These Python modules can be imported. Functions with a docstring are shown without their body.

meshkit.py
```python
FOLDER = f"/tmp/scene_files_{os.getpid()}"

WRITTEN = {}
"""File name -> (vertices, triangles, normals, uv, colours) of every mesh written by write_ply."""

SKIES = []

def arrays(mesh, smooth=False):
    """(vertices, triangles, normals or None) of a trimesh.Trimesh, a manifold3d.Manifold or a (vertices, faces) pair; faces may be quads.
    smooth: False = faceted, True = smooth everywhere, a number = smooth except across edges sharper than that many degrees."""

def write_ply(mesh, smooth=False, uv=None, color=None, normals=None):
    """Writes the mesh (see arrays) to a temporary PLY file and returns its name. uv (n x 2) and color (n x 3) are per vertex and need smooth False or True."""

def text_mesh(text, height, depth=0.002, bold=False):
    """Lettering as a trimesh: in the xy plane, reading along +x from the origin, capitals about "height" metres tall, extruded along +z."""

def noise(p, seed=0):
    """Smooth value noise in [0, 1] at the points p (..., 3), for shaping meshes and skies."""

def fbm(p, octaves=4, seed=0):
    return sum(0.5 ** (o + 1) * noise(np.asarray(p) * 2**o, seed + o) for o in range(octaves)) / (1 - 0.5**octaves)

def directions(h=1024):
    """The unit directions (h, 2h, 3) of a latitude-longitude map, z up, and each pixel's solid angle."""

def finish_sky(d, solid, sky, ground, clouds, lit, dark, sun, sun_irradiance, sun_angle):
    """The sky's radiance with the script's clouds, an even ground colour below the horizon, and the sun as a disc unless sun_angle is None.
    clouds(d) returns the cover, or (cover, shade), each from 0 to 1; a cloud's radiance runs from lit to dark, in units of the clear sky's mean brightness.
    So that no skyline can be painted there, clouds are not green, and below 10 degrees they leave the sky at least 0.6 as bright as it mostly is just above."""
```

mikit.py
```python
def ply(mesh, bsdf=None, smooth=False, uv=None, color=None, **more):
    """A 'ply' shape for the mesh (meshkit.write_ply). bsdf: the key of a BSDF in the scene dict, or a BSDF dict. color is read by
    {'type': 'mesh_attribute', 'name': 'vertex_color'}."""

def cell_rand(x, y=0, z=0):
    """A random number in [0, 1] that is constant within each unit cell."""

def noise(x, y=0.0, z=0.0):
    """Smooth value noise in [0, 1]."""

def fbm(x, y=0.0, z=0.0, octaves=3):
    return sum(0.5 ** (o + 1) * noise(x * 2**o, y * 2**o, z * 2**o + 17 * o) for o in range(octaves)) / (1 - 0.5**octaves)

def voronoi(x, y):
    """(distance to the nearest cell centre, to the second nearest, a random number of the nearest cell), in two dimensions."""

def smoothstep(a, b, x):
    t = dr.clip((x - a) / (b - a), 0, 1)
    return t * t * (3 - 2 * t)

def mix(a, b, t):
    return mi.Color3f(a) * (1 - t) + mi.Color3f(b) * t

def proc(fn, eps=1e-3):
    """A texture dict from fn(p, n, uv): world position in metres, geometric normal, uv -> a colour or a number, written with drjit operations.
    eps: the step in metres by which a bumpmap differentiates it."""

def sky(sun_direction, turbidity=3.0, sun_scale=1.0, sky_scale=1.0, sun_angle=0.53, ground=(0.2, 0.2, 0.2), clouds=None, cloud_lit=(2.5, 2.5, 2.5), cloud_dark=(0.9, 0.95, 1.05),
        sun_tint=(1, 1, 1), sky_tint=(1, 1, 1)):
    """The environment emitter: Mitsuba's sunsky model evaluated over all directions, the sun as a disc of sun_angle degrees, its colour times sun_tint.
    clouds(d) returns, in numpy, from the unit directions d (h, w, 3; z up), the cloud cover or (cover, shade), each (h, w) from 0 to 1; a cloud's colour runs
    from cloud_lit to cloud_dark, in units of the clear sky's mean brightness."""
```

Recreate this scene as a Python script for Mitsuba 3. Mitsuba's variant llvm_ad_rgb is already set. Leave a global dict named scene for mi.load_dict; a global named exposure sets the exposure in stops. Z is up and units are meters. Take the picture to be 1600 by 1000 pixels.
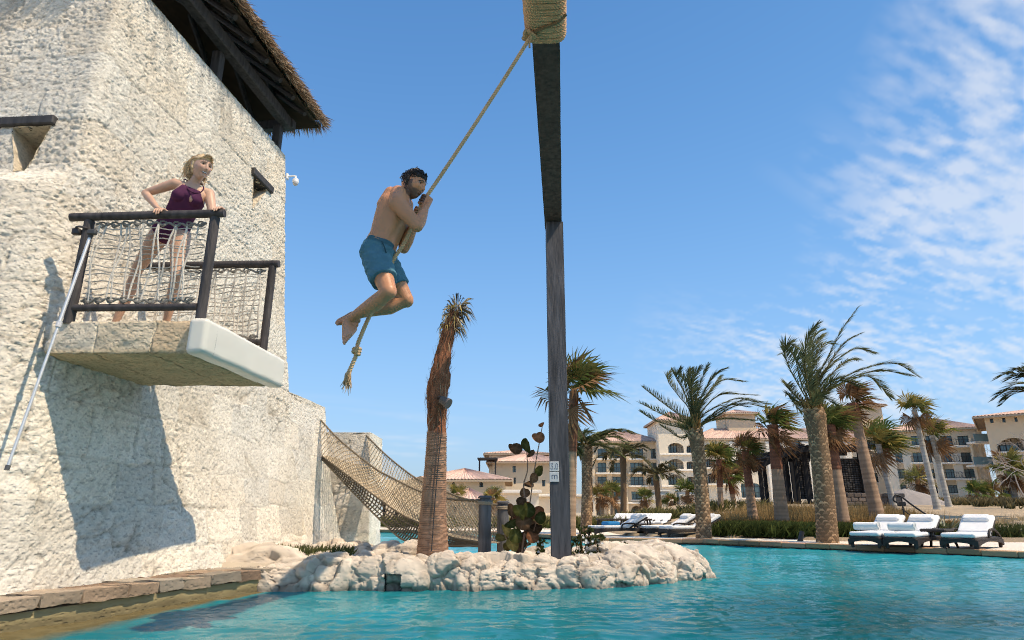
import math
import numpy as np
import trimesh
import mitsuba as mi
import drjit as dr
import mikit
import meshkit
from manifold3d import Manifold, OpType
from scipy.spatial import cKDTree, ConvexHull
import shapely.geometry as sg

scene, labels = {}, {}
T = mi.ScalarTransform4f

# ------------------------------------------------------------------ camera, sky, exposure
EYE = np.array([0.0, 0.0, 0.78])
PITCH = math.atan(0.3)                       # the camera looks up by 16.7 degrees
FWD = np.array([0, math.cos(PITCH), math.sin(PITCH)])
UPV = np.array([0, -math.sin(PITCH), math.cos(PITCH)])
scene['camera'] = {'type': 'perspective', 'fov': 77.32, 'fov_axis': 'x', 'near_clip': 0.05, 'far_clip': 4000.0,
                   'to_world': T().look_at(origin=EYE.tolist(), target=(EYE + FWD).tolist(), up=[0, 0, 1])}
exposure = 1.70
SUN = np.array([0.59, -0.33, 1.0])


def at(px, py, y):
    """The place at distance y in front of the camera that was measured at pixel (px, py) of the 1600 x 1000 photograph."""
    d = FWD + (px - 800) / 1000 * np.array([1.0, 0, 0]) + (500 - py) / 1000 * UPV
    return EYE + d * (y / d[1])


def atz(px, py, z):
    d = FWD + (px - 800) / 1000 * np.array([1.0, 0, 0]) + (500 - py) / 1000 * UPV
    return EYE + d * ((z - EYE[2]) / d[2])


def clouds(d):
    z = np.maximum(d[..., 2], 0.0)
    x, y = d[..., 0] / (z + 0.12), d[..., 1] / (z + 0.12)
    p = np.stack([x, y, np.zeros_like(x)], -1)
    warp = meshkit.fbm(p * 1.1, 3, 5) - 0.5
    # broken altocumulus over the right of the sky, wisps elsewhere
    right = np.clip((x - 0.51 - 0.27 * (y - 0.9) + 0.45 * warp) / 0.24, 0, 1)
    low = np.clip((y - 1.75 + 1.5 * warp) / 0.5, 0, 1) * np.clip((x - 0.42) / 0.45, 0, 1) * 0.7
    a = math.radians(28)
    u, v = x * math.cos(a) + y * math.sin(a), -x * math.sin(a) + y * math.cos(a)
    q = np.stack([u * 15 + warp * 2.5, v * 40, np.full_like(u, 3.3)], -1)
    flock = meshkit.fbm(q, 4, 11)
    big = meshkit.fbm(np.stack([u * 1.6, v * 3.4, np.full_like(u, 7.7)], -1), 3, 21)
    cover = np.clip((flock - 0.50 + 0.85 * (big - 0.44)) * 2.8 + 0.22, 0, 1) * np.clip(right + low, 0, 1)
    st = meshkit.fbm(np.stack([u * 1.2, v * 14 + warp * 4, np.full_like(u, 1.1)], -1), 4, 31)
    wis = meshkit.fbm(p * 0.75, 2, 41)
    cover = np.maximum(cover, np.clip((st - 0.47) * 2.4, 0, 1) * np.clip((wis - 0.50) * 3.2, 0, 0.55))
    cover = cover * 0.58
    haze = 0.80 * np.exp(-z / 0.21)
    total = np.clip(cover + haze * (1 - cover), 0, 0.95)
    return total, np.clip((cover * 0.2 + haze * (1 - cover)) / (total + 1e-6), 0, 1)


scene['sky'] = mikit.sky(SUN.tolist(), turbidity=2.8, sun_scale=1.0, sky_scale=1.56, ground=(0.3, 0.27, 0.22), clouds=clouds,
                         cloud_lit=(2.0, 2.05, 2.15), cloud_dark=(1.0, 1.0, 1.0), sun_tint=(1.0, 0.985, 0.95), sky_tint=(0.64, 1.0, 1.15))


# ------------------------------------------------------------------ materials
# The colour of a vertex is kept in its uv: u = 2 * row + 0.25 + t picks the blend t between two tints in a row of the tint table, v is the brightness.
TINT_ROWS, TINT_KEYS, TINT_TABLE = [], {}, {}


def tint_uv(c):
    c = np.clip(np.asarray(c, float), 1e-4, 0.95)
    lum = c @ np.array([0.3, 0.5, 0.2])
    ch = c / lum[:, None]
    m = ch.mean(0)
    d = ch - m
    if len(c) > 2 and np.abs(d).max() > 1e-3:
        w, vec = np.linalg.eigh(d.T @ (d * lum[:, None]))
        ax = vec[:, -1]
        t = d @ ax
        lo, hi = np.percentile(t, 0.5), np.percentile(t, 99.5)
        if hi - lo < 1e-6:
            lo, hi = t.min() - 1e-6, t.max() + 1e-6
        A, B = np.round(m + ax * lo, 2), np.round(m + ax * hi, 2)
        t = np.clip((t - lo) / (hi - lo), 0, 1)
    else:
        A = B = np.round(m, 2)
        t = np.zeros(len(c))
    key = (*A, *B)
    if key not in TINT_KEYS:
        TINT_KEYS[key] = len(TINT_ROWS)
        TINT_ROWS.append(key)
    return np.stack([2.0 * TINT_KEYS[key] + 0.25 + t, lum], -1)


def tint(p, n, uv):
    if not TINT_TABLE:
        a = np.maximum(np.array(TINT_ROWS, np.float32), 0)
        TINT_TABLE['a'] = [mi.Float(np.ascontiguousarray(a[:, k])) for k in range(6)]
        dr.eval(TINT_TABLE['a'])
    i = dr.floor(uv.x * 0.5)
    t = dr.clip(uv.x - 2 * i - 0.25, 0, 1)
    k = mi.UInt32(dr.clip(i, 0, len(TINT_ROWS) - 1))
    q = [dr.gather(mi.Float, x, k) for x in TINT_TABLE['a']]
    return mi.Color3f(*[dr.clip((q[j] * (1 - t) + q[j + 3] * t) * uv.y, 0.0, 0.95) for j in range(3)])


def speckled(p, n, uv):
    """Stone: the vertex colour with fine grit."""
    a = mikit.noise(p.x * 75, p.y * 75, p.z * 75)
    b = mikit.smoothstep(0.60, 0.78, mikit.noise(p.x * 38 + 5, p.y * 38, p.z * 46))
    return tint(p, n, uv) * (0.84 + 0.32 * a) * (1 - 0.24 * b)


def wood_tone(p, n, uv):
    g = mikit.fbm(p.x * 30, p.y * 30, p.z * 2.5, 3)
    return tint(p, n, uv) * (0.25 + 1.5 * g)


def bsdf(key, color, rough=0.8, spec=0.3, two=True, bump=None, **kw):
    if color == 'vc':
        color = mikit.proc(tint)
    elif callable(color):
        color = mikit.proc(color)
    elif isinstance(color, (tuple, list)):
        color = {'type': 'rgb', 'value': list(color)}
    b = {'type': 'principled', 'base_color': color, 'roughness': rough, **({'eta': 1.13} if spec is None else {'specular': spec}), **kw}
    if bump is not None:
        fn, scale, eps = bump
        b = {'type': 'bumpmap', 'arbitrary': mikit.proc(fn, eps), 'scale': scale, 'bsdf': b}
    if two:
        b = {'type': 'twosided', 'bsdf': b}
    scene[key] = b


def stone_grain(p, n, uv):
    a = mikit.fbm(p.x * 55, p.y * 55, p.z * 55, 3)
    b = mikit.noise(p.x * 46 + 9, p.y * 46, p.z * 46)
    return a * 0.6 - mikit.smoothstep(0.62, 0.8, b) * 0.8


def wood_grain(p, n, uv):
    w = mikit.noise(p.x * 5, p.y * 5, p.z * 1.2) * 0.35
    return mikit.fbm(p.x * 85 + w * 30, p.y * 14 + w * 22, p.z * 6, 3) + 0.5 * mikit.noise(p.x * 160 + w * 40, p.y * 40, p.z * 10)


def weave(p, n, uv):
    return dr.sin(p.x * 260) * dr.sin(p.z * 260) * dr.cos(p.y * 200)


def plaster(p, n, uv):
    return mikit.fbm(p.x * 3, p.y * 3, p.z * 3, 3)


bsdf('m_stone', speckled, 0.9, 0.15, bump=(stone_grain, 0.010, 0.003))
bsdf('m_rock', 'vc', 0.85, 0.2, bump=(stone_grain, 0.007, 0.004))
bsdf('m_vc', 'vc', 0.85, 0.2)
bsdf('m_satin', 'vc', 0.45, 0.4)
bsdf('m_skin', 'vc', 0.42, 0.45)
bsdf('m_wood', wood_tone, 0.65, 0.4, bump=(wood_grain, 0.006, 0.003))
bsdf('m_wicker', 'vc', 0.5, 0.4, bump=(weave, 0.004, 0.002))
bsdf('m_metal', (0.72, 0.70, 0.67), 0.4, 0.5, metallic=0.6)
bsdf('m_vinyl', 'vc', 0.38, 0.5)
bsdf('m_glass', 'vc', 0.08, 0.9)
scene['m_leaf'] = {'type': 'principledthin', 'base_color': mikit.proc(tint), 'roughness': 0.5, 'diff_trans': 0.6, 'eta': 1.4}
bsdf('m_water', 'vc', 0.12, None, two=True)


# ------------------------------------------------------------------ bookkeeping
def fresh(name):
    if not any(k == name or k.startswith(name + '__') for k in TAKEN):
        TAKEN.add(name)
        return name
    i = 1
    while f'{name}_{i:03d}' in TAKEN:
        i += 1
    TAKEN.add(f'{name}_{i:03d}')
    return f'{name}_{i:03d}'


TAKEN, COUNT = set(), {}


def number(name):
    n = COUNT.get(name, 0)
    COUNT[name] = n + 1
    k = name if n == 0 else f'{name}_{n:03d}'
    return k


def thing(name, label=None, cat=None, group=None, kind=None):
    key = number(name)
    e = {}
    if label: e['label'] = label
    if cat: e['category'] = cat
    if group: e['group'] = group
    if kind: e['kind'] = kind
    labels[key] = e
    return key


def part(parent, name, g, mat='m_vc', smooth=False, label=None, kind=None, **more):
    key = number(parent + '__' + name)
    put(key, g, mat, smooth, **more)
    e = {}
    if label: e['label'] = label
    if kind: e['kind'] = kind
    if e: labels[key] = e
    return key


def crease_normals(v, f, fn, angle):
    """One normal per face corner: the mean of the faces round its vertex that lie within the angle of its own face."""
    u = unit(fn)
    cv = f.ravel()
    cf = np.repeat(np.arange(len(f)), 3)
    order = np.argsort(cv, kind='stable')
    val = np.bincount(cv, minlength=len(v))
    start = np.r_[0, np.cumsum(val)[:-1]]
    n = val[cv]
    a = np.repeat(np.arange(len(cv)), n)
    k = np.arange(n.sum()) - np.repeat(np.cumsum(n) - n, n)
    b = order[start[cv[a]] + k]
    w = (u[cf[a]] * u[cf[b]]).sum(1) > math.cos(math.radians(angle))
    out = np.zeros((len(cv), 3))
    for j in range(3):
        out[:, j] = np.bincount(a[w], fn[cf[b[w]], j], len(cv))
    return np.where((np.abs(out).sum(1) > 0)[:, None], unit(out), u[cf])


def put(key, g, mat='m_vc', smooth=False, **more):
    v, f, c = g.arrays() if isinstance(g, G) else g
    if smooth is False or smooth is True:
        scene[key] = mikit.ply((v, f), mat, smooth=smooth, uv=tint_uv(c), **more)
    else:
        fn = np.cross(v[f[:, 1]] - v[f[:, 0]], v[f[:, 2]] - v[f[:, 0]])
        nn = crease_normals(v, f, fn, smooth)
        path = meshkit.write_ply((v[f.ravel()], np.arange(f.size).reshape(-1, 3)), True, tint_uv(c)[f.ravel()], None, normals=nn)
        scene[key] = {'type': 'ply', 'filename': path, 'face_normals': False, 'bsdf': {'type': 'ref', 'id': mat}}
    return key


# ------------------------------------------------------------------ geometry
def unit(a):
    a = np.asarray(a, float)
    return a / (np.linalg.norm(a, axis=-1, keepdims=True) + 1e-12)


def spline(pts, n):
    """n points evenly spaced in parameter on a Catmull-Rom curve through pts."""
    p = np.asarray(pts, float)
    p = np.vstack([2 * p[0] - p[1], p, 2 * p[-1] - p[-2]])
    t = np.linspace(0, len(p) - 3 - 1e-9, n)
    i = t.astype(int)
    u = (t - i)[:, None]
    a, b, c, d = p[i], p[i + 1], p[i + 2], p[i + 3]
    return 0.5 * (2 * b + (c - a) * u + (2 * a - 5 * b + 4 * c - d) * u ** 2 + (3 * b - a - 3 * c + d) * u ** 3)


def frames(p):
    t = unit(np.gradient(p, axis=0))
    a = np.zeros_like(p)
    s = np.array([0, 0, 1.0]) if abs(t[0, 2]) < 0.9 else np.array([1.0, 0, 0])
    a[0] = unit(s - t[0] * (s @ t[0]))
    for i in range(1, len(p)):
        w = a[i - 1] - t[i] * (a[i - 1] @ t[i])
        a[i] = w / (np.linalg.norm(w) + 1e-12)
    return t, a, np.cross(t, a)


BOX_F = None


def chamfer_box(b):
    """24 points of a box of half-size 1 whose chamfer per axis is b (3,)."""
    global BOX_F
    pts = []
    for k in range(3):
        for s in np.ndindex(2, 2, 2):
            q = (np.array(s) * 2 - 1).astype(float)
            for j in range(3):
                if j != k:
                    q[j] *= 1 - b[j]
            pts.append(q)
    pts = np.array(pts)
    if BOX_F is None:
        P = pts * 0 + np.array(pts)
        h = ConvexHull(P, qhull_options='QJ')
        f = h.simplices.copy()
        nrm = np.cross(P[f[:, 1]] - P[f[:, 0]], P[f[:, 2]] - P[f[:, 0]])
        flip = (nrm * P[f].mean(1)).sum(1) < 0
        f[flip] = f[flip][:, ::-1]
        BOX_F = f
    return pts, BOX_F


class G:
    def __init__(s):
        s.v, s.f, s.c, s.n = [], [], [], 0

    def add(s, v, f, c):
        v, f = np.asarray(v, float), np.asarray(f, int)
        if f.shape[1] == 4:
            f = np.vstack([f[:, [0, 1, 2]], f[:, [0, 2, 3]]])
        s.v.append(v)
        s.f.append(f + s.n)
        s.c.append(np.broadcast_to(np.asarray(c, float), (len(v), 3)).copy())
        s.n += len(v)
        return s

    def arrays(s):
        return np.vstack(s.v), np.vstack(s.f), np.clip(np.vstack(s.c), 0.0, 0.95)

    def box(s, c, size, col, R=None, bevel=0.01):
        h = np.asarray(size, float) / 2
        p, f = chamfer_box(np.minimum(bevel / np.maximum(h, 1e-6), 0.45))
        p = p * h
        if R is not None:
            p = p @ np.asarray(R).T
        return s.add(p + np.asarray(c, float), f, col)

    def beam(s, a, b, w, h, col, bevel=0.01, up=(0, 0, 1)):
        a, b = np.asarray(a, float), np.asarray(b, float)
        x = unit(b - a)
        y = np.cross(up, x)
        y = unit(y) if np.linalg.norm(y) > 1e-4 else np.array([0, 1.0, 0])
        R = np.stack([x, y, np.cross(x, y)], 1)
        return s.box((a + b) / 2, (np.linalg.norm(b - a), w, h), col, R, bevel)

    def tube(s, p, r, col, sides=8, cap=True, lobes=0, pitch=0.06, depth=0.25):
        p = np.asarray(p, float)
        n = len(p)
        r = np.broadcast_to(np.asarray(r, float), (n,))
        t, a, b = frames(p)
        ang = np.arange(sides) * 2 * np.pi / sides
        rr = np.repeat(r[:, None], sides, 1)
        if lobes:
            L = np.concatenate([[0], np.cumsum(np.linalg.norm(np.diff(p, axis=0), axis=1))])
            ph = L / pitch * 2 * np.pi
            rr = rr * (1 - depth + depth * np.abs(np.cos(lobes * (ang[None] - ph[:, None] / 1.0) / 2)) * 1.3)
        v = p[:, None] + rr[..., None] * (np.cos(ang)[None, :, None] * a[:, None] + np.sin(ang)[None, :, None] * b[:, None])
        i, j = np.meshgrid(np.arange(n - 1), np.arange(sides), indexing='ij')
        q = np.stack([i * sides + j, i * sides + (j + 1) % sides, (i + 1) * sides + (j + 1) % sides, (i + 1) * sides + j], -1).reshape(-1, 4)
        f = np.vstack([q[:, [0, 1, 2]], q[:, [0, 2, 3]]])
        v = v.reshape(-1, 3)
        c = np.asarray(col, float)
        if c.ndim == 2 and len(c) == n:
            c = np.repeat(c, sides, 0)
        elif c.ndim == 1:
            c = np.broadcast_to(c, (len(v), 3))
        if cap:
            k = np.arange(sides)
            v = np.vstack([v, p[:1], p[-1:]])
            c = np.vstack([c, c[:1], c[-1:]])
            f = np.vstack([f, np.stack([(k + 1) % sides, k, k * 0 + n * sides], 1), np.stack([(n - 1) * sides + k, (n - 1) * sides + (k + 1) % sides, k * 0 + n * sides + 1], 1)])
        return s.add(v, f, c)

    def blades(s, base, tip, side, w, col, bend=None, tipcol=None):
        """Many leaf blades at once: base, tip, side (n,3); w (n,). Each is a 2-segment blade of 3 triangles."""
        base, tip, side = (np.asarray(x, float) for x in (base, tip, side))
        n = len(base)
        w = np.broadcast_to(np.asarray(w, float), (n,))[:, None]
        mid = (base + tip) / 2 + (0 if bend is None else bend)
        side = unit(side)
        v = np.stack([base - side * w * 0.3, base + side * w * 0.3, mid - side * w * 0.5, mid + side * w * 0.5, tip], 1).reshape(-1, 3)
        k = np.arange(n)[:, None, None] * 5
        f = (np.array([[0, 1, 3], [0, 3, 2], [2, 3, 4]])[None] + k).reshape(-1, 3)
        c = np.broadcast_to(np.asarray(col, float), (n, 3))
        tc = c if tipcol is None else np.broadcast_to(np.asarray(tipcol, float), (n, 3))
        cc = np.stack([c, c, (c + tc) / 2, (c + tc) / 2, tc], 1).reshape(-1, 3)
        return s.add(v, f, cc)

    def grid(s, P, col, flip=False):
        """P (n,m,3) a sheet."""
        n, m = P.shape[:2]
        i, j = np.meshgrid(np.arange(n - 1), np.arange(m - 1), indexing='ij')
        q = np.stack([i * m + j, (i + 1) * m + j, (i + 1) * m + j + 1, i * m + j + 1], -1).reshape(-1, 4)
        if flip:
            q = q[:, ::-1]
        c = np.asarray(col, float)
        return s.add(P.reshape(-1, 3), q, c.reshape(-1, 3) if c.ndim == 3 else c)

    def poly(s, ring, z0, z1, col):
        """A prism over a horizontal polygon."""
        m = trimesh.creation.extrude_polygon(sg.Polygon(ring), z1 - z0, engine='earcut')
        return s.add(np.array(m.vertices) + [0, 0, z0], m.faces, col)

    def facade(s, shape, a, xdir, thick, col):
        """A shapely shape in (along, up) extruded backwards from a vertical plane through a along xdir."""
        x = np.array([xdir[0], xdir[1], 0.0])
        y = np.array([-xdir[1], xdir[0], 0.0])
        for g in getattr(shape, 'geoms', [shape]):
            if g.is_empty:
                continue
            m = trimesh.creation.extrude_polygon(g, thick, engine='earcut')
            v = np.array(m.vertices)
            f = np.array(m.faces)
            s.add(np.asarray(a) + v[:, :1] * x + v[:, 2:] * y + v[:, 1:2] * [0, 0, 1], f[:, ::-1], col)
        return s


def vnoise(p, freq, octaves=3, seed=0):
    return meshkit.fbm(np.asarray(p) * freq, octaves, seed)


def cracks(p, cells, seed, width):
    """1 along the borders between random 3-D cells, 0 inside them."""
    r = np.random.default_rng(seed)
    lo, hi = p.min(0) - 0.3, p.max(0) + 0.3
    n = max(4, int(np.prod(hi - lo) / cells ** 3))
    k = cKDTree(lo + r.random((n, 3)) * (hi - lo))
    w = p + 0.25 * cells * (np.stack([vnoise(p, 2.2 / cells, 2, seed + j) for j in (1, 2, 3)], -1) - 0.5)
    d, i = k.query(w, k=2)
    return np.exp(-(d[:, 1] - d[:, 0]) / width), i[:, 0]


def rough_hexa(c8, res, amp, freq, seed):
    """A hexahedron given by its 8 corners c8[i,j,k], its faces diced to about res metres and roughened, as (v, f)."""
    c8 = np.asarray(c8, float)
    size = [np.linalg.norm(np.take(c8, 1, k) - np.take(c8, 0, k), axis=-1).mean() for k in range(3)]
    n = [max(1, int(round(x / res))) for x in size]
    V, F, off = [], [], 0
    cen = c8.reshape(-1, 3).mean(0)
    for ax in range(3):
        o = [k for k in range(3) if k != ax]
        u, v = np.meshgrid(np.linspace(0, 1, n[o[0]] + 1), np.linspace(0, 1, n[o[1]] + 1), indexing='ij')
        for side in (0, 1):
            t = np.zeros(u.shape + (3,))
            t[..., ax], t[..., o[0]], t[..., o[1]] = side, u, v
            P = 0
            for a in np.ndindex(2, 2, 2):
                w = 1
                for k in range(3):
                    w = w * (t[..., k] if a[k] else 1 - t[..., k])
                P = P + w[..., None] * c8[a]
            m = u.shape
            i, j = np.meshgrid(np.arange(m[0] - 1), np.arange(m[1] - 1), indexing='ij')
            q = np.stack([i * m[1] + j, (i + 1) * m[1] + j, (i + 1) * m[1] + j + 1, i * m[1] + j + 1], -1).reshape(-1, 4)
            P = P.reshape(-1, 3)
            f = np.vstack([q[:, [0, 1, 2]], q[:, [0, 2, 3]]])
            nn = np.cross(P[f[:, 1]] - P[f[:, 0]], P[f[:, 2]] - P[f[:, 0]])
            if (nn * (P[f].mean(1) - cen)).sum() < 0:
                f = f[:, ::-1]
            V.append(P)
            F.append(f + off)
            off += len(P)
    m = trimesh.Trimesh(np.vstack(V), np.vstack(F), process=False)
    m.merge_vertices(digits_vertex=5)
    v = np.array(m.vertices)
    d = np.stack([vnoise(v, freq, 3, seed + 7 * k) - 0.5 for k in range(3)], -1)
    # round the edges a little: pull towards the centre where two or more faces meet
    return v + d * amp * 2, np.array(m.faces)


def hull(points_radii, seg=10):
    u = trimesh.creation.icosphere(2 if seg > 8 else 1).vertices
    return Manifold.hull_points(np.vstack([np.asarray(p, float) + u * r for p, r in points_radii]))


def rot(axis, deg):
    return trimesh.transformations.rotation_matrix(math.radians(deg), axis)[:3, :3]
# ================================================================== THE SETTING
rng = np.random.default_rng(7)
SAND = np.array([0.50, 0.43, 0.34])

# deck edge of the pool, from the right foreground to the left distance
EDGE = np.array([[14.2, 5.4], [9.05, 12.04], [4.97, 17.24], [2.6, 17.9], [1.4, 20.5], [-1.0, 24.6], [-6.5, 27.5], [-16, 27.0], [-60, 27.0]])


def terrain_z(x, y):
    """The planted ground rises behind the deck."""
    x, y = np.asarray(x, float), np.asarray(y, float)
    s = np.clip((y - 17) / 20, 0, 1)
    s = s * s * (3 - 2 * s)
    side = np.clip((x - 4) / 6, 0, 1)
    far = np.clip((70 - y) / 30, 0, 1)
    return 0.125 + 1.0 * s * side * far


# ground: one sheet to the horizon (it lies below the pool)
g = G()
g.add([[-2500, -300, -1.6], [2500, -300, -1.6], [2500, 3200, -1.6], [-2500, 3200, -1.6]], [[0, 1, 2, 3]], SAND)
labels[put('ground', g)] = {'kind': 'structure'}
# raised land with deck level
xs, ys = np.meshgrid(np.r_[-3, np.linspace(2, 60, 59), 80, 120, 400], np.r_[17, np.linspace(18, 75, 58), 90, 140, 400, 900], indexing='ij')
P = np.stack([xs, ys, terrain_z(xs, ys) + 0.02], -1)
g = G()
land = sg.Polygon(np.vstack([EDGE, [[-60, 1200], [900, 1200], [900, 5.4]]]))
g.poly(np.array(land.exterior.coords)[:-1], -1.2, 0.10, (0.55, 0.48, 0.40))
labels[put('deck', g)] = {'kind': 'structure', 'label': 'pale paved pool deck with the loungers on it'}
# planted mound
g = G()
bed = np.array([[3.2, 19.9], [6.6, 18.2], [8.2, 16.0], [10.8, 16.4], [13.5, 14.4], [60, 17], [70, 90], [4, 90]])
bedpoly = sg.Polygon(bed)
xs, ys = np.meshgrid(np.linspace(2, 70, 137), np.linspace(14, 90, 153), indexing='ij')
inside = np.array([bedpoly.contains(sg.Point(a, b)) for a, b in zip(xs.ravel(), ys.ravel())]).reshape(xs.shape)
zz = terrain_z(xs, ys) + np.where(inside, 0.03 + 0.05 * vnoise(np.stack([xs, ys, xs * 0], -1), 0.9, 2), -0.3)
col = np.array([0.30, 0.23, 0.15]) * (0.7 + 0.6 * vnoise(np.stack([xs, ys, xs * 0], -1), 1.7, 3, 4))[..., None]
g.grid(np.stack([xs, ys, zz], -1), col)
labels[put('planting_bed', g, smooth=True)] = {'kind': 'structure'}

# water: real ripples
def water_patch(x0, x1, y0, y1, step, amp=1.0):
    nx, ny = int((x1 - x0) / step) + 1, int((y1 - y0) / step) + 1
    x, y = np.meshgrid(np.linspace(x0, x1, nx), np.linspace(y0, y1, ny), indexing='ij')
    p = np.stack([x, y, x * 0], -1)
    w = np.stack([x + 0.5 * vnoise(p, 0.8, 2, 3), y + 0.5 * vnoise(p, 0.7, 2, 9), x * 0], -1)

    def ridge(f, s, sx=1.0):
        n = vnoise(w * [sx, 1, 1], f, 1, s)
        return 1 - np.abs(2 * n - 1)

    z = 0.012 * ridge(1.1, 1, 0.7) + 0.012 * ridge(2.3, 2, 0.7) + 0.012 * ridge(4.7, 3, 0.7) + 0.010 * ridge(9.5, 4, 0.75) + 0.0055 * ridge(17.0, 5, 0.8) + 0.04 * vnoise(w, 0.5, 1, 8)
    z = (z - 0.055) * amp * 0.85
    # the tone of the water body: deep in the middle of the basin, paler over the shelves
    shelf = np.clip(1 - (np.hypot((x - 3.2) / 4.6, (y - 5.3) / 2.6)), 0, 1)
    shelf = shelf * shelf * (3 - 2 * shelf)
    far_ = np.clip((y - 9.0) / 4.0, 0, 1)
    v = (0.62 + 0.6 * vnoise(p * [0.7, 1, 1], 1.3, 4, 15)) * (1 + 0.35 * far_)
    pale, deep = np.array([0.012, 0.190, 0.222]), np.array([0.001, 0.055, 0.078])
    c = (pale * (1 - shelf[..., None] * 0.92) + deep * shelf[..., None] * 0.92) * v[..., None]
    # sand coloured ledge along the left wall
    d = x - (-4.25 + 1.72 * (y - 2.0) / 5.2)
    wide = np.clip(0.21 * (7.3 - y), 0.02, 0.9)
    k = np.clip((1 - d / wide) * 2.2 + 0.8 * (vnoise(p, 3.0, 3, 5) - 0.5), 0, 1)[..., None] * (y < 7.3)[..., None]
    c = c * (1 - k) + np.array([0.135, 0.108, 0.050]) * (0.75 + 0.5 * vnoise(p, 2.2, 3, 6))[..., None] * k
    return np.stack([x, y, z], -1), c


g = G()
g.grid(*water_patch(-4.6, 8.0, 3.8, 9.0, 0.021))
g.grid(*water_patch(8.0, 14.0, 3.8, 9.0, 0.034))
g.grid(*water_patch(-4.6, 14.0, 9.0, 13.0, 0.034))
g.grid(*water_patch(-5.0, 14.0, 2.4, 3.8, 0.06))
g.grid(*water_patch(-5.0, 9.4, 13.0, 18.4, 0.06))
g.grid(*water_patch(-45.0, 2.0, 18.4, 28.0, 0.16))
g.grid(*water_patch(-45.0, -5.0, -4.0, 18.4, 0.5))
g.grid(*water_patch(-5.0, 15.0, -4.0, 2.4, 0.16))
labels[put('water', g, 'm_water', smooth=True)] = {'kind': 'structure'}

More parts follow.
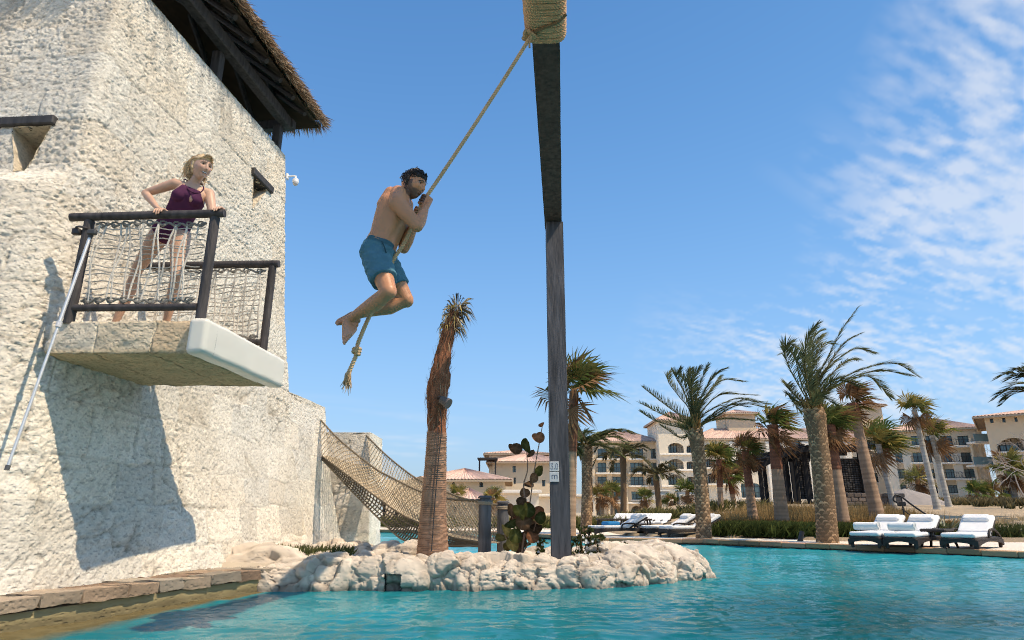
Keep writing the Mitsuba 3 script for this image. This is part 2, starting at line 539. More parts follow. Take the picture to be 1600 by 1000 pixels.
# far pool coping: stones along the deck edge, part of the deck
for a, b in zip(EDGE[:-2], EDGE[1:-1]):
    L = np.linalg.norm(b - a)
    n = max(2, int(L / 0.55))
    for i in range(n):
        u0, u1 = i / n, (i + 1) / n
        p, q = a + (b - a) * u0, a + (b - a) * u1
        d = unit(q - p)
        nrm = np.array([d[1], -d[0]]) if True else None
        gap = 0.008
        c = (p + q) / 2 - nrm * 0.13
        R = np.stack([np.r_[d, 0], np.r_[-d[1], d[0], 0], [0, 0, 1]], 1)
        tone = np.array([0.33, 0.21, 0.125]) * rng.uniform(0.7, 1.25) * rng.uniform(0.94, 1.06, 3)
        g = G().box([c[0], c[1], 0.075 + rng.uniform(-0.006, 0.006)], (np.linalg.norm(q - p) - gap, 0.34, 0.10), tone, R, 0.012)
        part('deck', 'coping_stone', g)


# ------------------------------------------------------------------ the stone tower
ZK = np.array([-0.3, 0.2, 1.0, 2.0, 4.0, 6.1, 6.75, 7.2])
CN = np.array([[-3.62, 4.50], [-3.70, 4.66], [-3.82, 4.95], [-3.93, 5.20], [-4.14, 5.48], [-4.37, 5.75], [-4.44, 5.84], [-4.48, 5.90]])
CF = np.array([[-3.12, 10.83], [-3.2, 10.75], [-3.36, 10.62], [-3.56, 10.45], [-3.79, 10.22], [-3.91, 9.98], [-3.95, 9.90], [-3.98, 9.85]])
DL = np.array([-0.997, 0.075])
TOP = 6.75


def tower_point(s, z):
    """s < 0: along the left face from the near corner; 0..1 the right face; > 1 the far face (metres beyond the corner)."""
    s, z = np.asarray(s, float), np.asarray(z, float)
    cn = np.stack([np.interp(z, ZK, CN[:, k]) for k in (0, 1)], -1)
    cf = np.stack([np.interp(z, ZK, CF[:, k]) for k in (0, 1)], -1)
    L = np.linalg.norm(cf - cn, axis=-1)
    d1 = (cf - cn) / L[..., None]
    r = 0.12 + 0.33 * np.clip(1 - z / 6.0, 0, 1)
    m = np.where(s < 0, s, np.where(s <= 1, s * L, L + s - 1))

    def path(m):
        left, right, far = cn + DL * (-m)[..., None], cn + d1 * m[..., None], cf + np.array([-0.995, 0.10]) * (m - L)[..., None]
        p = np.where((m < 0)[..., None], left, np.where((m <= L)[..., None], right, far))
        t = np.clip((m + r) / (2 * r), 0, 1)[..., None]
        q = (1 - t) ** 2 * (cn + DL * r[..., None]) + 2 * t * (1 - t) * cn + t * t * (cn + d1 * r[..., None])
        p = np.where((np.abs(m) < r)[..., None], q, p)
        r2 = 0.06
        t = np.clip((m - L + r2) / (2 * r2), 0, 1)[..., None]
        q = (1 - t) ** 2 * (cf - d1 * r2) + 2 * t * (1 - t) * cf + t * t * (cf + np.array([-0.995, 0.10]) * r2)
        return np.where((np.abs(m - L) < r2)[..., None], q, p)

    p = path(m)
    # the foot of the wall swells towards the pool; the left face steps out below the embrasure
    y = p[..., 1]
    fl = np.clip(1 - z / 2.0, 0, 1) ** 1.6
    on = np.clip((m - 0.2) / 1.2, 0, 1) * np.clip((L - m) / 1.2, 0, 1)
    p = p + (0.30 * fl * np.exp(-((y - 7.6) / 1.7) ** 2) * on)[..., None] * np.array([1, 0])
    k = np.clip((3.98 - z) / 0.34, 0, 1)
    k = k * k * (3 - 2 * k) * np.clip((-m + 0.05) / 0.55, 0, 1)
    p = p + (0.26 * k)[..., None] * np.array([0, -1])
    return np.concatenate([p, z[..., None]], -1), m


def stone_surface(fn, s, z, seed, rows, s_len, holes=(), fine=1.0):
    """Rough stone cladding on the sheet fn(s, z): vertices, faces, colours and the block that each face belongs to."""
    S, Z = np.meshgrid(s, z, indexing='ij')
    P, M = fn(S, Z)
    e = 1e-3
    ds = fn(S + e, Z)[0] - fn(S - e, Z)[0]
    dz = fn(S, Z + e)[0] - fn(S, Z - e)[0]
    N = unit(np.cross(ds, dz))
    # irregular courses of blocks
    r = np.random.default_rng(seed)
    wob = np.stack([vnoise(P, 2.1, 2, seed + 3), vnoise(P, 2.1, 2, seed + 4)], -1) - 0.5
    zz, mm = Z + 0.16 * wob[..., 0], M + 0.20 * wob[..., 1]
    edges = np.r_[-1.0, np.cumsum(r.uniform(0.36, 0.52, 40)) - 0.5]
    row = np.clip(np.searchsorted(edges, zz) - 1, 0, 38)
    dist = np.minimum(zz - edges[row], edges[row + 1] - zz)
    colm = np.zeros(row.shape, int)
    for k in np.unique(row):
        b = np.r_[-20, -7 + np.cumsum(r.uniform(0.42, 0.86, 60))]
        w = row == k
        i = np.clip(np.searchsorted(b, mm[w]) - 1, 0, 59)
        colm[w] = i
        dist[w] = np.minimum(dist[w], np.minimum(mm[w] - b[i], b[i + 1] - mm[w]))
    block = row * 100 + colm
    seen = np.clip((vnoise(P, 1.1, 2, seed + 9) - 0.38) * 5, 0.12, 1)
    joint = np.exp(-(np.clip(dist, 0, None) / 0.012) ** 2) * seen
    rough = np.clip(0.35 + 1.3 * vnoise(P, 0.8, 2, seed + 21), 0.3, 1.3) * fine
    n1 = vnoise(P, 5.5, 3, seed + 11) - 0.5
    n2 = vnoise(P + 0.03 * n1[..., None], 27, 3, seed + 12)
    n3 = vnoise(P, 36, 2, seed + 18)
    pit = np.clip((vnoise(P * [1, 1, 0.8], 31, 2, seed + 13) - 0.56) * 7, 0, 1)
    chip = np.clip((np.abs(vnoise(P, 13, 2, seed + 14) - 0.5) * -9 + 0.5), 0, 1) * np.clip((vnoise(P, 2.2, 2, seed + 15) - 0.45) * 6, 0, 1)
    crk, _ = cracks(P.reshape(-1, 3), 0.34, seed + 60, 0.012)
    crk = crk.reshape(Z.shape) * np.clip((vnoise(P, 1.7, 2, seed + 61) - 0.48) * 7, 0, 1) * np.clip(1.35 - Z / 4.5, 0.35, 1)
    rb = r.uniform(-1, 1, 4000)
    disp = (0.013 * n1 + 0.012 * (n2 - 0.5) + 0.015 * (n3 - 0.5) - 0.011 * pit - 0.013 * chip) * rough - 0.020 * crk - (0.006 + 0.008 * np.clip(1.6 - Z / 2.2, 0, 1)) * joint + 0.006 * rb[block % 4000]
    V = P + N * disp[..., None]
    low_ = np.clip(1.5 - Z / 2.4, 0.35, 1)
    tone = 1 + 0.15 * low_ * rb[(block * 7) % 4000] + 0.18 * (vnoise(P, 1.0, 3, seed + 31) - 0.5) + 0.18 * (vnoise(P, 24, 2, seed + 32) - 0.5)
    warm = np.clip(0.5 + 0.35 * rb[(block * 13) % 4000] + 0.9 * (vnoise(P, 0.7, 2, seed + 33) - 0.5) + 0.25 * np.clip(1 - Z / 1.6, 0, 1), 0, 1)[..., None]
    c = (np.array([0.655, 0.625, 0.560]) * (1 - warm) + np.array([0.645, 0.570, 0.470]) * warm) * tone[..., None]
    dirt = np.clip(pit * 0.22 + chip * 0.4 + joint * 0.30 + crk * 0.55, 0, 1)[..., None]
    drip = np.clip((vnoise(P * [1, 1, 0.10], 7, 2, seed + 71) - 0.52) * 5, 0, 1) * np.clip((Z - TOP + 1.1) / 1.0, 0, 1) if seed == 100 else Z * 0
    moss = np.clip((vnoise(P, 1.5, 3, seed + 72) - 0.60) * 5, 0, 1)
    c = c * (1 - 0.5 * drip[..., None]) * (1 - moss[..., None] * np.array([0.10, 0.08, 0.15]))
    c = c * (1 - dirt) + np.array([0.20, 0.165, 0.11]) * dirt
    n, m_ = S.shape
    i, j = np.meshgrid(np.arange(n - 1), np.arange(m_ - 1), indexing='ij')
    q = np.stack([i * m_ + j, (i + 1) * m_ + j, (i + 1) * m_ + j + 1, i * m_ + j + 1], -1).reshape(-1, 4)
    bq = block[:-1, :-1].ravel()
    keep = np.ones(len(q), bool)
    for h in holes:
        hp = sg.Polygon(h)
        mid = np.stack([M.ravel()[q].mean(1), Z.ravel()[q].mean(1)], -1)
        x0, y0, x1, y1 = hp.bounds
        near = (mid[:, 0] > x0) & (mid[:, 0] < x1) & (mid[:, 1] > y0) & (mid[:, 1] < y1)
        for k in np.nonzero(near)[0]:
            if hp.contains(sg.Point(mid[k])):
                keep[k] = False
    return V.reshape(-1, 3), q[keep], c.reshape(-1, 3), bq[keep]


def put_blocks(parent, V, Q, C, B, name='stone'):
    """Splits the dressed sheet into its blocks; all share the normals of the whole sheet."""
    F = np.vstack([Q[:, [0, 1, 2]], Q[:, [0, 2, 3]]])
    B = np.concatenate([B, B])
    nn = np.zeros_like(V)
    fn = np.cross(V[F[:, 1]] - V[F[:, 0]], V[F[:, 2]] - V[F[:, 0]])
    for k in range(3):
        np.add.at(nn, F[:, k], fn)
    nn = unit(nn)
    UVC = tint_uv(C)
    order = np.argsort(B, kind='stable')
    F, B = F[order], B[order]
    cut = np.r_[0, np.nonzero(np.diff(B))[0] + 1, len(B)]
    small = []
    for a, b in zip(cut[:-1], cut[1:]):
        f = F[a:b]
        if b - a < 60:
            small.append(f)
            continue
        u, inv = np.unique(f, return_inverse=True)
        path = meshkit.write_ply((V[u], inv.reshape(-1, 3)), True, UVC[u], None, normals=nn[u])
        key = number(parent + '__' + name)
        scene[key] = {'type': 'ply', 'filename': path, 'face_normals': False, 'bsdf': {'type': 'ref', 'id': 'm_stone'}}
    if small:
        f = np.vstack(small)
        u, inv = np.unique(f, return_inverse=True)
        path = meshkit.write_ply((V[u], inv.reshape(-1, 3)), True, UVC[u], None, normals=nn[u])
        key = number(parent + '__joint_filling')
        scene[key] = {'type': 'ply', 'filename': path, 'face_normals': False, 'bsdf': {'type': 'ref', 'id': 'm_stone'}}
        labels[key] = {'kind': 'stuff'}


def embrasure(parent, fn, corners, depth, seed, skew):
    """The reveal of a splayed wall opening whose corners are (s, z); fn maps to the wall."""
    ring = []
    c = np.array(corners)
    for a, b in zip(c, np.roll(c, -1, 0)):
        ring.append(a + (b - a) * np.linspace(0, 1, 14, endpoint=False)[:, None])
    ring = np.vstack(ring)
    P0 = np.array([fn(s, z)[0] for s, z in ring])
    inward = np.asarray(skew, float)
    t = np.linspace(-0.015, 1, 14)
    P = P0[None] + t[:, None, None] * inward * depth
    P = np.concatenate([P, P[:, :1]], 1)
    d = np.stack([vnoise(P, 12, 3, seed + k) - 0.5 for k in range(3)], -1)
    P = P + 0.03 * d
    tone = 0.85 + 0.35 * vnoise(P, 9, 3, seed)
    g = G().grid(P, np.array([0.60, 0.52, 0.40]) * tone[..., None])
    back = P[-1].mean(0)
    n = P.shape[1]
    g.add(np.vstack([P[-1], back]), np.stack([np.arange(n - 1), np.arange(1, n), np.full(n - 1, n)], 1), (0.45, 0.39, 0.30))
    part(parent, 'embrasure', g, 'm_stone', True)


tower = thing('stone_tower', 'rough cream stone tower with a thatched palm roof rising from the pool at the left', 'tower')
NEARL = 6.0
HOLE_L = [(-0.69, 3.93), (-0.83, 4.48), (-0.41, 4.48), (-0.57, 3.93)]
HOLE_R = [(3.17, 5.77), (3.26, 5.22), (3.64, 5.77)]
mm = lambda s, z: tower_point(np.asarray(s) , np.asarray(z))


def right_s(m, z):
    cn = np.array([np.interp(z, ZK, CN[:, k]) for k in (0, 1)])
    cf = np.array([np.interp(z, ZK, CF[:, k]) for k in (0, 1)])
    return m / np.linalg.norm(cf - cn) if m > 0 else m


s_main = np.r_[np.arange(-1.7, 0, 0.016), np.linspace(0, 1, 330), 1 + np.arange(0.016, 0.14, 0.016)]
z_main = np.arange(0.10, TOP + 0.001, 0.0158)
V, Q, C, B = stone_surface(tower_point, s_main, z_main, 100, None, None, (HOLE_L, HOLE_R))
put_blocks(tower, V, Q, C, B)
s2 = np.r_[np.arange(-5.0, -1.69, 0.04), -1.7]
V, Q, C, B = stone_surface(tower_point, s2, np.arange(0.10, TOP + 0.1, 0.04), 100, None, None)
put_blocks(tower, V, Q, C, B * 0 + 1, 'side_wall')
s3 = 1 + np.r_[0.12:4.2:0.12]
V, Q, C, B = stone_surface(tower_point, s3, np.arange(0.10, TOP + 0.1, 0.11), 100, None, None)
put_blocks(tower, V, Q, C, B * 0 + 1, 'side_wall')
g = G()      # wall head, its inner face and the floor behind the parapet
su = np.r_[np.linspace(-5, 0, 40), np.linspace(0, 1, 60), 1 + np.linspace(0.02, 4.2, 30)]
ring = tower_point(su, np.full_like(su, TOP - 0.02))[0]
cen = np.array([-7.0, 7.9, TOP])
inner = ring + unit((cen - ring) * [1, 1, 0]) * 0.34
g.grid(np.stack([ring, inner, inner - [0, 0, 0.9]], 1), (0.50, 0.45, 0.36))
g.add(np.vstack([inner - [0, 0, 0.9], cen - [0, 0, 0.9]]), [[i, i + 1, len(ring)] for i in range(len(ring) - 1)], (0.4, 0.36, 0.3))
lo = ring * [1, 1, 0] + [0, 0, 0.1]
g.grid(np.stack([lo[[0, -1]], ring[[0, -1]]], 1), (0.5, 0.45, 0.36))
part(tower, 'wall_head', g, 'm_stone')
embrasure(tower, lambda m, z: (tower_point(np.array(right_s(m, z)), np.array(z))[0],), HOLE_L, 0.5, 300, (-0.12, 0.99, 0.0))
embrasure(tower, lambda m, z: (tower_point(np.array(right_s(m, z)), np.array(z))[0],), HOLE_R, 0.45, 320, (-0.98, 0.12, 0.0))


def lintel(p, q, h, d, off):
    a, b = (tower_point(np.array(right_s(m, z)), np.array(z))[0] for m, z in (p, q))
    n = unit(np.cross(b - a, [0, 0, 1]))
    g = G().beam(a + n * off, b + n * off, d, h, (0.045, 0.042, 0.042), 0.012)
    part(tower, 'lintel', g, 'm_wood')


lintel((-1.6, 4.535), (-0.37, 4.535), 0.10, 0.42, -0.16)
lintel((3.10, 5.83), (3.76, 5.83), 0.12, 0.36, -0.13)

# low wall that carries on behind the tower
def low_point(s, z):
    s, z = np.asarray(s, float), np.asarray(z, float)
    x = -3.79 + 0.07 * s + 0.20 * (1 - z / 2.75) + 0.28 * np.clip(1 - z / 2.75, 0, 1) ** 2
    endy = 12.35 + 0.35 * (1 - z / 2.75)
    y = 9.9 + s * 1.0
    far = np.maximum(y - endy, 0)
    return np.stack([x - far * 1.0, np.minimum(y, endy), z], -1), s


lowwall = thing('garden_wall', 'low rough cream stone wall running on behind the stone tower', 'wall')
V, Q, C, B = stone_surface(low_point, np.arange(0.2, 4.6, 0.022), np.arange(0.1, 2.72, 0.022), 140, None, None)
put_blocks(lowwall, V, Q, C, B)
g = G()
su = np.linspace(0.2, 4.55, 60)
r0 = low_point(su, np.full_like(su, 2.70))[0]
g.grid(np.stack([r0, r0 * [1, 1, 1] + [-0.45, -0.02, 0.0]], 1), (0.58, 0.52, 0.42))
r1 = low_point(su, np.full_like(su, 0.1))[0]
g.grid(np.stack([r0 + [-0.45, -0.02, 0.0], r1 + [-0.9, -0.02, 0]], 1), (0.56, 0.5, 0.4))
part(lowwall, 'wall_head', g, 'm_stone')

# the pillar wall beyond the climbing net
pa, pb = at(470, 675, 12.9), at(579, 675, 12.9)
pz = pa[2]


def pil_point(s, z):
    s, z = np.asarray(s, float), np.asarray(z, float)
    L = pb[0] - pa[0] + 0.16 * (1 - z / pz)
    x = pa[0] + np.minimum(s, L)
    return np.stack([x, 12.9 - 0.2 * (1 - z / pz) + np.maximum(s - L, 0), z], -1), s


pillar = thing('stone_pillar', 'square stone block wall behind the climbing net with net shadows on it', 'wall')
V, Q, C, B = stone_surface(pil_point, np.arange(0, 2.6, 0.024), np.arange(0.05, pz, 0.024), 180, None, None, fine=0.6)
put_blocks(pillar, V, Q, C, B)
g = G().add([[pa[0], 12.9, pz - 0.02], [pb[0], 12.9, pz - 0.02], [pb[0], 14.2, pz - 0.02], [pa[0], 14.2, pz - 0.02]], [[0, 1, 2, 3]], (0.55, 0.49, 0.40))
part(pillar, 'wall_head', g, 'm_stone')

# ------------------------------------------------------------------ palm thatch roof of the tower
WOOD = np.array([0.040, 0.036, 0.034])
STRAW = np.array([0.30, 0.22, 0.13])
roof = tower + '__roof'
TAKEN.add(roof)
d1 = unit(np.array([-3.95 + 4.44, 9.90 - 5.84, 0]))
nx = np.array([d1[1], -d1[0], 0])                      # outwards from the right face
corner = np.array([-3.95, 9.90, 0.0])
ZE = 7.52                                                # eave
OV = 0.38


def roofpt(a, o, z):
    """a: metres back along the right face from the far corner; o: metres out from the face."""
    return corner - d1 * a + nx * o + [0, 0, z]


LEN = 4.4
HALF = 2.2
# underside of thatch: hip roof
und, topv = G(), G()
NA, NB = 60, 26
NEAR = 4.45


def slope_sheet(lift, edge):
    """The right slope (ridge at o = -HALF) and the far hip."""
    S = []
    for u in np.linspace(0, 1, NB):
        o = OV + edge - u * (HALF + OV)
        a0 = -(OV + edge) + u * (HALF + OV)
        S.append([roofpt(a0 + w * (NEAR - 2 * a0 - OV + 0.0), o, ZE + lift + u * 2.1 * (1 + 0.0)) for w in np.linspace(0, 1, NA)])
    H = []
    for u in np.linspace(0, 1, NB):
        a0 = -(OV + edge) + u * (HALF + OV)
        o = OV + edge - u * (HALF + OV)
        H.append([roofpt(a0, o + w * (-2 * HALF - 2 * o), ZE + lift + u * 2.1) for w in np.linspace(0, 1, 40)])
    K = np.array(H)
    K = K + d1 * 0
    K = np.array([[roofpt(NEAR - OV + (OV + edge - u * (HALF + OV)), (OV + edge - u * (HALF + OV)) + w * (-2 * HALF - 2 * (OV + edge - u * (HALF + OV))), ZE + lift + u * 2.1) for w in np.linspace(0, 1, 40)] for u in np.linspace(0, 1, NB)])
    return np.array(S), np.array(H), K


S, H, K = slope_sheet(0, 0)
for P in (S, H, K):
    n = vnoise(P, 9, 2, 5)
    und.grid(P + [0, 0, 0.03] * n[..., None], (STRAW * 0.13) * (0.5 + n[..., None]))  # shade under the roof is painted in: the straw colour strongly darkened
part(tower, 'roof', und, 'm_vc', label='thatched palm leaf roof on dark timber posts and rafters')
S, H, K = slope_sheet(0.2, 0.04)
for P in (S, H, K):
    topv.grid(P, STRAW)
part(roof, 'thatch_layer', topv)
# straw: bundles laid down the slope with a ragged eave
r = np.random.default_rng(31)
g = G()
for (sheet, na) in ((S, 1.0), (H, 0.5), (K, 0.5)):
    nb, na_ = sheet.shape[:2]
    N = 15000 if sheet is S else 5000
    u = np.where(r.random(N) < 0.65, r.random(N) ** 2 * 0.12, r.random(N) * 0.7)
    w = r.random(N)
    i, j = u * (nb - 1.01), w * (na_ - 1.01)
    a = sheet[i.astype(int), j.astype(int)] + r.normal(0, 0.02, (N, 3))
    down = unit(sheet[0, na_ // 2] - sheet[3, na_ // 2])
    a = a + (sheet[i.astype(int), np.minimum(j.astype(int) + 1, na_ - 1)] - sheet[i.astype(int), j.astype(int)]) * (j % 1)[:, None]
    a[:, 2] -= r.random(N) ** 1.5 * 0.10 * (u < 0.05)
    L = r.uniform(0.10, 0.21, N)[:, None]
    tip = a + down * L + r.normal(0, 0.035, (N, 3)) - [0, 0, 0.02]
    tone = r.uniform(0.55, 1.35, N)[:, None]
    hue = r.random(N)[:, None]
    colr = (np.array([0.42, 0.36, 0.27]) * hue + np.array([0.27, 0.15, 0.08]) * (1 - hue)) * tone
    g.blades(a, tip, np.cross(down, r.normal(0, 1, (N, 3))), r.uniform(0.006, 0.018, N), colr)
part(roof, 'straw', g, kind='stuff')
# timber: eave beam on posts, rafters
tim = G().beam(roofpt(-0.05, -0.02, 7.36), roofpt(NEAR - OV, -0.02, 7.36), 0.17, 0.20, WOOD, 0.02)
part(roof, 'eave_beam', tim, 'm_wood')
part(roof, 'eave_beam', G().beam(roofpt(0.02, 0.1, 7.36), roofpt(0.02, -4.2, 7.36), 0.15, 0.18, WOOD, 0.02), 'm_wood')
for a in (0.12, 2.0, 3.85):
    part(roof, 'post', G().beam(roofpt(a, -0.14, 5.9), roofpt(a, -0.14, 7.28), 0.14, 0.14, WOOD, 0.015, up=(0, 1, 0)), 'm_wood')
for k, a in enumerate(np.arange(0.15, 4.2, 0.46)):
    p, q = roofpt(a, OV - 0.04, ZE - 0.055), roofpt(a, -HALF, ZE - 0.055 + 2.1 * (HALF + OV - 0.04) / (HALF + OV))
    part(roof, 'rafter', G().tube(np.linspace(p, q, 6), 0.045, WOOD * 0.7, 8), 'm_wood')
for k, o in enumerate(np.arange(-0.3, -4.2, -0.5)):
    p = roofpt(-(OV - 0.05), o, ZE - 0.055)
    q = roofpt(-(OV - 0.05) + min(1.0, 1) * 1.6, o, ZE - 0.055 + 2.1 * 1.6 / (HALF + OV))
    part(roof, 'rafter', G().tube(np.linspace(p, q, 4), 0.045, WOOD * 0.7, 8), 'm_wood')
for k, u in enumerate((0.14, 0.34, 0.54)):
    o = OV - u * (HALF + OV)
    part(roof, 'batten', G().tube(np.linspace(roofpt(-OV + u * (HALF + OV), o, ZE + u * 2.1 - 0.02), roofpt(NEAR - OV + OV - u * (HALF + OV), o, ZE + u * 2.1 - 0.02), 4), 0.025, WOOD * 2, 6), 'm_wood')

# security camera on the far corner
cam = thing('security_camera', 'small white dome security camera on an arm at the tower corner', 'camera')
c0, c1 = at(449, 276, 9.98), at(461, 275, 9.98)
g = G().tube(spline([c0 - [0.12, 0, 0], c0, c1 + [0, 0, 0.0], c1 + [0.02, 0, -0.05]], 12), 0.016, (0.75, 0.76, 0.78), 8)
g.box(c0 + [0.0, 0, 0], (0.04, 0.08, 0.11), (0.72, 0.73, 0.75), None, 0.01)
part(cam, 'arm', g, 'm_satin', 40)
hs = trimesh.creation.revolve([[0, 0.07], [0.03, 0.07], [0.052, 0.05], [0.055, 0.0], [0.05, -0.012], [0, -0.012]], sections=20)
cc = c1 + [0.02, 0, -0.12]
part(cam, 'housing', G().add(hs.vertices + cc, hs.faces, (0.78, 0.78, 0.80)), 'm_satin', 40)
dm = trimesh.creation.icosphere(2, 0.047)
part(cam, 'dome', G().add(dm.vertices * [1, 1, 1.05] + cc + [0, 0, -0.02], dm.faces, (0.45, 0.43, 0.42)), 'm_glass', True)
# ================================================================== PLATFORM, POOL EDGE, ISLAND
ZF = 2.33                                           # platform floor
plat = thing('jumping_platform', 'stone slab platform jutting from the tower over the pool', 'platform')
A0, A1, A2, A3 = (-3.90, 5.2), (-2.70, 5.2), (-2.58, 6.64), (-4.10, 6.58)
xs = [-3.90, -3.50, -3.02, -2.70]
for k in range(3):
    u0, u1 = (xs[k] + 3.90) / 1.20, (xs[k + 1] + 3.90) / 1.20
    n0, n1 = np.array(A0) + (np.array(A1) - A0) * u0, np.array(A0) + (np.array(A1) - A0) * u1
    f0, f1 = np.array(A3) + (np.array(A2) - A3) * u0, np.array(A3) + (np.array(A2) - A3) * u1
    zb, zt = 2.045, ZF
    c8 = np.array([[[[*n0, zb], [*n0, zt]], [[*f0, zb], [*f0, zt]]], [[[*n1, zb], [*n1, zt]], [[*f1, zb], [*f1, zt]]]])
    v, f = rough_hexa(c8, 0.022, 0.020, 11, 41)
    tone = 0.75 + 0.5 * vnoise(v, 7, 3, 50 + k)
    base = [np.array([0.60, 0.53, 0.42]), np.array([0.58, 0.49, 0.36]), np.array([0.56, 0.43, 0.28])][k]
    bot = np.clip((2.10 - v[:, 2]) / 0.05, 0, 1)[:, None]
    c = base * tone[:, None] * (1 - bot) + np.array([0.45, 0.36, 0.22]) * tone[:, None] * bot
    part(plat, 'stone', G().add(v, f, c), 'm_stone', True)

pad = thing('edge_pad', 'smooth white padded cushion along the open edge of the stone platform', 'pad')
pts = []
for y, x in ((5.17, -2.66), (6.66, -2.545)):
    for dx in (0.0, 0.075):
        for z in (2.085, 2.30):
            pts.append(((x + dx, y, z), 0.045))
m = hull(pts).refine_to_length(0.03).to_mesh()
v = np.array(m.vert_properties[:, :3])
v = v + 0.012 * (np.stack([vnoise(v, 4, 2, 5 + k) for k in range(3)], -1) - 0.5)
v[:, 2] -= 0.012 * np.clip((2.1 - v[:, 2]) / 0.05, 0, 1) * vnoise(v, 9, 1, 3)
part(pad, 'cover', G().add(v, m.tri_verts, np.array([0.66, 0.63, 0.55])), 'm_vinyl', True)
sm = [(-2.705, 5.32, 2.32), (-2.64, 5.30, 2.352), (-2.55, 5.29, 2.335), (-2.53, 5.29, 2.2), (-2.54, 5.29, 2.05)]
part(pad, 'seam', G().tube(spline(sm, 16), 0.006, (0.5, 0.48, 0.42), 6), 'm_vinyl', True)

DARK = np.array([0.050, 0.043, 0.042])
CORD = np.array([0.55, 0.51, 0.44])


def logs(parent, name, a, b, r, col=DARK, seed=0, n=30):
    p = np.linspace(a, b, n)
    w = unit(np.asarray(b, float) - a)
    g = G().tube(p, r * (1 + 0.06 * (vnoise(p, 7, 2, seed) - 0.5)), col * (0.8 + 0.5 * vnoise(p, 15, 2, seed))[:, None], 14)
    return part(parent, name, g, 'm_wood', 45)


def rail_net(parent, p0, p1, z0, z1, nh, nv, seed):
    """Rope netting laced between two posts: p0, p1 in plan."""
    r = np.random.default_rng(seed)
    p0, p1 = np.array(p0, float), np.array(p1, float)
    nr = unit(np.array([p1[1] - p0[1], -(p1[0] - p0[0])]))

    def pt(u, v):
        q = p0 + (p1 - p0) * u
        bulge = 0.02 * math.sin(u * 9 + v * 5 + seed)
        return np.array([q[0] + nr[0] * bulge, q[1] + nr[1] * bulge, z0 + (z1 - z0) * v])

    g = G()
    for i in range(nh):
        v = (i + 0.5) / nh
        k = r.uniform(0.4, 1.2)
        sh = r.uniform(-0.02, 0.02)
        pts = [pt(u, v + sh - 0.035 * k * math.sin(u * math.pi) + 0.012 * math.sin(u * 25 + i)) for u in np.linspace(0.01, 0.985, 26)]
        g.tube(pts, 0.0052, CORD * r.uniform(0.55, 0.85), 5)
    for i in range(nv):
        u = (i + 0.5) / nv
        for s in (-1, 1):
            if r.random() < 0.12:
                continue
            du, top = r.uniform(0.2, 0.75) / nv * s, r.uniform(-0.3, 0.3) / nv
            pts = [pt(np.clip(u + top + du * (1 - v) + 0.008 * math.sin(v * 8 + i), 0.01, 0.985), v) for v in np.linspace(0.0, 1.0, 18)]
            g.tube(spline(pts, 60), 0.0085, CORD * r.uniform(0.8, 1.15), 7, lobes=3, pitch=0.05)
    key = part(parent, 'net', g, 'm_vc', 50)
    g = G()
    for zz, v in ((z0, 0.0), (z1, 1.0)):
        pts = [pt(u, v) + [0, 0, 0.012 * math.sin(u * 60)] for u in np.linspace(0, 0.99, 60)]
        g.tube(pts, 0.011, CORD * 0.42, 6)
        for k in range(9):
            q = pt((k + 0.5) / 9, v)
            a = np.linspace(0, 2 * np.pi * 1.6, 14)
            g.tube(q + np.stack([0.03 * np.cos(a), 0.012 * np.sin(a * 2), 0.026 * np.sin(a)], -1), 0.008, CORD * 0.35, 5)
    part(parent, 'lacing', g, 'm_vc', 50)
    return key


rail = thing('platform_railing', 'dark wooden railing with rope netting in front of the woman', 'railing')
logs(rail, 'post', (-3.77, 5.22, ZF - 0.02), (-3.77, 5.22, 3.27), 0.042, seed=1)
logs(rail, 'post', (-2.655, 5.22, ZF - 0.02), (-2.655, 5.22, 3.30), 0.042, seed=2)
logs(rail, 'top_rail', (-3.93, 5.20, 3.295), (-2.565, 5.20, 3.335), 0.037, seed=3)
logs(rail, 'bottom_rail', (-3.74, 5.21, 2.45), (-2.69, 5.21, 2.46), 0.032, seed=4)
rail_net(rail, (-3.71, 5.21), (-2.71, 5.21), 2.515, 3.235, 14, 8, 5)
ring = np.linspace(0, 2 * np.pi, 20)
part(rail, 'hinge_band', G().tube(np.stack([-3.80 + 0.052 * np.cos(ring), 5.20 + 0.052 * np.sin(ring), 3.18 + ring * 0], -1), 0.010, DARK, 6).box((-3.845, 5.19, 3.15), (0.07, 0.05, 0.06), DARK * 0.8), 'm_satin', 40)
rail2 = thing('platform_railing', 'shorter dark railing with rope netting at the far side of the platform', 'railing')
logs(rail2, 'post', (-2.535, 6.33, ZF - 0.02), (-2.535, 6.33, 3.27), 0.040, seed=6)
logs(rail2, 'top_rail', (-4.0, 6.36, 3.285), (-2.47, 6.33, 3.30), 0.040, seed=7)
logs(rail2, 'bottom_rail', (-4.0, 6.36, 2.44), (-2.55, 6.33, 2.44), 0.034, seed=8)
rail_net(rail2, (-3.8, 6.35), (-2.60, 6.33), 2.50, 3.22, 14, 10, 9)

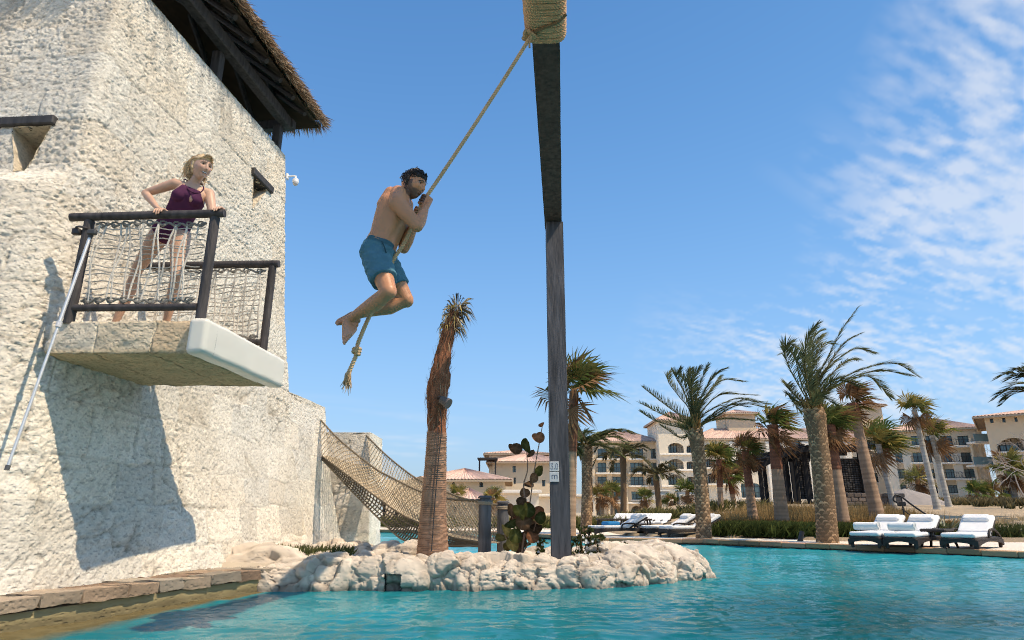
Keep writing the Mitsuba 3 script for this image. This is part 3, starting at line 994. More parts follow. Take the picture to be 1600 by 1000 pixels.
pole = thing('telescopic_pole', 'long silver aluminium pole leaning on the tower wall', 'pole')
p0, p1 = at(140, 372, 5.10), at(13, 727, 4.80)
pm = p0 + (p1 - p0) * 0.42
part(pole, 'tube', G().tube([p0, pm], 0.0135, (1, 1, 1), 16), 'm_metal', 40)
part(pole, 'inner_tube', G().tube([pm, p1], 0.0112, (1, 1, 1), 16), 'm_metal', 40)
part(pole, 'collar', G().tube([pm - (p1 - p0) * 0.012, pm + (p1 - p0) * 0.012], 0.021, (0.55, 0.55, 0.57), 14), 'm_satin', 40)
part(pole, 'end_cap', G().tube([p1, p1 + unit(p1 - p0) * 0.035], 0.017, (0.08, 0.08, 0.08), 12), 'm_satin', 40)
part(pole, 'head', G().tube([p0, p0 + unit(p0 - p1) * 0.05], 0.02, (0.06, 0.06, 0.06), 12).box(p0 + [0.02, -0.01, 0.05], (0.08, 0.04, 0.05), (0.06, 0.06, 0.06)), 'm_satin', 40)


# ---- left pool edge
def ledge_x(y):
    return -4.25 + 1.72 * (y - 2.0) / 5.2


edge = thing('pool_edge', 'sandy pool wall at the foot of the tower capped with brown stones', 'wall')
g = G()
yy = np.linspace(0.5, 7.35, 170)
zz = np.linspace(-0.8, 0.12, 24)
Y, Z = np.meshgrid(yy, zz, indexing='ij')
P = np.stack([ledge_x(Y) - 0.03, Y, Z], -1)
P[..., 0] += 0.012 * (vnoise(P, 9, 3, 3) - 0.5)
c = np.array([0.33, 0.27, 0.145]) * (0.6 + 0.8 * vnoise(P, 5, 4, 8))[..., None]
wet = np.clip((0.05 + 0.05 * vnoise(P, 4, 2, 2) - Z) / 0.03, 0, 1)[..., None]
g.grid(P, c * (1 - 0.45 * wet))
g.grid(np.stack([np.stack([ledge_x(yy) - 0.03, yy, yy * 0 + 0.12], -1), np.stack([ledge_x(yy) - 1.5, yy, yy * 0 + 0.12], -1)], 1), (0.4, 0.32, 0.22))
part(edge, 'pool_wall', g, 'm_rock', True)
r = np.random.default_rng(12)
for rowi, (o0, o1, zt) in enumerate(((0.012, 0.25, 0.214), (0.262, 0.60, 0.206), (0.61, 1.1, 0.200))):
    y = 1.2 + rowi * 0.13
    while y < 7.25:
        L = r.uniform(0.24, 0.42) * (1 + 0.35 * rowi)
        y1 = min(y + L, 7.32)
        if y1 - y > 0.1:
            t = zt + r.uniform(-0.010, 0.012)
            j = lambda: r.uniform(-0.012, 0.012)
            o0_ = o0 + (r.uniform(-0.02, 0.012) if rowi == 0 else 0)
            c8 = np.zeros((2, 2, 2, 3))
            for a, b, c_ in np.ndindex(2, 2, 2):
                yv = (y + 0.007 if b == 0 else y1 - 0.007) + j()
                ov = (o1 - 0.006 if a == 0 else o0_)
                c8[a, b, c_] = [ledge_x(yv) - ov + 0.02 + j() * 0.5, yv, (t - 0.088 if c_ == 0 else t) + j() * 0.3]
            v, f = rough_hexa(c8, 0.035, 0.016, 10, 60 + int(y * 37))
            tone = [np.array([0.24, 0.175, 0.12]), np.array([0.30, 0.235, 0.17]), np.array([0.19, 0.13, 0.09]), np.array([0.24, 0.20, 0.155])][r.integers(4)] * r.uniform(0.85, 1.2)
            part(edge, 'coping_stone', G().add(v, f, tone * (0.7 + 0.6 * vnoise(v, 11, 3, 9))[:, None]), 'm_rock', 50)
        y = y1 + 0.004

# ---- artificial rock island
isle = thing('rock_island', 'low island of pale sculpted rocks in the pool carrying the swing post', 'rocks')
CREAM = np.array([0.55, 0.475, 0.385])


def boulder(c, rad, seed, sub=4, tone=CREAM, box=None, flat=0.5, crack=0.45):
    m = trimesh.creation.icosphere(sub)
    u = np.array(m.vertices)
    s = np.sign(u) * np.abs(u) ** 0.74
    v = s * rad
    r_ = np.random.default_rng(seed)
    v = v @ rot([0, 0, 1], r_.uniform(-25, 25)).T + c
    n = unit(u / np.asarray(rad))
    k, ids = cracks(v, min(rad) * 0.95, seed, 0.018)
    tilt = r_.normal(0, 1, (400, 3))
    facet = ((v - c) * tilt[ids % 400]).sum(1)
    k2, ids2 = cracks(v + 0.01, min(rad) * 0.42, seed + 50, 0.010)
    k2 = k2 * np.clip((vnoise(v, 3.1, 2, seed + 9) - 0.42) * 5, 0, 1)
    w1, w2 = np.abs(vnoise(v * [1, 1, 0.8], 4.5, 2, seed + 31) - 0.5), np.abs(vnoise(v, 10, 2, seed + 32) - 0.5)
    fold = np.exp(-w1 / 0.022) * 0.020 + np.exp(-w2 / 0.03) * 0.010
    d = -fold - 0.022 * k2 + 0.016 * (vnoise(v, 24, 2, seed + 5) - 0.5) + 0.10 * (vnoise(v, 2.6, 3, seed) - 0.5) + 0.035 * (vnoise(v, 9, 3, seed + 2) - 0.5) - 0.045 * k * crack * 1.6 + 0.12 * np.clip(facet, -0.35, 0.35)
    v = v + n * d[:, None]
    if box is not None:
        mm = Manifold(m3_mesh(v, m.faces)).refine_to_length(0.03)
        bx = Manifold.cube(box[1], True).translate(box[0])
        mm = mm - bx
        mesh = mm.to_mesh()
        v, f = np.array(mesh.vert_properties[:, :3]), np.array(mesh.tri_verts)
        k, _ = cracks(v, min(rad) * 0.95, seed, 0.018)
    else:
        f = m.faces
    t = 0.72 + 0.56 * vnoise(v, 7, 3, 3)
    col_ = tone * t[:, None]
    warm = np.clip(vnoise(v, 1.7, 2, 6) * 1.6 - 0.6, 0, 1)[:, None]
    col_ = col_ * (1 - 0.35 * warm) + np.array([0.58, 0.45, 0.33]) * 0.35 * warm * t[:, None]
    if box is not None:
        w1 = np.abs(vnoise(v * [1, 1, 0.8], 4.5, 2, seed + 31) - 0.5)
    dk = np.clip(k * 0.8 * crack * 1.3 + 0.22 * np.exp(-w1 / 0.015), 0, 0.7)[:, None]
    col_ = col_ * (1 - dk) + np.array([0.22, 0.17, 0.12]) * dk
    wet = np.clip((0.035 + 0.05 * vnoise(v, 5, 2, 8) - v[:, 2]) / 0.03, 0, 1)[:, None]
    col_ = col_ * (1 - 0.4 * wet)
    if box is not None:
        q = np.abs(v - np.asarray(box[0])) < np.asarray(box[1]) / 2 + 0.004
        col_[q.all(1)] = (0.035, 0.033, 0.030)  # cut openings painted near-black: dark pipe, with their shade put into the colour
    return G().add(v, f, col_)


def m3_mesh(v, f):
    from manifold3d import Mesh
    return Mesh(np.asarray(v, np.float32), np.asarray(f, np.uint32))


FRONT = spline([(-2.42, 7.42), (-1.7, 7.50), (-0.9, 7.46), (0.0, 7.52), (0.9, 7.62), (1.5, 7.95), (1.85, 8.5), (2.05, 9.2), (1.9, 9.9)], 200)
Lc = np.r_[0, np.cumsum(np.linalg.norm(np.diff(FRONT, axis=0), axis=1))]
r = np.random.default_rng(77)
s, k = 0.0, 0
while s < Lc[-1]:
    i = np.searchsorted(Lc, s)
    p = FRONT[min(i, 199)]
    big = 1.45 if 5.0 < s < 6.0 else 1.0
    rx, ry, rz = r.uniform(0.36, 0.48) * (1.1 if big > 1 else 1), r.uniform(0.28, 0.36) * big, r.uniform(0.285, 0.335)
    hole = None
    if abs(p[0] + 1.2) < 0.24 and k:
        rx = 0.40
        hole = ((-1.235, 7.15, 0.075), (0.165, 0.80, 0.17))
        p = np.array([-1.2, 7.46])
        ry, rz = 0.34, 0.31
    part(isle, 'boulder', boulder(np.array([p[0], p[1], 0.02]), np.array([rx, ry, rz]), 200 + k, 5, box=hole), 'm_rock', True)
    s += rx * 1.05
    k += 1
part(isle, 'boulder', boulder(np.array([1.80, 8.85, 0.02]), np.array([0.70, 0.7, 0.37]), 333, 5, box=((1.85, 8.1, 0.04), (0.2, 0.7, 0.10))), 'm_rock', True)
part(isle, 'boulder', boulder(np.array([1.95, 8.30, 0.0]), np.array([0.36, 0.30, 0.24]), 338, 5), 'm_rock', True)
part(isle, 'boulder', boulder(np.array([1.35, 8.35, 0.02]), np.array([0.55, 0.5, 0.36]), 335, 5), 'm_rock', True)
for (px, py, y, rx, rz, t) in ((415, 868, 8.0, 0.55, 0.40, 1), (500, 868, 8.25, 0.42, 0.30, 1), (545, 862, 8.6, 0.4, 0.30, 1), (590, 862, 8.9, 0.44, 0.36, 1.0), (622, 862, 8.3, 0.30, 0.29, 0.62), (655, 862, 8.6, 0.42, 0.37, 1), (728, 864, 8.2, 0.24, 0.27, 1.0), (765, 866, 8.05, 0.2, 0.22, 0.6),
                             (800, 862, 8.5, 0.35, 0.27, 1), (880, 860, 8.5, 0.32, 0.28, 1.05), (918, 856, 8.7, 0.30, 0.29, 1.05), (955, 862, 8.6, 0.35, 0.28, 1), (470, 852, 9.6, 0.5, 0.32, 1), (540, 850, 10.2, 0.5, 0.33, 1), (860, 850, 9.8, 0.5, 0.26, 1), (930, 852, 9.9, 0.45, 0.25, 1)):
    q = at(px, py, y)
    part(isle, 'boulder', boulder(np.array([q[0], q[1], 0.03]), np.array([rx, rx * 0.8, rz]), 400 + px, 4, CREAM * t if t >= 1 else np.array([0.36, 0.31, 0.25])), 'm_rock', True)
g = G()
body = sg.LineString([(-3.2, 8.4), (-1.7, 8.5), (0.7, 8.6), (1.05, 8.9)]).buffer(0.95)
x, y = np.meshgrid(np.linspace(-4.3, 2.6, 70), np.linspace(7.2, 12.2, 50), indexing='ij')
dist = np.array([body.exterior.distance(sg.Point(a, b)) * (1 if body.contains(sg.Point(a, b)) else -1) for a, b in zip(x.ravel(), y.ravel())]).reshape(x.shape)
left = np.clip((-2.0 - x) / 0.8, 0, 1) * np.clip((y - 7.6) / 0.5, 0, 1) * 0.5
z = 0.22 * np.clip((np.where(left > 0.02, np.maximum(dist, left - 0.2), dist) + 0.15) / 0.3, -2, 1) + 0.03 * vnoise(np.stack([x, y, x * 0], -1), 3, 3, 2)
g.grid(np.stack([x, y, z], -1), np.array([0.50, 0.42, 0.32]) * (0.8 + 0.4 * vnoise(np.stack([x, y, z], -1), 5, 3, 1))[..., None])
part(isle, 'sand', g, 'm_rock', True)

# ------------------------------------------------------------------ swing post with its beam and the rope
post = thing('swing_post', 'tall dark timber post on the rocks with a beam reaching out over the pool', 'post')
PX, PY = 0.555, 7.60


def timber(g, c8, col, res=0.05):
    v, f = rough_hexa(c8, res, 0.003, 6, 3)
    return g.add(v, f, col * (0.75 + 0.5 * vnoise(v * [9, 9, 0.8], 3, 3, 2))[:, None])


def hexa(x0, x1, y0, y1, z0, z1):
    return np.array([[[[x, y, z] for z in (z0, z1)] for y in (y0, y1)] for x in (x0, x1)])


GREYWOOD = np.array([0.058, 0.057, 0.064])
part(post, 'upright', timber(G(), hexa(PX - 0.108, PX + 0.108, PY, PY + 0.23, 0.05, 4.395), GREYWOOD), 'm_wood', 30)
bm = hexa(PX - 0.112, PX + 0.112, 3.3, PY + 0.26, 4.40, 4.66)
bm[:, 0, :, 0] += -0.325 - 0.035
bm[:, 1, :, 0] += 0.0
part(post, 'beam', timber(G(), bm, np.array([0.050, 0.036, 0.029])), 'm_wood', 30)


def beam_x(y):
    return PX - 0.36 * (PY + 0.26 - y) / (PY + 0.26 - 3.3)


ROPE = np.array([0.54, 0.36, 0.195])
wrap = thing('rope_wrapping', 'thick coils of tan rope wound round the beam end', 'rope')
n = 20
a = np.linspace(0, n * 2 * np.pi, n * 44)
yw = 4.27 - 0.030 * a / (2 * np.pi)
ex = 0.150 * np.sign(np.cos(a)) * np.abs(np.cos(a)) ** 0.42
ez = 0.160 * np.sign(np.sin(a)) * np.abs(np.sin(a)) ** 0.42
wob = 0.006 * (vnoise(np.stack([a * 0.05, a * 0, a * 0], -1), 3, 2, 1) - 0.5)
P = np.stack([beam_x(yw) + ex * (1 + wob * 3), yw + 0.012 * np.sin(a * 0.5 + 1), 4.53 + ez * (1 + wob * 3)], -1)
P = spline(P, len(P) * 3)
part(wrap, 'coil', G().tube(P, 0.0165, np.array([0.60, 0.35, 0.19]) * (0.8 + 0.4 * vnoise(P, 9, 2, 3))[:, None], 12, lobes=3, pitch=0.06), 'm_vc', True)
r = np.random.default_rng(5)
g = G()
kx = beam_x(4.13) - 0.115
for q in range(5):
    t = np.linspace(0, 1, 14)
    ph = r.uniform(0, 6)
    g.tube(np.stack([kx + 0.03 * np.sin(t * 7 + ph) + 0.05 * t - 0.03, 4.14 + 0.05 * np.cos(t * 6 + ph), 4.35 - 0.03 * np.abs(np.sin(t * 5 + ph))], -1), 0.014, ROPE * 0.8, 10, lobes=3)
q0 = np.array([kx + 0.02, 4.12, 4.345])
g.tube(spline([q0, q0 + [0.09, -0.06, 0.0], q0 + [0.18, -0.10, 0.01], q0 + [0.245, -0.14, 0.05]], 20), 0.013, ROPE * 0.35, 8)
g.tube(spline([q0, q0 + [-0.03, 0.0, -0.05], q0 + [-0.03, 0.01, -0.13]], 12), 0.008, ROPE * 0.7, 8)
part(wrap, 'knot', g, 'm_vc', 50)

YC = 4.42
rp = thing('swing_rope', 'twisted tan rope swung out from the beam with a knot and frayed end', 'rope')
rope_pts = [q0 + [-0.01, 0, -0.015]]
hand_p = at(662, 314, YC)
for t in np.linspace(0.15, 0.85, 4):
    rope_pts.append(q0 + (hand_p - q0) * t - [0, 0, 0.02 * math.sin(t * 3.14)])
rope_pts += [hand_p, at(653, 331, YC), at(641, 360, YC - 0.02), at(629, 384, YC - 0.03), at(614, 407, YC - 0.02), at(600, 442, YC), at(584, 481, YC + 0.0), at(575, 499, YC + 0.0), at(566, 520, YC), at(559, 538, YC), at(557, 553, YC), at(552, 566, YC), at(545, 582, YC), at(540, 595, YC)]
RP = spline(rope_pts, 900)
part(rp, 'strand', G().tube(RP, 0.0148, ROPE * (0.85 + 0.3 * vnoise(RP, 7, 2, 3))[:, None], 12, lobes=3, pitch=0.065, depth=0.3), 'm_vc', True)
kc = at(557, 549, YC)
g = G()
t = np.linspace(0, 2 * np.pi * 2.2, 40)
ax = unit(at(552, 566, YC) - at(562, 530, YC))
e1 = unit(np.cross(ax, [0, 1, 0]))
e2 = np.cross(ax, e1)
g.tube(kc + (0.023 * np.cos(t))[:, None] * e1 + (0.023 * np.sin(t))[:, None] * e2 + ((t / t[-1] - 0.5) * 0.042)[:, None] * ax, 0.0135, ROPE * 0.95, 10, lobes=3)
part(rp, 'knot', g, 'm_vc', 50)
g = G()
e = at(540, 595, YC)
r = np.random.default_rng(8)
for k in range(46):
    d = unit(ax + r.normal(0, 0.22, 3))
    L = r.uniform(0.04, 0.10)
    st = at(547, 578, YC) + r.normal(0, 0.007, 3) + ax * r.uniform(0, 0.07)
    g.tube(spline([st, st + d * L * 0.5 + r.normal(0, 0.006, 3), st + d * L + [0, 0, -0.015]], 6), [0.004, 0.004, 0.0035, 0.003, 0.0025, 0.0015], ROPE * r.uniform(0.6, 1.15), 4)
part(rp, 'frayed_end', g)

# depth marker plates
sgn = thing('depth_sign', 'two small white plates reading 3.0 m fixed to the timber post', 'sign')
s0, s1, s2, s3 = at(858.5, 721, PY), at(873.5, 736.5, PY), at(858.5, 737.5, PY), at(873.5, 753, PY)


def lettering(text, h, c, width, col, parent, name, bold=True):
    m = meshkit.text_mesh(text, h, 0.002, bold)
    v = np.array(m.vertices)
    v[:, :2] -= (v[:, :2].min(0) + v[:, :2].max(0)) / 2
    if width:
        v[:, 0] *= width / np.ptp(v[:, 0])
    g = G().add(np.stack([c[0] + v[:, 0], c[1] - v[:, 2], c[2] + v[:, 1]], -1), np.array(m.faces), col)
    part(parent, name, g)


for nm, a, b, txt, h, wd in (('upper_plate', s0, s1, '3.0', 0.068, 0.088), ('lower_plate', s2, s3, 'm', 0.062, 0.066)):
    c = (a + b) / 2
    part(sgn, nm, G().box([c[0], PY - 0.006, c[2]], (b[0] - a[0], 0.012, a[2] - b[2]), (0.50, 0.50, 0.50), None, 0.003), 'm_satin')
    lettering(txt, h, (c[0] + (0.0 if txt != 'm' else 0.004), PY - 0.0125, c[2]), wd, (0.10, 0.12, 0.17), sgn, 'lettering', False)
# ================================================================== PLANTS AND NET ON THE ISLAND
# headless palm trunk
stump = thing('palm_stump', 'tall brown palm trunk with only a tuft of dry leaf stubs left on top', 'palm tree')
YS = 7.9
cl = spline([at(676, 872, YS), at(677, 800, YS), at(681, 720, YS), at(683, 660, YS), at(683, 620, YS), at(689, 575, YS), at(697, 535, YS), at(707, 500, YS), at(712, 488, YS)], 420)
zc = cl[:, 2]
zpx = lambda py: at(690, py, YS)[2]
rad = np.interp(zc, [zpx(872), zpx(850), zpx(800), zpx(720), zpx(665), zpx(640), zpx(600), zpx(570), zpx(540), zpx(505), zpx(488)], [0.185, 0.172, 0.148, 0.122, 0.110, 0.122, 0.132, 0.106, 0.090, 0.076, 0.06])
split = zpx(672)
sd = 72
t_, a_, b_ = frames(cl)
ang = np.arange(sd) * 2 * np.pi / sd
A, ZZ = np.meshgrid(ang, zc)
P0 = cl[:, None] + (np.cos(A)[..., None] * a_[:, None] + np.sin(A)[..., None] * b_[:, None]) * rad[:, None, None]
low = np.clip((split + 0.10 * (vnoise(P0 * [1, 1, 0.3], 5, 2, 4) - 0.5) * 2 - ZZ) / 0.03, 0, 1)
rings = (ZZ * 44 + 0.9 * vnoise(P0, 6, 2, 1) + 0.3 * np.sin(A)) % 1
ringd = np.where(rings < 0.78, rings * 0.016, (1 - rings) * 0.056)
fib = (vnoise(P0 * [1, 1, 0.16], 40, 3, 2) - 0.5) * 0.035 + (vnoise(P0 * [1, 1, 0.6], 9, 2, 3) - 0.5) * 0.05
d = low * (ringd + 0.008 * (vnoise(P0, 30, 2, 6) - 0.5)) + (1 - low) * fib
P = P0 + (np.cos(A)[..., None] * a_[:, None] + np.sin(A)[..., None] * b_[:, None]) * d[..., None]
tone = 0.7 + 0.6 * vnoise(P * [1, 1, 0.5], 16, 3, 7)
dark = np.clip((rings - 0.66) * 8, 0, 1) * 0.95
cl_ = np.array([0.36, 0.215, 0.14]) * (1 - 0.65 * dark)[..., None]
cu_ = np.array([0.24, 0.10, 0.052]) * (0.5 + vnoise(P * [1, 1, 0.2], 26, 3, 8))[..., None]
C = (cl_ * low[..., None] + cu_ * (1 - low[..., None])) * tone[..., None]
g = G().grid(np.concatenate([P, P[:, :1]], 1), np.concatenate([C, C[:, :1]], 1))
part(stump, 'trunk', g, 'm_vc', True)
r = np.random.default_rng(3)
g = G()
N = 900
i = r.integers(0, len(cl) - 30, N)
i = i[zc[i] > split - 0.02]
N = len(i)
ph = r.uniform(0, 2 * np.pi, N)
o = np.cos(ph)[:, None] * a_[i] + np.sin(ph)[:, None] * b_[i]
st = cl[i] + o * (rad[i] * 0.97)[:, None]
sg_ = r.choice([-1, 1], N, p=[0.35, 0.65])[:, None]
tip = st + o * r.uniform(0.0, 0.05, N)[:, None] + t_[i] * sg_ * r.uniform(0.04, 0.2, N)[:, None] + r.normal(0, 0.015, (N, 3))
col = np.where(r.random((N, 1)) < 0.7, np.array([[0.19, 0.095, 0.055]]), np.array([[0.36, 0.25, 0.15]])) * r.uniform(0.5, 1.3, (N, 1))
g.blades(st, tip, np.cross(o, t_[i]), r.uniform(0.003, 0.014, N), col, bend=o * 0.012)
part(stump, 'fibre', g, kind='stuff')
g = G()      # cut leaf stubs
topc, tdir = cl[-6], unit(t_[-6])
N = 340
ph = r.uniform(0, 2 * np.pi, N)
lift = r.uniform(-0.9, 1.0, N)
dirs = unit(np.stack([np.cos(ph), np.sin(ph), lift], -1))
st = topc + dirs * 0.05 + tdir * r.uniform(-0.20, 0.14, N)[:, None]
L = r.uniform(0.08, 0.20, N)
drop = np.where(lift < 0.35, -0.16, 0.0) * L / 0.2
tip = st + dirs * L[:, None] + np.stack([0.03 * np.ones(N), 0 * ph, drop], -1)
yel = (np.cos(ph) < 0.1) & (lift < 0.15) & (r.random(N) < 0.6)
col = np.where(yel[:, None], [[0.58, 0.43, 0.13]], np.where(r.random((N, 1)) < 0.55, [[0.085, 0.07, 0.05]], [[0.44, 0.34, 0.20]])) * r.uniform(0.6, 1.2, (N, 1))
g.blades(st, tip, r.normal(0, 1, (N, 3)), r.uniform(0.008, 0.022, N), col, bend=dirs * 0.03 + np.array([0, 0, 0.03]))
part(stump, 'leaf_stub', g, kind='stuff', label='dry cut leaf stubs, some yellow')
sp = thing('spotlight', 'small dark spotlight strapped high on the brown palm trunk', 'lamp')
c = at(694, 627, YS - 0.19)
dn = unit(np.array([0.55, -0.25, -0.35]))
g = G().tube([c - dn * 0.05, c - dn * 0.045, c + dn * 0.05, c + dn * 0.055], [0.04, 0.05, 0.055, 0.056], (0.10, 0.085, 0.075), 18)
part(sp, 'housing', g, 'm_satin', 40)
part(sp, 'rim', G().tube([c + dn * 0.045, c + dn * 0.075], 0.066, (0.12, 0.10, 0.09), 20), 'm_satin', 40)
part(sp, 'bracket', G().tube(spline([c - dn * 0.03 + [0, 0, 0.04], c + [-0.07, 0.02, 0.06], c + [-0.09, 0.09, 0.03]], 10), 0.010, (0.06, 0.05, 0.05), 6), 'm_satin')
cab = [at(688, 640, YS - 0.16), at(690, 668, YS - 0.135), at(685, 720, YS - 0.150), at(680, 780, YS - 0.175), at(674, 862, YS - 0.215)]
part(sp, 'cable', G().tube(spline(cab, 60), 0.006, (0.03, 0.03, 0.03), 6), 'm_satin')
cab = [at(684, 668, YS - 0.135), at(680, 720, YS - 0.150), at(675, 780, YS - 0.175)]
part(sp, 'cable', G().tube(spline(cab, 40), 0.004, (0.05, 0.04, 0.04), 6), 'm_satin')

# bollards
bol = []
for k, (px, y, w) in enumerate(((758, 8.15, 0.078), (786, 8.95, 0.078))):
    b = thing('mooring_post', ['front grey timber post holding the corner of the climbing net', 'rear grey timber post behind the net, beside the round-leaved plant'][k], 'post', 'posts at the foot of the net')
    base, top = at(px, 856, y), at(px, (779, 787)[k], y)
    base = np.array([top[0], y, 0.10])
    p = np.vstack([np.linspace(base, top - [0, 0, 0.015], 20), top])
    g = G().tube(p, np.r_[np.full(20, w), w * 0.82], np.array([0.11, 0.108, 0.11]) * (0.7 + 0.6 * vnoise(p * [1, 1, 1], 9, 2, k))[:, None], 22)
    part(b, 'shaft', g, 'm_wood', 40)
    part(b, 'cap', G().tube([top + [0, 0, 0.0], top + [0, 0, 0.02], top + [0, 0, 0.035]], [w * 1.12, w * 1.12, w * 0.8], (0.085, 0.08, 0.08), 22), 'm_wood', 40)
    bol.append((base, top))

# climbing net
net = thing('climbing_net', 'tan rope climbing net slung from the stone walls down to the grey posts', 'net')
NETC = np.array([0.42, 0.34, 0.24])
yA = [12.3, 11.0, 10.2, 9.6, 9.0, 8.5, 8.18]
Rf = spline([at(493, 647, 12.3), at(528, 685, 11.5), at(579, 727, 10.5), at(609, 745, 10.0), at(662, 770, 9.2), at(705, 780, 8.6), at(751, 782, 8.18)], 200)
Lf = spline([at(494, 706, 12.3), at(530, 733, 11.6), at(567, 761, 10.9), at(618, 798, 10.0), at(652, 816, 9.4), at(700, 838, 8.7), at(750, 848, 8.18)], 200)
Kf = spline([at(494, 708, 12.3), at(526, 742, 11.6), at(560, 778, 10.9), at(600, 818, 10.0), at(634, 845, 9.4), at(690, 852, 8.7), at(748, 853, 8.18)], 200)
Rb = spline([at(573, 681, 12.9), at(600, 708, 12.3), at(630, 733, 11.6), at(655, 750, 11.0), at(700, 770, 10.2), at(740, 783, 9.5), at(784, 790, 8.95)], 200)
Lb = spline([at(577, 730, 12.9), at(610, 768, 12.2), at(640, 795, 11.5), at(670, 815, 10.8), at(710, 832, 10.0), at(750, 840, 9.4), at(784, 848, 8.95)], 200)


def net_sheet(A, B, nl, nd, r, col, sag=0.0, diamond=True, seed=0):
    g = G()
    rr = np.random.default_rng(seed)

    def pt(u, v):
        i = u * 199
        k = np.minimum(i.astype(int), 198)
        f = (i - k)[:, None]
        a, b = A[k] * (1 - f) + A[k + 1] * f, B[k] * (1 - f) + B[k + 1] * f
        p = a + (b - a) * v[:, None]
        p[:, 2] -= sag * np.sin(np.pi * v) * np.sin(np.pi * np.clip(u, 0, 1))
        w = 0.02
        return p + w * (np.stack([vnoise(p, 4, 2, 1), vnoise(p, 4, 2, 2), vnoise(p, 4, 2, 3)], -1) - 0.5)

    if diamond:
        for s in (-1, 1):
            for k in range(-nd // 6, nd + nd // 6):
                v = np.linspace(0, 1, 16)
                u = (k + 0.5) / nd + s * (v - 0.5) * 0.13
                ok = (u >= 0) & (u <= 1)
                if ok.sum() > 2:
                    g.tube(pt(u[ok], v[ok]), r, col * rr.uniform(0.75, 1.2), 4, cap=False)
    else:
        for k in range(nd):
            v = np.linspace(0, 1, 8)
            g.tube(pt(np.full(8, (k + 0.5) / nd) + 0.006 * np.sin(v * 3), v), r, col * rr.uniform(0.75, 1.2), 4, cap=False)
        for k in range(nl + 1):
            u = np.linspace(0, 1, 90)
            g.tube(pt(u, np.full(90, k / nl)), r, col * rr.uniform(0.75, 1.2), 4, cap=False)
    return g


part(net, 'front_panel', net_sheet(Rf, Lf, 8, 50, 0.0070, NETC * 1.45, 0.0, True, 1), 'm_vc', 60)
part(net, 'floor_panel', net_sheet(Lf, Lb, 12, 60, 0.0085, NETC * 0.75, 0.05, False, 2), 'm_vc', 60)
part(net, 'front_skirt', net_sheet(Lf, Kf, 4, 70, 0.0115, NETC * 0.28, 0.0, False, 3), 'm_vc', 60, label='dark doubled edge of the net')
part(net, 'back_panel', net_sheet(Rb, Lb, 8, 50, 0.0070, NETC * 1.3, 0.0, True, 4), 'm_vc', 60)
for nm, L, q in (('front_rope', Rf, 0.016), ('back_rope', Rb, 0.016), ('lower_rope', Lf, 0.014), ('lower_rope', Kf, 0.014)):
    part(net, nm, G().tube(L, q, NETC * 0.45, 8, lobes=3), 'm_vc', 60)
for k in range(2):
    b, t = bol[k]
    q = np.linspace(0, 2 * np.pi * 2, 30)
    part(net, 'lashing', G().tube(np.stack([t[0] + 0.088 * np.cos(q), t[1] + 0.088 * np.sin(q), t[2] - 0.03 - q * 0.003], -1), 0.010, NETC * 0.8, 6))

# sea grape with big round leaves
sgp = thing('sea_grape', 'leggy plant with large round brown and olive leaves left of the timber post', 'plant')
YG = 7.95
for pts, r0 in (([(815, 866), (822, 800), (818, 760), (824, 735), (823, 706)], 0.011), ([(815, 862), (826, 800), (834, 740), (843, 690), (848, 662)], 0.009), ([(812, 866), (806, 830), (800, 806)], 0.009), ([(812, 868), (796, 850), (788, 835)], 0.009), ([(816, 866), (832, 835), (840, 806)], 0.009)):
    p = spline([at(x, y, YG + 0.02 * math.sin(x)) for x, y in pts], 30)
    part(sgp, 'stem', G().tube(p, np.linspace(r0, r0 * 0.6, 30), (0.30, 0.19, 0.13), 7), 'm_vc', 50)
LEAF = [(805, 700, 13, 1), (823, 697, 14, 1), (829, 709, 9, 0), (841, 683, 11, 2), (842, 735, 11, 0), (834, 746, 9, 0), (826, 757, 9, 2), (820, 770, 9, 0), (815, 783, 9, 0), (822, 790, 9, 2), (799, 796, 12, 0), (812, 800, 14, 1), (826, 796, 13, 0), (838, 800, 13, 1), (845, 808, 11, 1), (805, 811, 13, 0), (818, 816, 13, 0), (830, 822, 14, 0), (821, 836, 13, 0), (806, 836, 13, 0), (812, 846, 12, 0), (791, 828, 12, 0), (785, 840, 12, 3), (801, 851, 12, 3), (820, 852, 11, 0), (832, 839, 10, 0), (794, 853, 9, 3), (838, 826, 11, 0), (798, 818, 11, 0), (825, 806, 11, 0), (846, 663, 6, 2), (810, 858, 10, 0)]
r = np.random.default_rng(14)
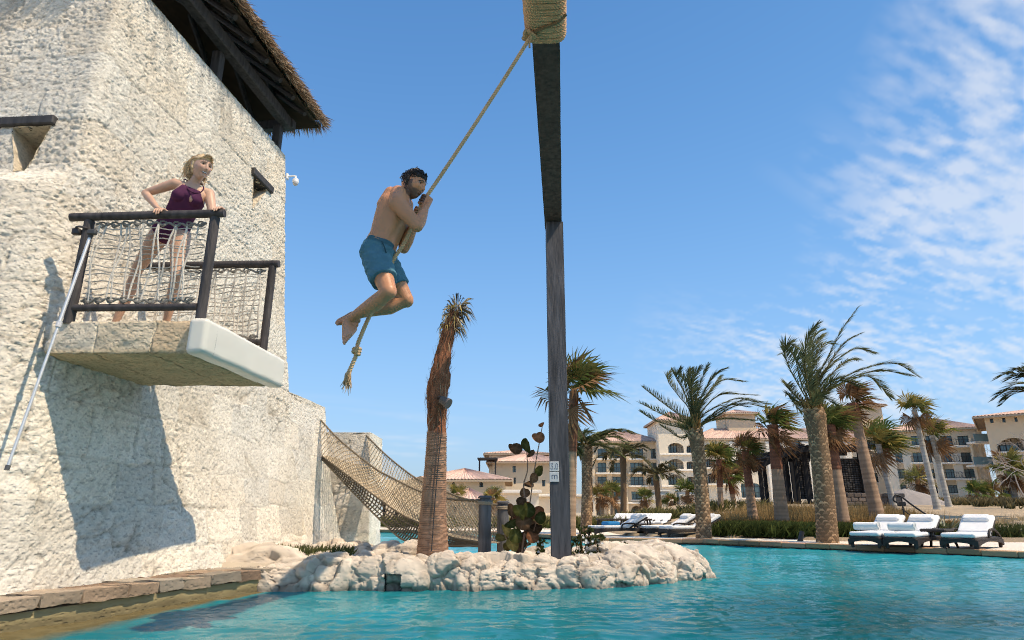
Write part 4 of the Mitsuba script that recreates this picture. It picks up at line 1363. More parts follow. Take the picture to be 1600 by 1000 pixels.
for (px, py, rr, kind) in LEAF:
    c = at(px, py, YG + r.uniform(-0.22, 0.22))
    R_ = rr * 0.0074
    n = unit(np.array([r.normal(0, 0.75), -1 + r.normal(0, 0.35), r.normal(0.35, 0.65)]))
    e1 = unit(np.cross(n, [r.normal(0, .3), 0, 1]))
    e2 = np.cross(n, e1)
    a = np.linspace(0, 2 * np.pi, 21)[:-1]
    rad_ = R_ * (1 - 0.22 * np.exp(-((a - np.pi * 1.5) / 0.3) ** 2))
    ringp = c + (rad_ * np.cos(a))[:, None] * e1 + (rad_ * 0.94 * np.sin(a))[:, None] * e2 + (0.16 * R_ * np.cos(2 * a + r.uniform(0, 6)))[:, None] * n
    mid = c + 0.55 * ((ringp - c)) + n * 0.06 * R_
    base = [np.array([0.105, 0.062, 0.034]), np.array([0.080, 0.085, 0.025]), np.array([0.20, 0.085, 0.04]), np.array([0.22, 0.17, 0.05])][kind if r.random() < 0.7 else r.integers(4)] * r.uniform(0.6, 1.6)
    k = np.arange(20)
    f = np.vstack([np.stack([k * 0 + 40, 20 + k, 20 + (k + 1) % 20], 1), np.stack([20 + k, k, (k + 1) % 20], 1), np.stack([20 + k, (k + 1) % 20, 20 + (k + 1) % 20], 1)])
    vein = np.where((k % 4 == 0)[:, None], base * 1.5 + 0.012, base)
    g = G().add(np.vstack([ringp, mid, c]), f, np.vstack([np.tile(base * 0.8, (20, 1)), vein * 0.9, [base * 1.4 + 0.01]]))
    part(sgp, 'leaf', g, 'm_leaf', True)

# ice plant along the wall foot
ice = thing('ice_plant', 'low spiky green ground cover between the wall foot and the rocks', 'ground cover', kind='stuff')
r = np.random.default_rng(15)
N = 700
x = r.uniform(415, 552, N)
b = np.array([at(q, 866 - 3 * math.sin((q - 415) / 30) + r.uniform(-4, 4), 8.3 + r.uniform(-0.25, 0.25)) for q in x])
b[:, 2] = 0.30 + r.uniform(-0.06, 0.03, N)
tip = b + np.stack([r.normal(0.01, 0.03, N), r.normal(0, 0.03, N), r.uniform(0.05, 0.115, N)], -1)
g = G().blades(b, tip, r.normal(0, 1, (N, 3)), r.uniform(0.012, 0.022, N), np.array([0.055, 0.085, 0.030]) * r.uniform(0.6, 1.5, (N, 1)), tipcol=np.array([0.13, 0.12, 0.05]))
part(ice, 'leaves', g, 'm_leaf', kind='stuff')

# low shrubs with white flowers round the post
def flower_shrub(px0, px1, py0, py1, y, n, label, seed):
    t = thing('flowering_shrub', label, 'shrub')
    r = np.random.default_rng(seed)
    g, st = G(), G()
    for k in range(n):
        px, py = r.uniform(px0, px1), py1 - (py1 - py0) * r.random() ** 1.4
        c = at(px, py, y + r.uniform(-0.15, 0.15))
        d = unit(r.normal(0, 1, (5, 3)) + [0, 0, 0.5])
        L = r.uniform(0.03, 0.06, 5)[:, None]
        g.blades(np.tile(c, (5, 1)), c + d * L, r.normal(0, 1, (5, 3)), r.uniform(0.022, 0.034, 5), np.array([0.040, 0.050, 0.018]) * r.uniform(0.6, 1.8))
        root = np.array([at((px0 + px1) / 2 + (px - (px0 + px1) / 2) * 0.6, py1 + 4, y)[0], y, 0.18])
        if k % 4 == 0:
            st.tube(spline([root, (root + c) / 2 + r.normal(0, 0.02, 3), c], 6), 0.005, (0.12, 0.08, 0.05), 4)
    part(t, 'foliage', g, 'm_leaf', kind='stuff')
    part(t, 'stem', st)
    for k in range(n // 9):
        c = at(r.uniform(px0, px1), r.uniform(py0, py1), y - 0.17)
        a = np.linspace(0, 2 * np.pi, 6)[:-1]
        d = np.stack([np.cos(a), a * 0 - 0.4, np.sin(a)], -1)
        part(t, 'flower', G().blades(np.tile(c, (5, 1)), c + d * 0.017, np.cross(d, [0, 1, 0]), 0.016, (0.72, 0.72, 0.70)))


flower_shrub(884, 944, 838, 866, 8.25, 110, 'small dark shrub with white flowers right of the timber post', 3)
flower_shrub(905, 925, 825, 862, 8.45, 40, 'thin upright sprig of dark leaves behind the flowering shrub', 4)
flower_shrub(838, 851, 842, 864, 8.15, 30, 'tiny dark leafy shrub tucked against the left of the timber post', 5)
flower_shrub(945, 985, 848, 864, 8.6, 50, 'low trailing dark shrub on the rocks farthest right of the post', 6)

# ================================================================== PALMS
WIND = np.array([1.0, 0.15, 0.0])


def leaf_frond(curve, nl, L, w, col, r, blow=0.35, droop=0.25, stiff=0.5):
    """A feather palm frond on the curve: rib and leaflets."""
    p = spline(curve, 60)
    t, a, b = frames(p)
    g = G().tube(p[::3], np.linspace(0.022, 0.004, 20), np.array([0.20, 0.16, 0.07]), 4, cap=False)
    up = unit(np.cross(np.cross(t, [0, 0, 1]), t) + 1e-6)
    sd_ = unit(np.cross(t, up))
    u = np.repeat(np.linspace(0.13, 0.995, nl), 2)
    s = np.tile([-1.0, 1.0], nl)
    i = np.clip((u * 59).astype(int), 0, 59)
    n = len(u)
    ln = L * (0.35 + 0.75 * np.sin(np.pi * np.clip(u * 0.86 + 0.1, 0, 1))) * r.uniform(0.8, 1.15, n)
    d = unit(t[i] * (0.75 + 0.5 * u[:, None]) + sd_[i] * s[:, None] * stiff + up[i] * 0.35 + WIND * blow + r.normal(0, 0.10, (n, 3)))
    base = p[i]
    tip = base + d * ln[:, None] - np.array([0, 0, 1]) * (droop * ln)[:, None]
    c = col * r.uniform(0.65, 1.35, (n, 1))
    g.blades(base, tip, np.cross(d, up[i] + r.normal(0, 0.3, (n, 3))), w * r.uniform(0.8, 1.2, n), c, bend=np.array([0, 0, 1]) * (droop * 0.18 * ln)[:, None], tipcol=c * 1.15)
    return g


def date_trunk(key, base, top, r0, r1, seed, boots=True, colr=(0.29, 0.185, 0.105)):
    r = np.random.default_rng(seed)
    base, top = np.asarray(base, float), np.asarray(top, float)
    n = 60
    u = np.linspace(0, 1, n)
    p = base + (top - base) * u[:, None]
    p[:, 0] += 0.05 * np.sin(u * 3)
    rad = r0 + (r1 - r0) * u + 0.12 * r0 * np.exp(-u * 12) + 0.14 * r0 * np.exp(-((u - 0.93) / 0.1) ** 2)
    colr = np.array(colr)
    part(key, 'trunk', G().tube(p, rad, colr * 0.55, 20), 'm_vc', 60)
    if boots:
        L = np.linalg.norm(top - base)
        nz = int(L / 0.078)
        nr = 9
        g = G()
        for k in range(nz):
            uu = (k + 0.5) / nz
            c = base + (top - base) * uu
            c[0] += 0.05 * math.sin(uu * 3)
            R_ = np.interp(uu, u, rad)
            for j in range(nr):
                a = (j + 0.5 * (k % 2)) * 2 * np.pi / nr + 0.1 * r.normal()
                o, tg = np.array([math.cos(a), math.sin(a), 0]), np.array([-math.sin(a), math.cos(a), 0])
                w, h, dd = R_ * 0.40, 0.062 * r.uniform(0.8, 1.2), 0.014 + 0.05 * (uu > 0.9) * r.random()
                q = c + o * R_ * 0.94
                v = np.array([q - tg * w - [0, 0, h * 0.2], q + tg * w - [0, 0, h * 0.2], q - [0, 0, h], q + o * dd + [0, 0, h * 0.9] - tg * w * 0.45, q + o * dd + [0, 0, h * 0.9] + tg * w * 0.45, q + [0, 0, h * 1.5]])
                cc = colr * r.uniform(0.55, 1.7)
                g.add(v, [[2, 1, 4], [2, 4, 3], [2, 3, 0], [0, 3, 5], [1, 5, 4], [3, 4, 5]], np.array([cc * 0.6, cc * 0.6, cc * 0.5, cc * 1.2, cc * 1.2, cc * 0.35]))
        part(key, 'leaf_base', g, kind='stuff')
    return p[-1]


def measured_date_palm(label, base_px, top_px, y, r0, r1, fronds, back, seed, scale=(1, 0, 0), col=(0.135, 0.143, 0.066), L=0.43):
    """A palm whose fronds were measured: each a list of pixels; its depth bows away from or towards the camera."""
    key = thing('date_palm', label, 'palm tree', 'date palms bent by the wind')
    r = np.random.default_rng(seed)
    k, ox, oy = scale
    base, top = at(*base_px, y), at(*top_px, y)
    date_trunk(key, base - [0, 0, 0.25], top, r0, r1, seed)
    col = np.array(col)
    for j, f in enumerate(fronds):
        px = [(ox + a / k, oy + b / k) for a, b in f]
        dz = r.uniform(-0.9, 0.9)
        n = len(px)
        pts = [top + [r.uniform(-0.06, 0.06), dz * 0.05, -0.08]] + [at(a, b, y + dz * ((i + 1) / n) ** 1.2) for i, (a, b) in enumerate(px)]
        ln = sum(np.linalg.norm(np.subtract(q, p)) for p, q in zip(pts[:-1], pts[1:]))
        part(key, 'frond', leaf_frond(pts, int(34 + 22 * ln), L * min(1.0, 0.45 + ln * 0.28), 0.021, col * r.uniform(0.75, 1.3), r), 'm_leaf')
    for j in range(back):
        ph = r.uniform(0, 2 * np.pi)
        el = r.uniform(0.0, 1.0)
        d = unit(np.array([math.cos(ph), math.sin(ph), el]))
        ln = r.uniform(1.3, 2.0)
        pts = [top, top + d * ln * 0.35, top + d * ln * 0.7 + WIND * 0.2 * ln * 0.5, top + d * ln * 0.9 + WIND * 0.55 * ln * 0.6 - [0, 0, 0.25 * ln * (1 - el * 0.6)]]
        part(key, 'frond', leaf_frond(pts, 60, L, 0.020, col * r.uniform(0.6, 1.15), r), 'm_leaf')
    # old brown bases where the crown leaves the trunk
    g = G()
    N = 90
    ph = r.uniform(0, 2 * np.pi, N)
    o = np.stack([np.cos(ph), np.sin(ph), 0 * ph], -1)
    st = top + o * r1 * 0.7 - [0, 0, 0.22] + np.array([0, 0, 1.0]) * r.uniform(0, 0.25, N)[:, None]
    g.blades(st, st + o * r.uniform(0.05, 0.2, N)[:, None] + np.array([0, 0, 1.0]) * r.uniform(0.2, 0.5, N)[:, None], np.cross(o, [0, 0, 1]), r.uniform(0.03, 0.06, N), np.array([0.30, 0.17, 0.06]) * r.uniform(0.5, 1.3, (N, 1)))
    part(key, 'frond_base', g, kind='stuff')
    return key


measured_date_palm('largest wind-bent date palm with a thick scaly trunk by the pool edge', (1292, 846), (1271, 640), 15.7, 0.235, 0.208, [
    [(240, 650), (150, 480), (125, 370), (150, 318), (205, 350)], [(250, 620), (215, 480), (210, 395), (260, 405)], [(290, 600), (275, 400), (310, 260), (375, 165)],
    [(310, 600), (330, 400), (370, 300), (415, 245)], [(320, 600), (350, 430), (420, 320), (485, 320)], [(350, 600), (430, 450), (540, 230), (670, 45)],
    [(360, 620), (450, 480), (570, 310), (690, 240)], [(370, 620), (480, 470), (640, 360), (785, 385)], [(380, 650), (520, 500), (600, 440), (670, 440)],
    [(400, 720), (560, 570), (800, 480), (960, 470), (1110, 560)], [(420, 700), (600, 580), (820, 520), (1060, 555)], [(420, 690), (700, 560), (820, 620), (910, 720)],
    [(300, 640), (230, 480), (170, 380), (110, 390)], [(330, 620), (300, 420), (350, 260), (400, 215)]], 6, 11, (4.76, 1200, 470))
measured_date_palm('broad wind-bent date palm in front of the hotel, second largest', (1099, 838), (1086, 672), 18.1, 0.205, 0.170, [
    [(400, 650), (200, 500), (25, 365)], [(400, 680), (200, 600), (0, 500)], [(380, 720), (150, 660), (0, 575)], [(430, 560), (330, 430), (240, 300), (275, 200)], [(440, 560), (370, 380), (310, 270), (345, 200)],
    [(460, 560), (430, 380), (425, 260), (440, 200)], [(470, 560), (450, 380), (470, 260), (520, 190)], [(480, 560), (500, 400), (550, 260), (590, 165)], [(490, 560), (560, 400), (640, 260), (740, 200)],
    [(500, 560), (600, 400), (720, 300), (900, 310)], [(520, 600), (640, 460), (750, 420), (1010, 430)], [(530, 620), (680, 520), (850, 460), (1020, 490)], [(540, 680), (700, 640), (850, 640), (1030, 650)],
    [(440, 780), (350, 800), (250, 740), (170, 690)], [(455, 560), (400, 380), (380, 300), (330, 250)], [(500, 570), (620, 380), (700, 260)]], 5, 12, (5.557, 1000, 540))


def date_palm(label, base_px, top_px, y, r0, r1, n, L0, seed, up=0.6, col=(0.10, 0.11, 0.045), blow=0.5, boots=False, group='date palms bent by the wind', nl=34):
    key = thing('date_palm', label, 'palm tree', group)
    r = np.random.default_rng(seed)
    base, top = at(*base_px, y), at(*top_px, y)
    date_trunk(key, base - [0, 0, 0.6], top, r0, r1, seed, boots)
    for j in range(n):
        ph = (j + r.uniform(-0.3, 0.3)) * 2.399
        el = r.uniform(-0.45, 1.3) * up + 0.15
        d = unit(np.array([math.cos(ph), math.sin(ph), el]))
        ln = L0 * r.uniform(0.75, 1.15)
        w = WIND * blow
        pts = [top, top + d * ln * 0.35 + w * 0.06 * ln, top + d * ln * 0.66 + w * 0.3 * ln - [0, 0, 0.05 * ln], top + d * ln * 0.85 + w * 0.62 * ln - [0, 0, 0.24 * ln]]
        part(key, 'frond', leaf_frond(pts, nl, L0 * 0.27, L0 * 0.024, np.array(col) * r.uniform(0.7, 1.3), r, blow * 0.8), 'm_leaf')
    return key


def fan_leaf(c, d, up, R, col, r, blow, nseg=20, spread=215, width=0.72):
    """A fan leaf of pleated segments radiating from c, its axis d."""
    d = unit(d)
    sd_ = unit(np.cross(d, up))
    a = np.radians(np.linspace(-spread / 2, spread / 2, nseg))
    seg = d * np.cos(a)[:, None] + sd_ * np.sin(a)[:, None]
    ln = R * (0.72 + 0.28 * np.cos(a * 0.8)) * r.uniform(0.85, 1.1, nseg)
    m = c + seg * (ln * 0.6)[:, None] + up * 0.05 * R
    tip = c + seg * ln[:, None] * 1.05 + WIND * (blow * ln)[:, None] * 0.42 - np.array([0, 0, 1]) * (r.uniform(0.0, 0.30, nseg) * ln)[:, None]
    s = unit(np.cross(seg, up) + r.normal(0, 0.15, (nseg, 3)))
    w = (R * 0.62 * math.radians(spread) / nseg) * 1.05 * width
    v = np.stack([np.tile(c, (nseg, 1)), m - s * w / 2, m + s * w / 2 + up * 0.02 * R, tip], 1).reshape(-1, 3)
    k = np.arange(nseg)[:, None, None] * 4
    f = (np.array([[0, 1, 2], [1, 3, 2]])[None] + k).reshape(-1, 3)
    cc = col * r.uniform(0.75, 1.25, (nseg, 1))
    cc = np.stack([cc, cc, cc, cc * 0.9], 1).reshape(-1, 3)
    return v, f, cc


GREEN, OLIVE, YELLOW, BROWN = np.array([0.10, 0.135, 0.036]), np.array([0.17, 0.17, 0.05]), np.array([0.32, 0.25, 0.07]), np.array([0.22, 0.12, 0.058])


def fan_palm(label, base_px, top_px, y, r0, r1, R_big, seed, mix_=(5, 4, 2, 3), n=26, skirt=10, blow=0.55, trunk=((0.34, 0.225, 0.145), (0.20, 0.085, 0.05)), group='fan palms in the planted bed', petiole=0.55, name='fan_palm', split_=0.62):
    key = thing(name, label, 'palm tree', group)
    r = np.random.default_rng(seed)
    R = R_big * 0.60
    r0, r1 = r0 * 0.9, r1 * 0.9
    base, top = at(*base_px, y), at(*top_px, y)
    base = base - np.array([0, 0, 0.6])
    nn = 150
    u = np.linspace(0, 1, nn)
    p = base + (top - base) * u[:, None]
    rad = r0 + (r1 - r0) * np.clip(u * 1.25, 0, 1) ** 0.7 + 0.25 * r0 * np.exp(-u * 9)
    wob = vnoise(p * 5, 3, 2, seed)
    rad = rad * (1 + 0.06 * (wob - 0.5)) + np.where(u > split_, 0.02 * vnoise(p, 22, 2, seed + 1), 0)
    ringc = 0.70 + 0.6 * vnoise(p * [0, 0, 1], 16, 2, seed + 8)
    c = np.where((u > split_)[:, None], np.array(trunk[1]), np.array(trunk[0])) * (ringc * (0.75 + 0.5 * vnoise(p, 14, 2, seed)))[:, None]
    part(key, 'trunk', G().tube(p, rad, c, 16), 'm_vc', 60)
    pal = [GREEN] * mix_[0] + [OLIVE] * mix_[1] + [YELLOW] * mix_[2] + [BROWN] * mix_[3]
    n, skirt = int(n * 0.85), int(skirt * 0.6)
    for j in range(n + skirt):
        hang = j >= n
        ph = j * 2.399 + r.uniform(-0.3, 0.3)
        el = -0.9 - r.random() if hang else r.uniform(-0.35, 2.2)
        d = unit(np.array([math.cos(ph), math.sin(ph), el]) + WIND * blow * (0.25 if hang else 0.45))
        pl = R * petiole * r.uniform(0.7, 1.2) * (0.7 if hang else 1)
        st = top - [0, 0, 0.05 * R + (0.25 * R * r.random() if hang else 0)]
        c = st + d * pl
        upv = unit(np.cross(np.cross(d, [0, 0, 1]), d) + 1e-6 + r.normal(0, 0.35, 3))
        dd = unit(d + WIND * blow * (0.3 if hang else 0.55) - [0, 0, 0.12 + (0.5 if hang else 0)])
        col = BROWN * r.uniform(0.7, 1.5) if hang else pal[r.integers(len(pal))] * r.uniform(0.75, 1.3)
        g = G()
        g.tube(spline([st, (st + c) / 2 + [0, 0, 0.05 * R], c], 6), R * 0.014, np.array([0.22, 0.17, 0.06]) * (0.6 if hang else 1), 4, cap=False)
        g.add(*fan_leaf(c, dd, upv, R * r.uniform(0.75, 1.1), col, r, blow))
        part(key, 'leaf', g, 'm_leaf')
    return key


fan_palm('fan palm right behind the timber post, its brown and green crown showing both sides', (888, 836), (897, 612), 19.5, 0.21, 0.15, 1.65, 21, (4, 4, 2, 5), 24, 4, 0.36, group='fan palms beside the left loungers')
date_palm('shorter date palm with a grey scaly trunk just right of the timber post', (913, 829), (916, 696), 22, 0.19, 0.17, 26, 1.5, 22, 0.7, (0.125, 0.14, 0.062), 0.7, True)
date_palm('thin sparse grey-green date palm over the blue-towel lounger', (972, 812), (973, 712), 34, 0.17, 0.15, 16, 1.9, 23, 0.7, (0.09, 0.085, 0.045), 0.2, False, 'sparse date palms before the hotel')
date_palm('thin sparse date palm with drooping fronds between two hotel bays', (1030, 808), (1024, 742), 40, 0.19, 0.16, 18, 1.9, 24, 0.5, (0.09, 0.085, 0.045), 0.1, False, 'sparse date palms before the hotel')
fan_palm('slim fan palm with green leaves right of the broad date palm', (1126, 812), (1123, 718), 30, 0.16, 0.13, 1.25, 25, (6, 4, 1, 2), 20, 8, 0.3)
fan_palm('short leaning fan palm behind the slim fan palm', (1150, 797), (1140, 745), 34, 0.16, 0.14, 1.2, 26, (6, 5, 1, 2), 20, 4, 0.3)
fan_palm('fan palm with a drooping brown skirt and a flared grey trunk foot', (1179, 826), (1164, 704), 21.5, 0.24, 0.12, 0.86, 27, (2, 2, 1, 5), 20, 14, 0.5)
fan_palm('tall fan palm with a red-brown trunk and wind-torn green crown', (1222, 820), (1207, 664), 20.5, 0.27, 0.17, 1.05, 28, (6, 4, 2, 2), 24, 8, 0.8)
fan_palm('green fan palm with a smooth tan trunk right behind the largest date palm', (1317, 820), (1297, 664), 19.5, 0.26, 0.15, 1.05, 29, (8, 4, 1, 1), 26, 10, 0.7)
fan_palm('tallest fan palm with a leaning tan trunk and dead brown crown', (1372, 803), (1332, 630), 22, 0.27, 0.18, 1.12, 30, (0, 1, 1, 8), 20, 6, 0.8, split_=0.9)
fan_palm('yellow-green palm with a thin leaning trunk right of the dead brown crown', (1403, 806), (1372, 694), 26, 0.15, 0.11, 1.35, 31, (3, 6, 4, 2), 24, 6, 0.9, ((0.36, 0.33, 0.29), (0.34, 0.30, 0.25)))
for lb, b, t, y, R_, sd_ in (('thin pale palm with leaves blown into a drooping knot', (1461, 775), (1428, 640), 30, 1.25, 32), ('thin pale palm with ragged green leaves beside the drooping knot', (1480, 775), (1456, 680), 32, 1.5, 33)):
    fan_palm(lb, b, t, y, 0.15, 0.12, R_, sd_, (5, 5, 3, 1), 16, 9, 0.4, ((0.42, 0.39, 0.34), (0.36, 0.32, 0.26)), 'thin pale palms before the right wing', 0.5)
fan_palm('drooping yellow palm at the right margin before the far building', (1592, 800), (1576, 735), 34, 0.18, 0.15, 1.5, 34, (3, 4, 4, 3), 22, 12, 0.3, ((0.22, 0.19, 0.15), (0.2, 0.16, 0.12)))
date_palm('dark feathery palm cut by the right margin', (1680, 815), (1648, 606), 24, 0.22, 0.2, 26, 2.0, 35, 0.5, (0.085, 0.09, 0.04), -0.25, False)
for lb, b, t, y, R_, sd_, mx in (('squat yellow fan palm under the left hotel windows', (941, 803), (939, 772), 50, 1.5, 41, (2, 4, 6, 3)), ('squat green fan palm beside the squat yellow one', (957, 800), (956, 770), 55, 1.5, 42, (5, 4, 1, 1)), ('small young fan palm before the hotel ground-floor arches', (1009, 806), (1008, 778), 60, 1.5, 43, (5, 5, 1, 1)),
                              ('small fan palm left of the broad date palm trunk', (1050, 804), (1049, 783), 60, 1.4, 44, (5, 5, 1, 1)), ('taller young fan palm under the hotel tower arches', (1074, 800), (1074, 768), 50, 1.5, 45, (5, 5, 2, 0)), ('young fan palm in the shade of the right wing', (1527, 798), (1526, 768), 50, 1.5, 46, (5, 4, 1, 1)),
                              ('young fan palm by the foot of the far right building', (1553, 800), (1551, 770), 50, 1.6, 47, (5, 4, 1, 1)), ('small yellowish fan palm left in the distance by the tiled house', (714, 800), (714, 772), 60, 1.4, 48, (2, 4, 4, 1)), ('small distant fan palm behind the grey post', (771, 806), (770, 778), 55, 1.6, 49, (3, 4, 4, 1)),
                              ('squat dry fan palm half hidden by the thin pale palms', (1436, 800), (1434, 748), 48, 1.7, 50, (3, 4, 4, 1))):
    fan_palm(lb, b, t, y, 0.22, 0.17, R_, sd_, mx, 16, 5, 0.1, ((0.30, 0.22, 0.14), (0.26, 0.15, 0.08)), 'young fan palms before the hotel', 0.5)
# ================================================================== BUILDINGS
WALL = np.array([0.60, 0.49, 0.34])
WALL2 = np.array([0.70, 0.62, 0.49])
WHITE = np.array([0.74, 0.69, 0.60])
TILE = np.array([0.50, 0.345, 0.275])
PANE = np.array([0.055, 0.105, 0.115])
BARC = np.array([0.035, 0.035, 0.037])


def rect_hole(x0, x1, z0, z1, arch=0.0):
    if arch <= 0:
        return sg.box(x0, z0, x1, z1)
    a = np.linspace(0, np.pi, 15)
    cx, hw = (x0 + x1) / 2, (x1 - x0) / 2
    return sg.Polygon([(x0, z0), (x1, z0)] + [(cx + hw * math.cos(t), z1 - arch + arch * math.sin(t)) for t in a])


def house_wall(key, a, xdir, w, z0, z1, openings, col, depth, thick=0.35, glass=True):
    """A wall from a along xdir with real openings; each is a window with pane, frame; the rest of the block behind."""
    xdir = unit(np.array([xdir[0], xdir[1]]))
    yd = np.array([-xdir[1], xdir[0]])
    shape = sg.box(0, z0, w, z1)
    for o in openings:
        shape = shape.difference(rect_hole(o[0], o[1], o[2], o[3], o[4]))
    A = np.array([a[0], a[1], 0.0])
    g = G().facade(shape, A, xdir, thick, col)
    X, Yv = np.r_[xdir, 0], np.r_[yd, 0]
    # body behind
    c = A + X * w / 2 + Yv * (depth / 2 + 1.2) + [0, 0, (z0 + z1) / 2]
    g.box(c, (w - 0.02, depth - 1.2, z1 - z0 - 0.02), col, np.stack([X, Yv, [0, 0, 1]], 1), 0.02)
    g.box(A + X * 0.15 + Yv * 0.9 + [0, 0, (z0 + z1) / 2], (0.28, 1.2, z1 - z0 - 0.04), col, np.stack([X, Yv, [0, 0, 1]], 1), 0.01)
    g.box(A + X * (w - 0.15) + Yv * 0.9 + [0, 0, (z0 + z1) / 2], (0.28, 1.2, z1 - z0 - 0.04), col, np.stack([X, Yv, [0, 0, 1]], 1), 0.01)
    g.box(A + X * w / 2 + Yv * 0.9 + [0, 0, z1 - 0.12], (w - 0.04, 1.2, 0.2), col, np.stack([X, Yv, [0, 0, 1]], 1), 0.01)
    part(key, 'wall', g)
    for o in openings:
        x0, x1, zz0, zz1, arch = o[:5]
        kind = o[5] if len(o) > 5 else 'window'
        if kind == 'window':
            pn = G().facade(rect_hole(x0, x1, zz0, zz1, arch), A + Yv * 0.22, xdir, 0.05, PANE * rng.uniform(0.6, 1.4))
            wk = part(key, 'window', pn, 'm_glass')
            fr = G()
            for q in np.linspace(x0, x1, 4 if x1 - x0 > 2.0 else 3):
                fr.box(A + X * q + Yv * 0.17 + [0, 0, (zz0 + zz1) / 2], (0.09, 0.08, zz1 - zz0), BARC, np.stack([X, Yv, [0, 0, 1]], 1), 0.005)
            fr.box(A + X * (x0 + x1) / 2 + Yv * 0.17 + [0, 0, zz1 - arch - 0.03], (x1 - x0, 0.09, 0.09), BARC, np.stack([X, Yv, [0, 0, 1]], 1), 0.005)
            part(wk, 'frame', fr)
        elif kind == 'loggia':      # a deep open bay with a glass door inside and a railing
            pn = G().facade(rect_hole(x0 + (x1 - x0) * 0.08, x0 + (x1 - x0) * 0.62, zz0, zz1 - arch * 0.6), A + Yv * 1.05, xdir, 0.05, PANE * 1.3)
            wk = part(key, 'window', pn, 'm_glass')
            fr = G()
            for q in np.linspace(x0 + (x1 - x0) * 0.08, x0 + (x1 - x0) * 0.62, 4):
                fr.box(A + X * q + Yv * 1.0 + [0, 0, (zz0 + zz1) / 2], (0.10, 0.08, zz1 - zz0), BARC, np.stack([X, Yv, [0, 0, 1]], 1), 0.005)
            part(wk, 'frame', fr)
        if kind in ('loggia', 'window') and len(o) > 6 and o[6]:
            out = 1.15 if o[6] == 'balcony' else 0.06
            bk = G()
            if o[6] == 'balcony':
                bk.box(A + X * (x0 + x1) / 2 - Yv * out / 2 + [0, 0, zz0 - 0.12], (x1 - x0 + 1.0, out, 0.28), WHITE, np.stack([X, Yv, [0, 0, 1]], 1), 0.03)
            bkey = part(key, 'balcony' if o[6] == 'balcony' else 'sill', bk if bk.n else G().box(A + X * (x0 + x1) / 2 - Yv * 0.06 + [0, 0, zz0 - 0.08], (x1 - x0 + 0.5, 0.24, 0.2), WHITE, np.stack([X, Yv, [0, 0, 1]], 1), 0.02))
            rl = G()
            L = x1 - x0 + (0.9 if o[6] == 'balcony' else 0)
            q0_ = A + X * ((x0 + x1) / 2 - L / 2) - Yv * (out - 0.06) + [0, 0, zz0]
            for zr in (0.12, 1.0):
                rl.box(q0_ + X * L / 2 + [0, 0, zr], (L, 0.05, 0.06), BARC, np.stack([X, Yv, [0, 0, 1]], 1), 0.005)
            for q in np.linspace(0.03, L - 0.03, max(4, int(L / 0.3))):
                rl.box(q0_ + X * q + [0, 0, 0.55], (0.04, 0.04, 0.9), BARC, np.stack([X, Yv, [0, 0, 1]], 1), 0.003)
            part(bkey, 'railing', rl)


def tile_roof(key, a, xdir, w, d, z, rise, over=0.7, hip=0.8, col=TILE, ribs=0.42, gable=False):
    """A hip roof with rows of barrel tiles as real ribs; a is the front left wall corner."""
    xdir = unit(np.array([xdir[0], xdir[1]]))
    X, Yv = np.r_[xdir, 0], np.r_[-xdir[1], xdir[0], 0]
    A = np.array([a[0], a[1], z]) - X * over - Yv * over
    W, D = w + 2 * over, d + 2 * over
    h = min(hip * D / 2, W / 2 - 0.01)
    r0, r1 = A + X * h + Yv * D / 2 + [0, 0, rise], A + X * (W - h) + Yv * D / 2 + [0, 0, rise]
    c = [A, A + X * W, A + X * W + Yv * D, A + Yv * D]
    g = G()

    def slope(e0, e1, t0, t1):
        n = max(4, int(np.linalg.norm(e1 - e0) / ribs) * 2)
        up = unit(np.cross(e1 - e0, (t0 + t1) / 2 - (e0 + e1) / 2))
        u = np.linspace(0, 1, n + 1)
        P = np.stack([e0 + (e1 - e0) * q * 1.0 for q in u])
        Tt = np.stack([t0 + (t1 - t0) * q for q in u])
        lift = (np.arange(n + 1) % 2) * 0.11
        rows = [P + (Tt - P) * v + up * lift[:, None] + up * 0.02 for v in np.linspace(0, 1, 5)]
        S = np.stack(rows, 0)
        tone = rng.uniform(0.72, 1.22, (5, n + 1, 1))
        g.grid(S, np.clip(col * tone + rng.uniform(-0.02, 0.03, (5, n + 1, 1)), 0, 1))

    slope(c[0], c[1], r0, r1)
    slope(c[1], c[2], r1, r1)
    slope(c[2], c[3], r1, r0)
    slope(c[3], c[0], r0, r0)
    rk = part(key, 'roof', g)
    e = G()
    for p, q in ((c[0], c[1]), (c[1], c[2]), (c[2], c[3]), (c[3], c[0])):
        e.beam(p - [0, 0, 0.14], q - [0, 0, 0.14], 0.14, 0.24, np.array([0.40, 0.32, 0.23]), 0.02)
    e.add([c[0] - [0, 0, 0.05], c[1] - [0, 0, 0.05], c[2] - [0, 0, 0.05], c[3] - [0, 0, 0.05]], [[0, 1, 2, 3]], (0.20, 0.14, 0.09))
    part(rk, 'eave', e)
    return rk


def px_wall(px0, px1, y, py_top, py_bot):
    """Left end, width and heights of a wall seen squarely at distance y."""
    a, b = at(px0, (py_top + py_bot) / 2, y), at(px1, (py_top + py_bot) / 2, y)
    return a, b[0] - a[0], at((px0 + px1) / 2, py_bot, y)[2], at((px0 + px1) / 2, py_top, y)[2]


def bays(a, y, cols, rows, kind='window', arch=0.0, bal=None):
    out = []
    for (p0, p1) in cols:
        for (q0, q1) in rows:
            m = at((p0 + p1) / 2, (q0 + q1) / 2, y)
            x0, x1 = at(p0, (q0 + q1) / 2, y)[0] - a[0], at(p1, (q0 + q1) / 2, y)[0] - a[0]
            z1, z0 = at((p0 + p1) / 2, q0, y)[2], at((p0 + p1) / 2, q1, y)[2]
            out.append((x0, x1, z0, z1, arch, kind, bal))
    return out


def rows_of(x0, x1, y):
    return x0, x1


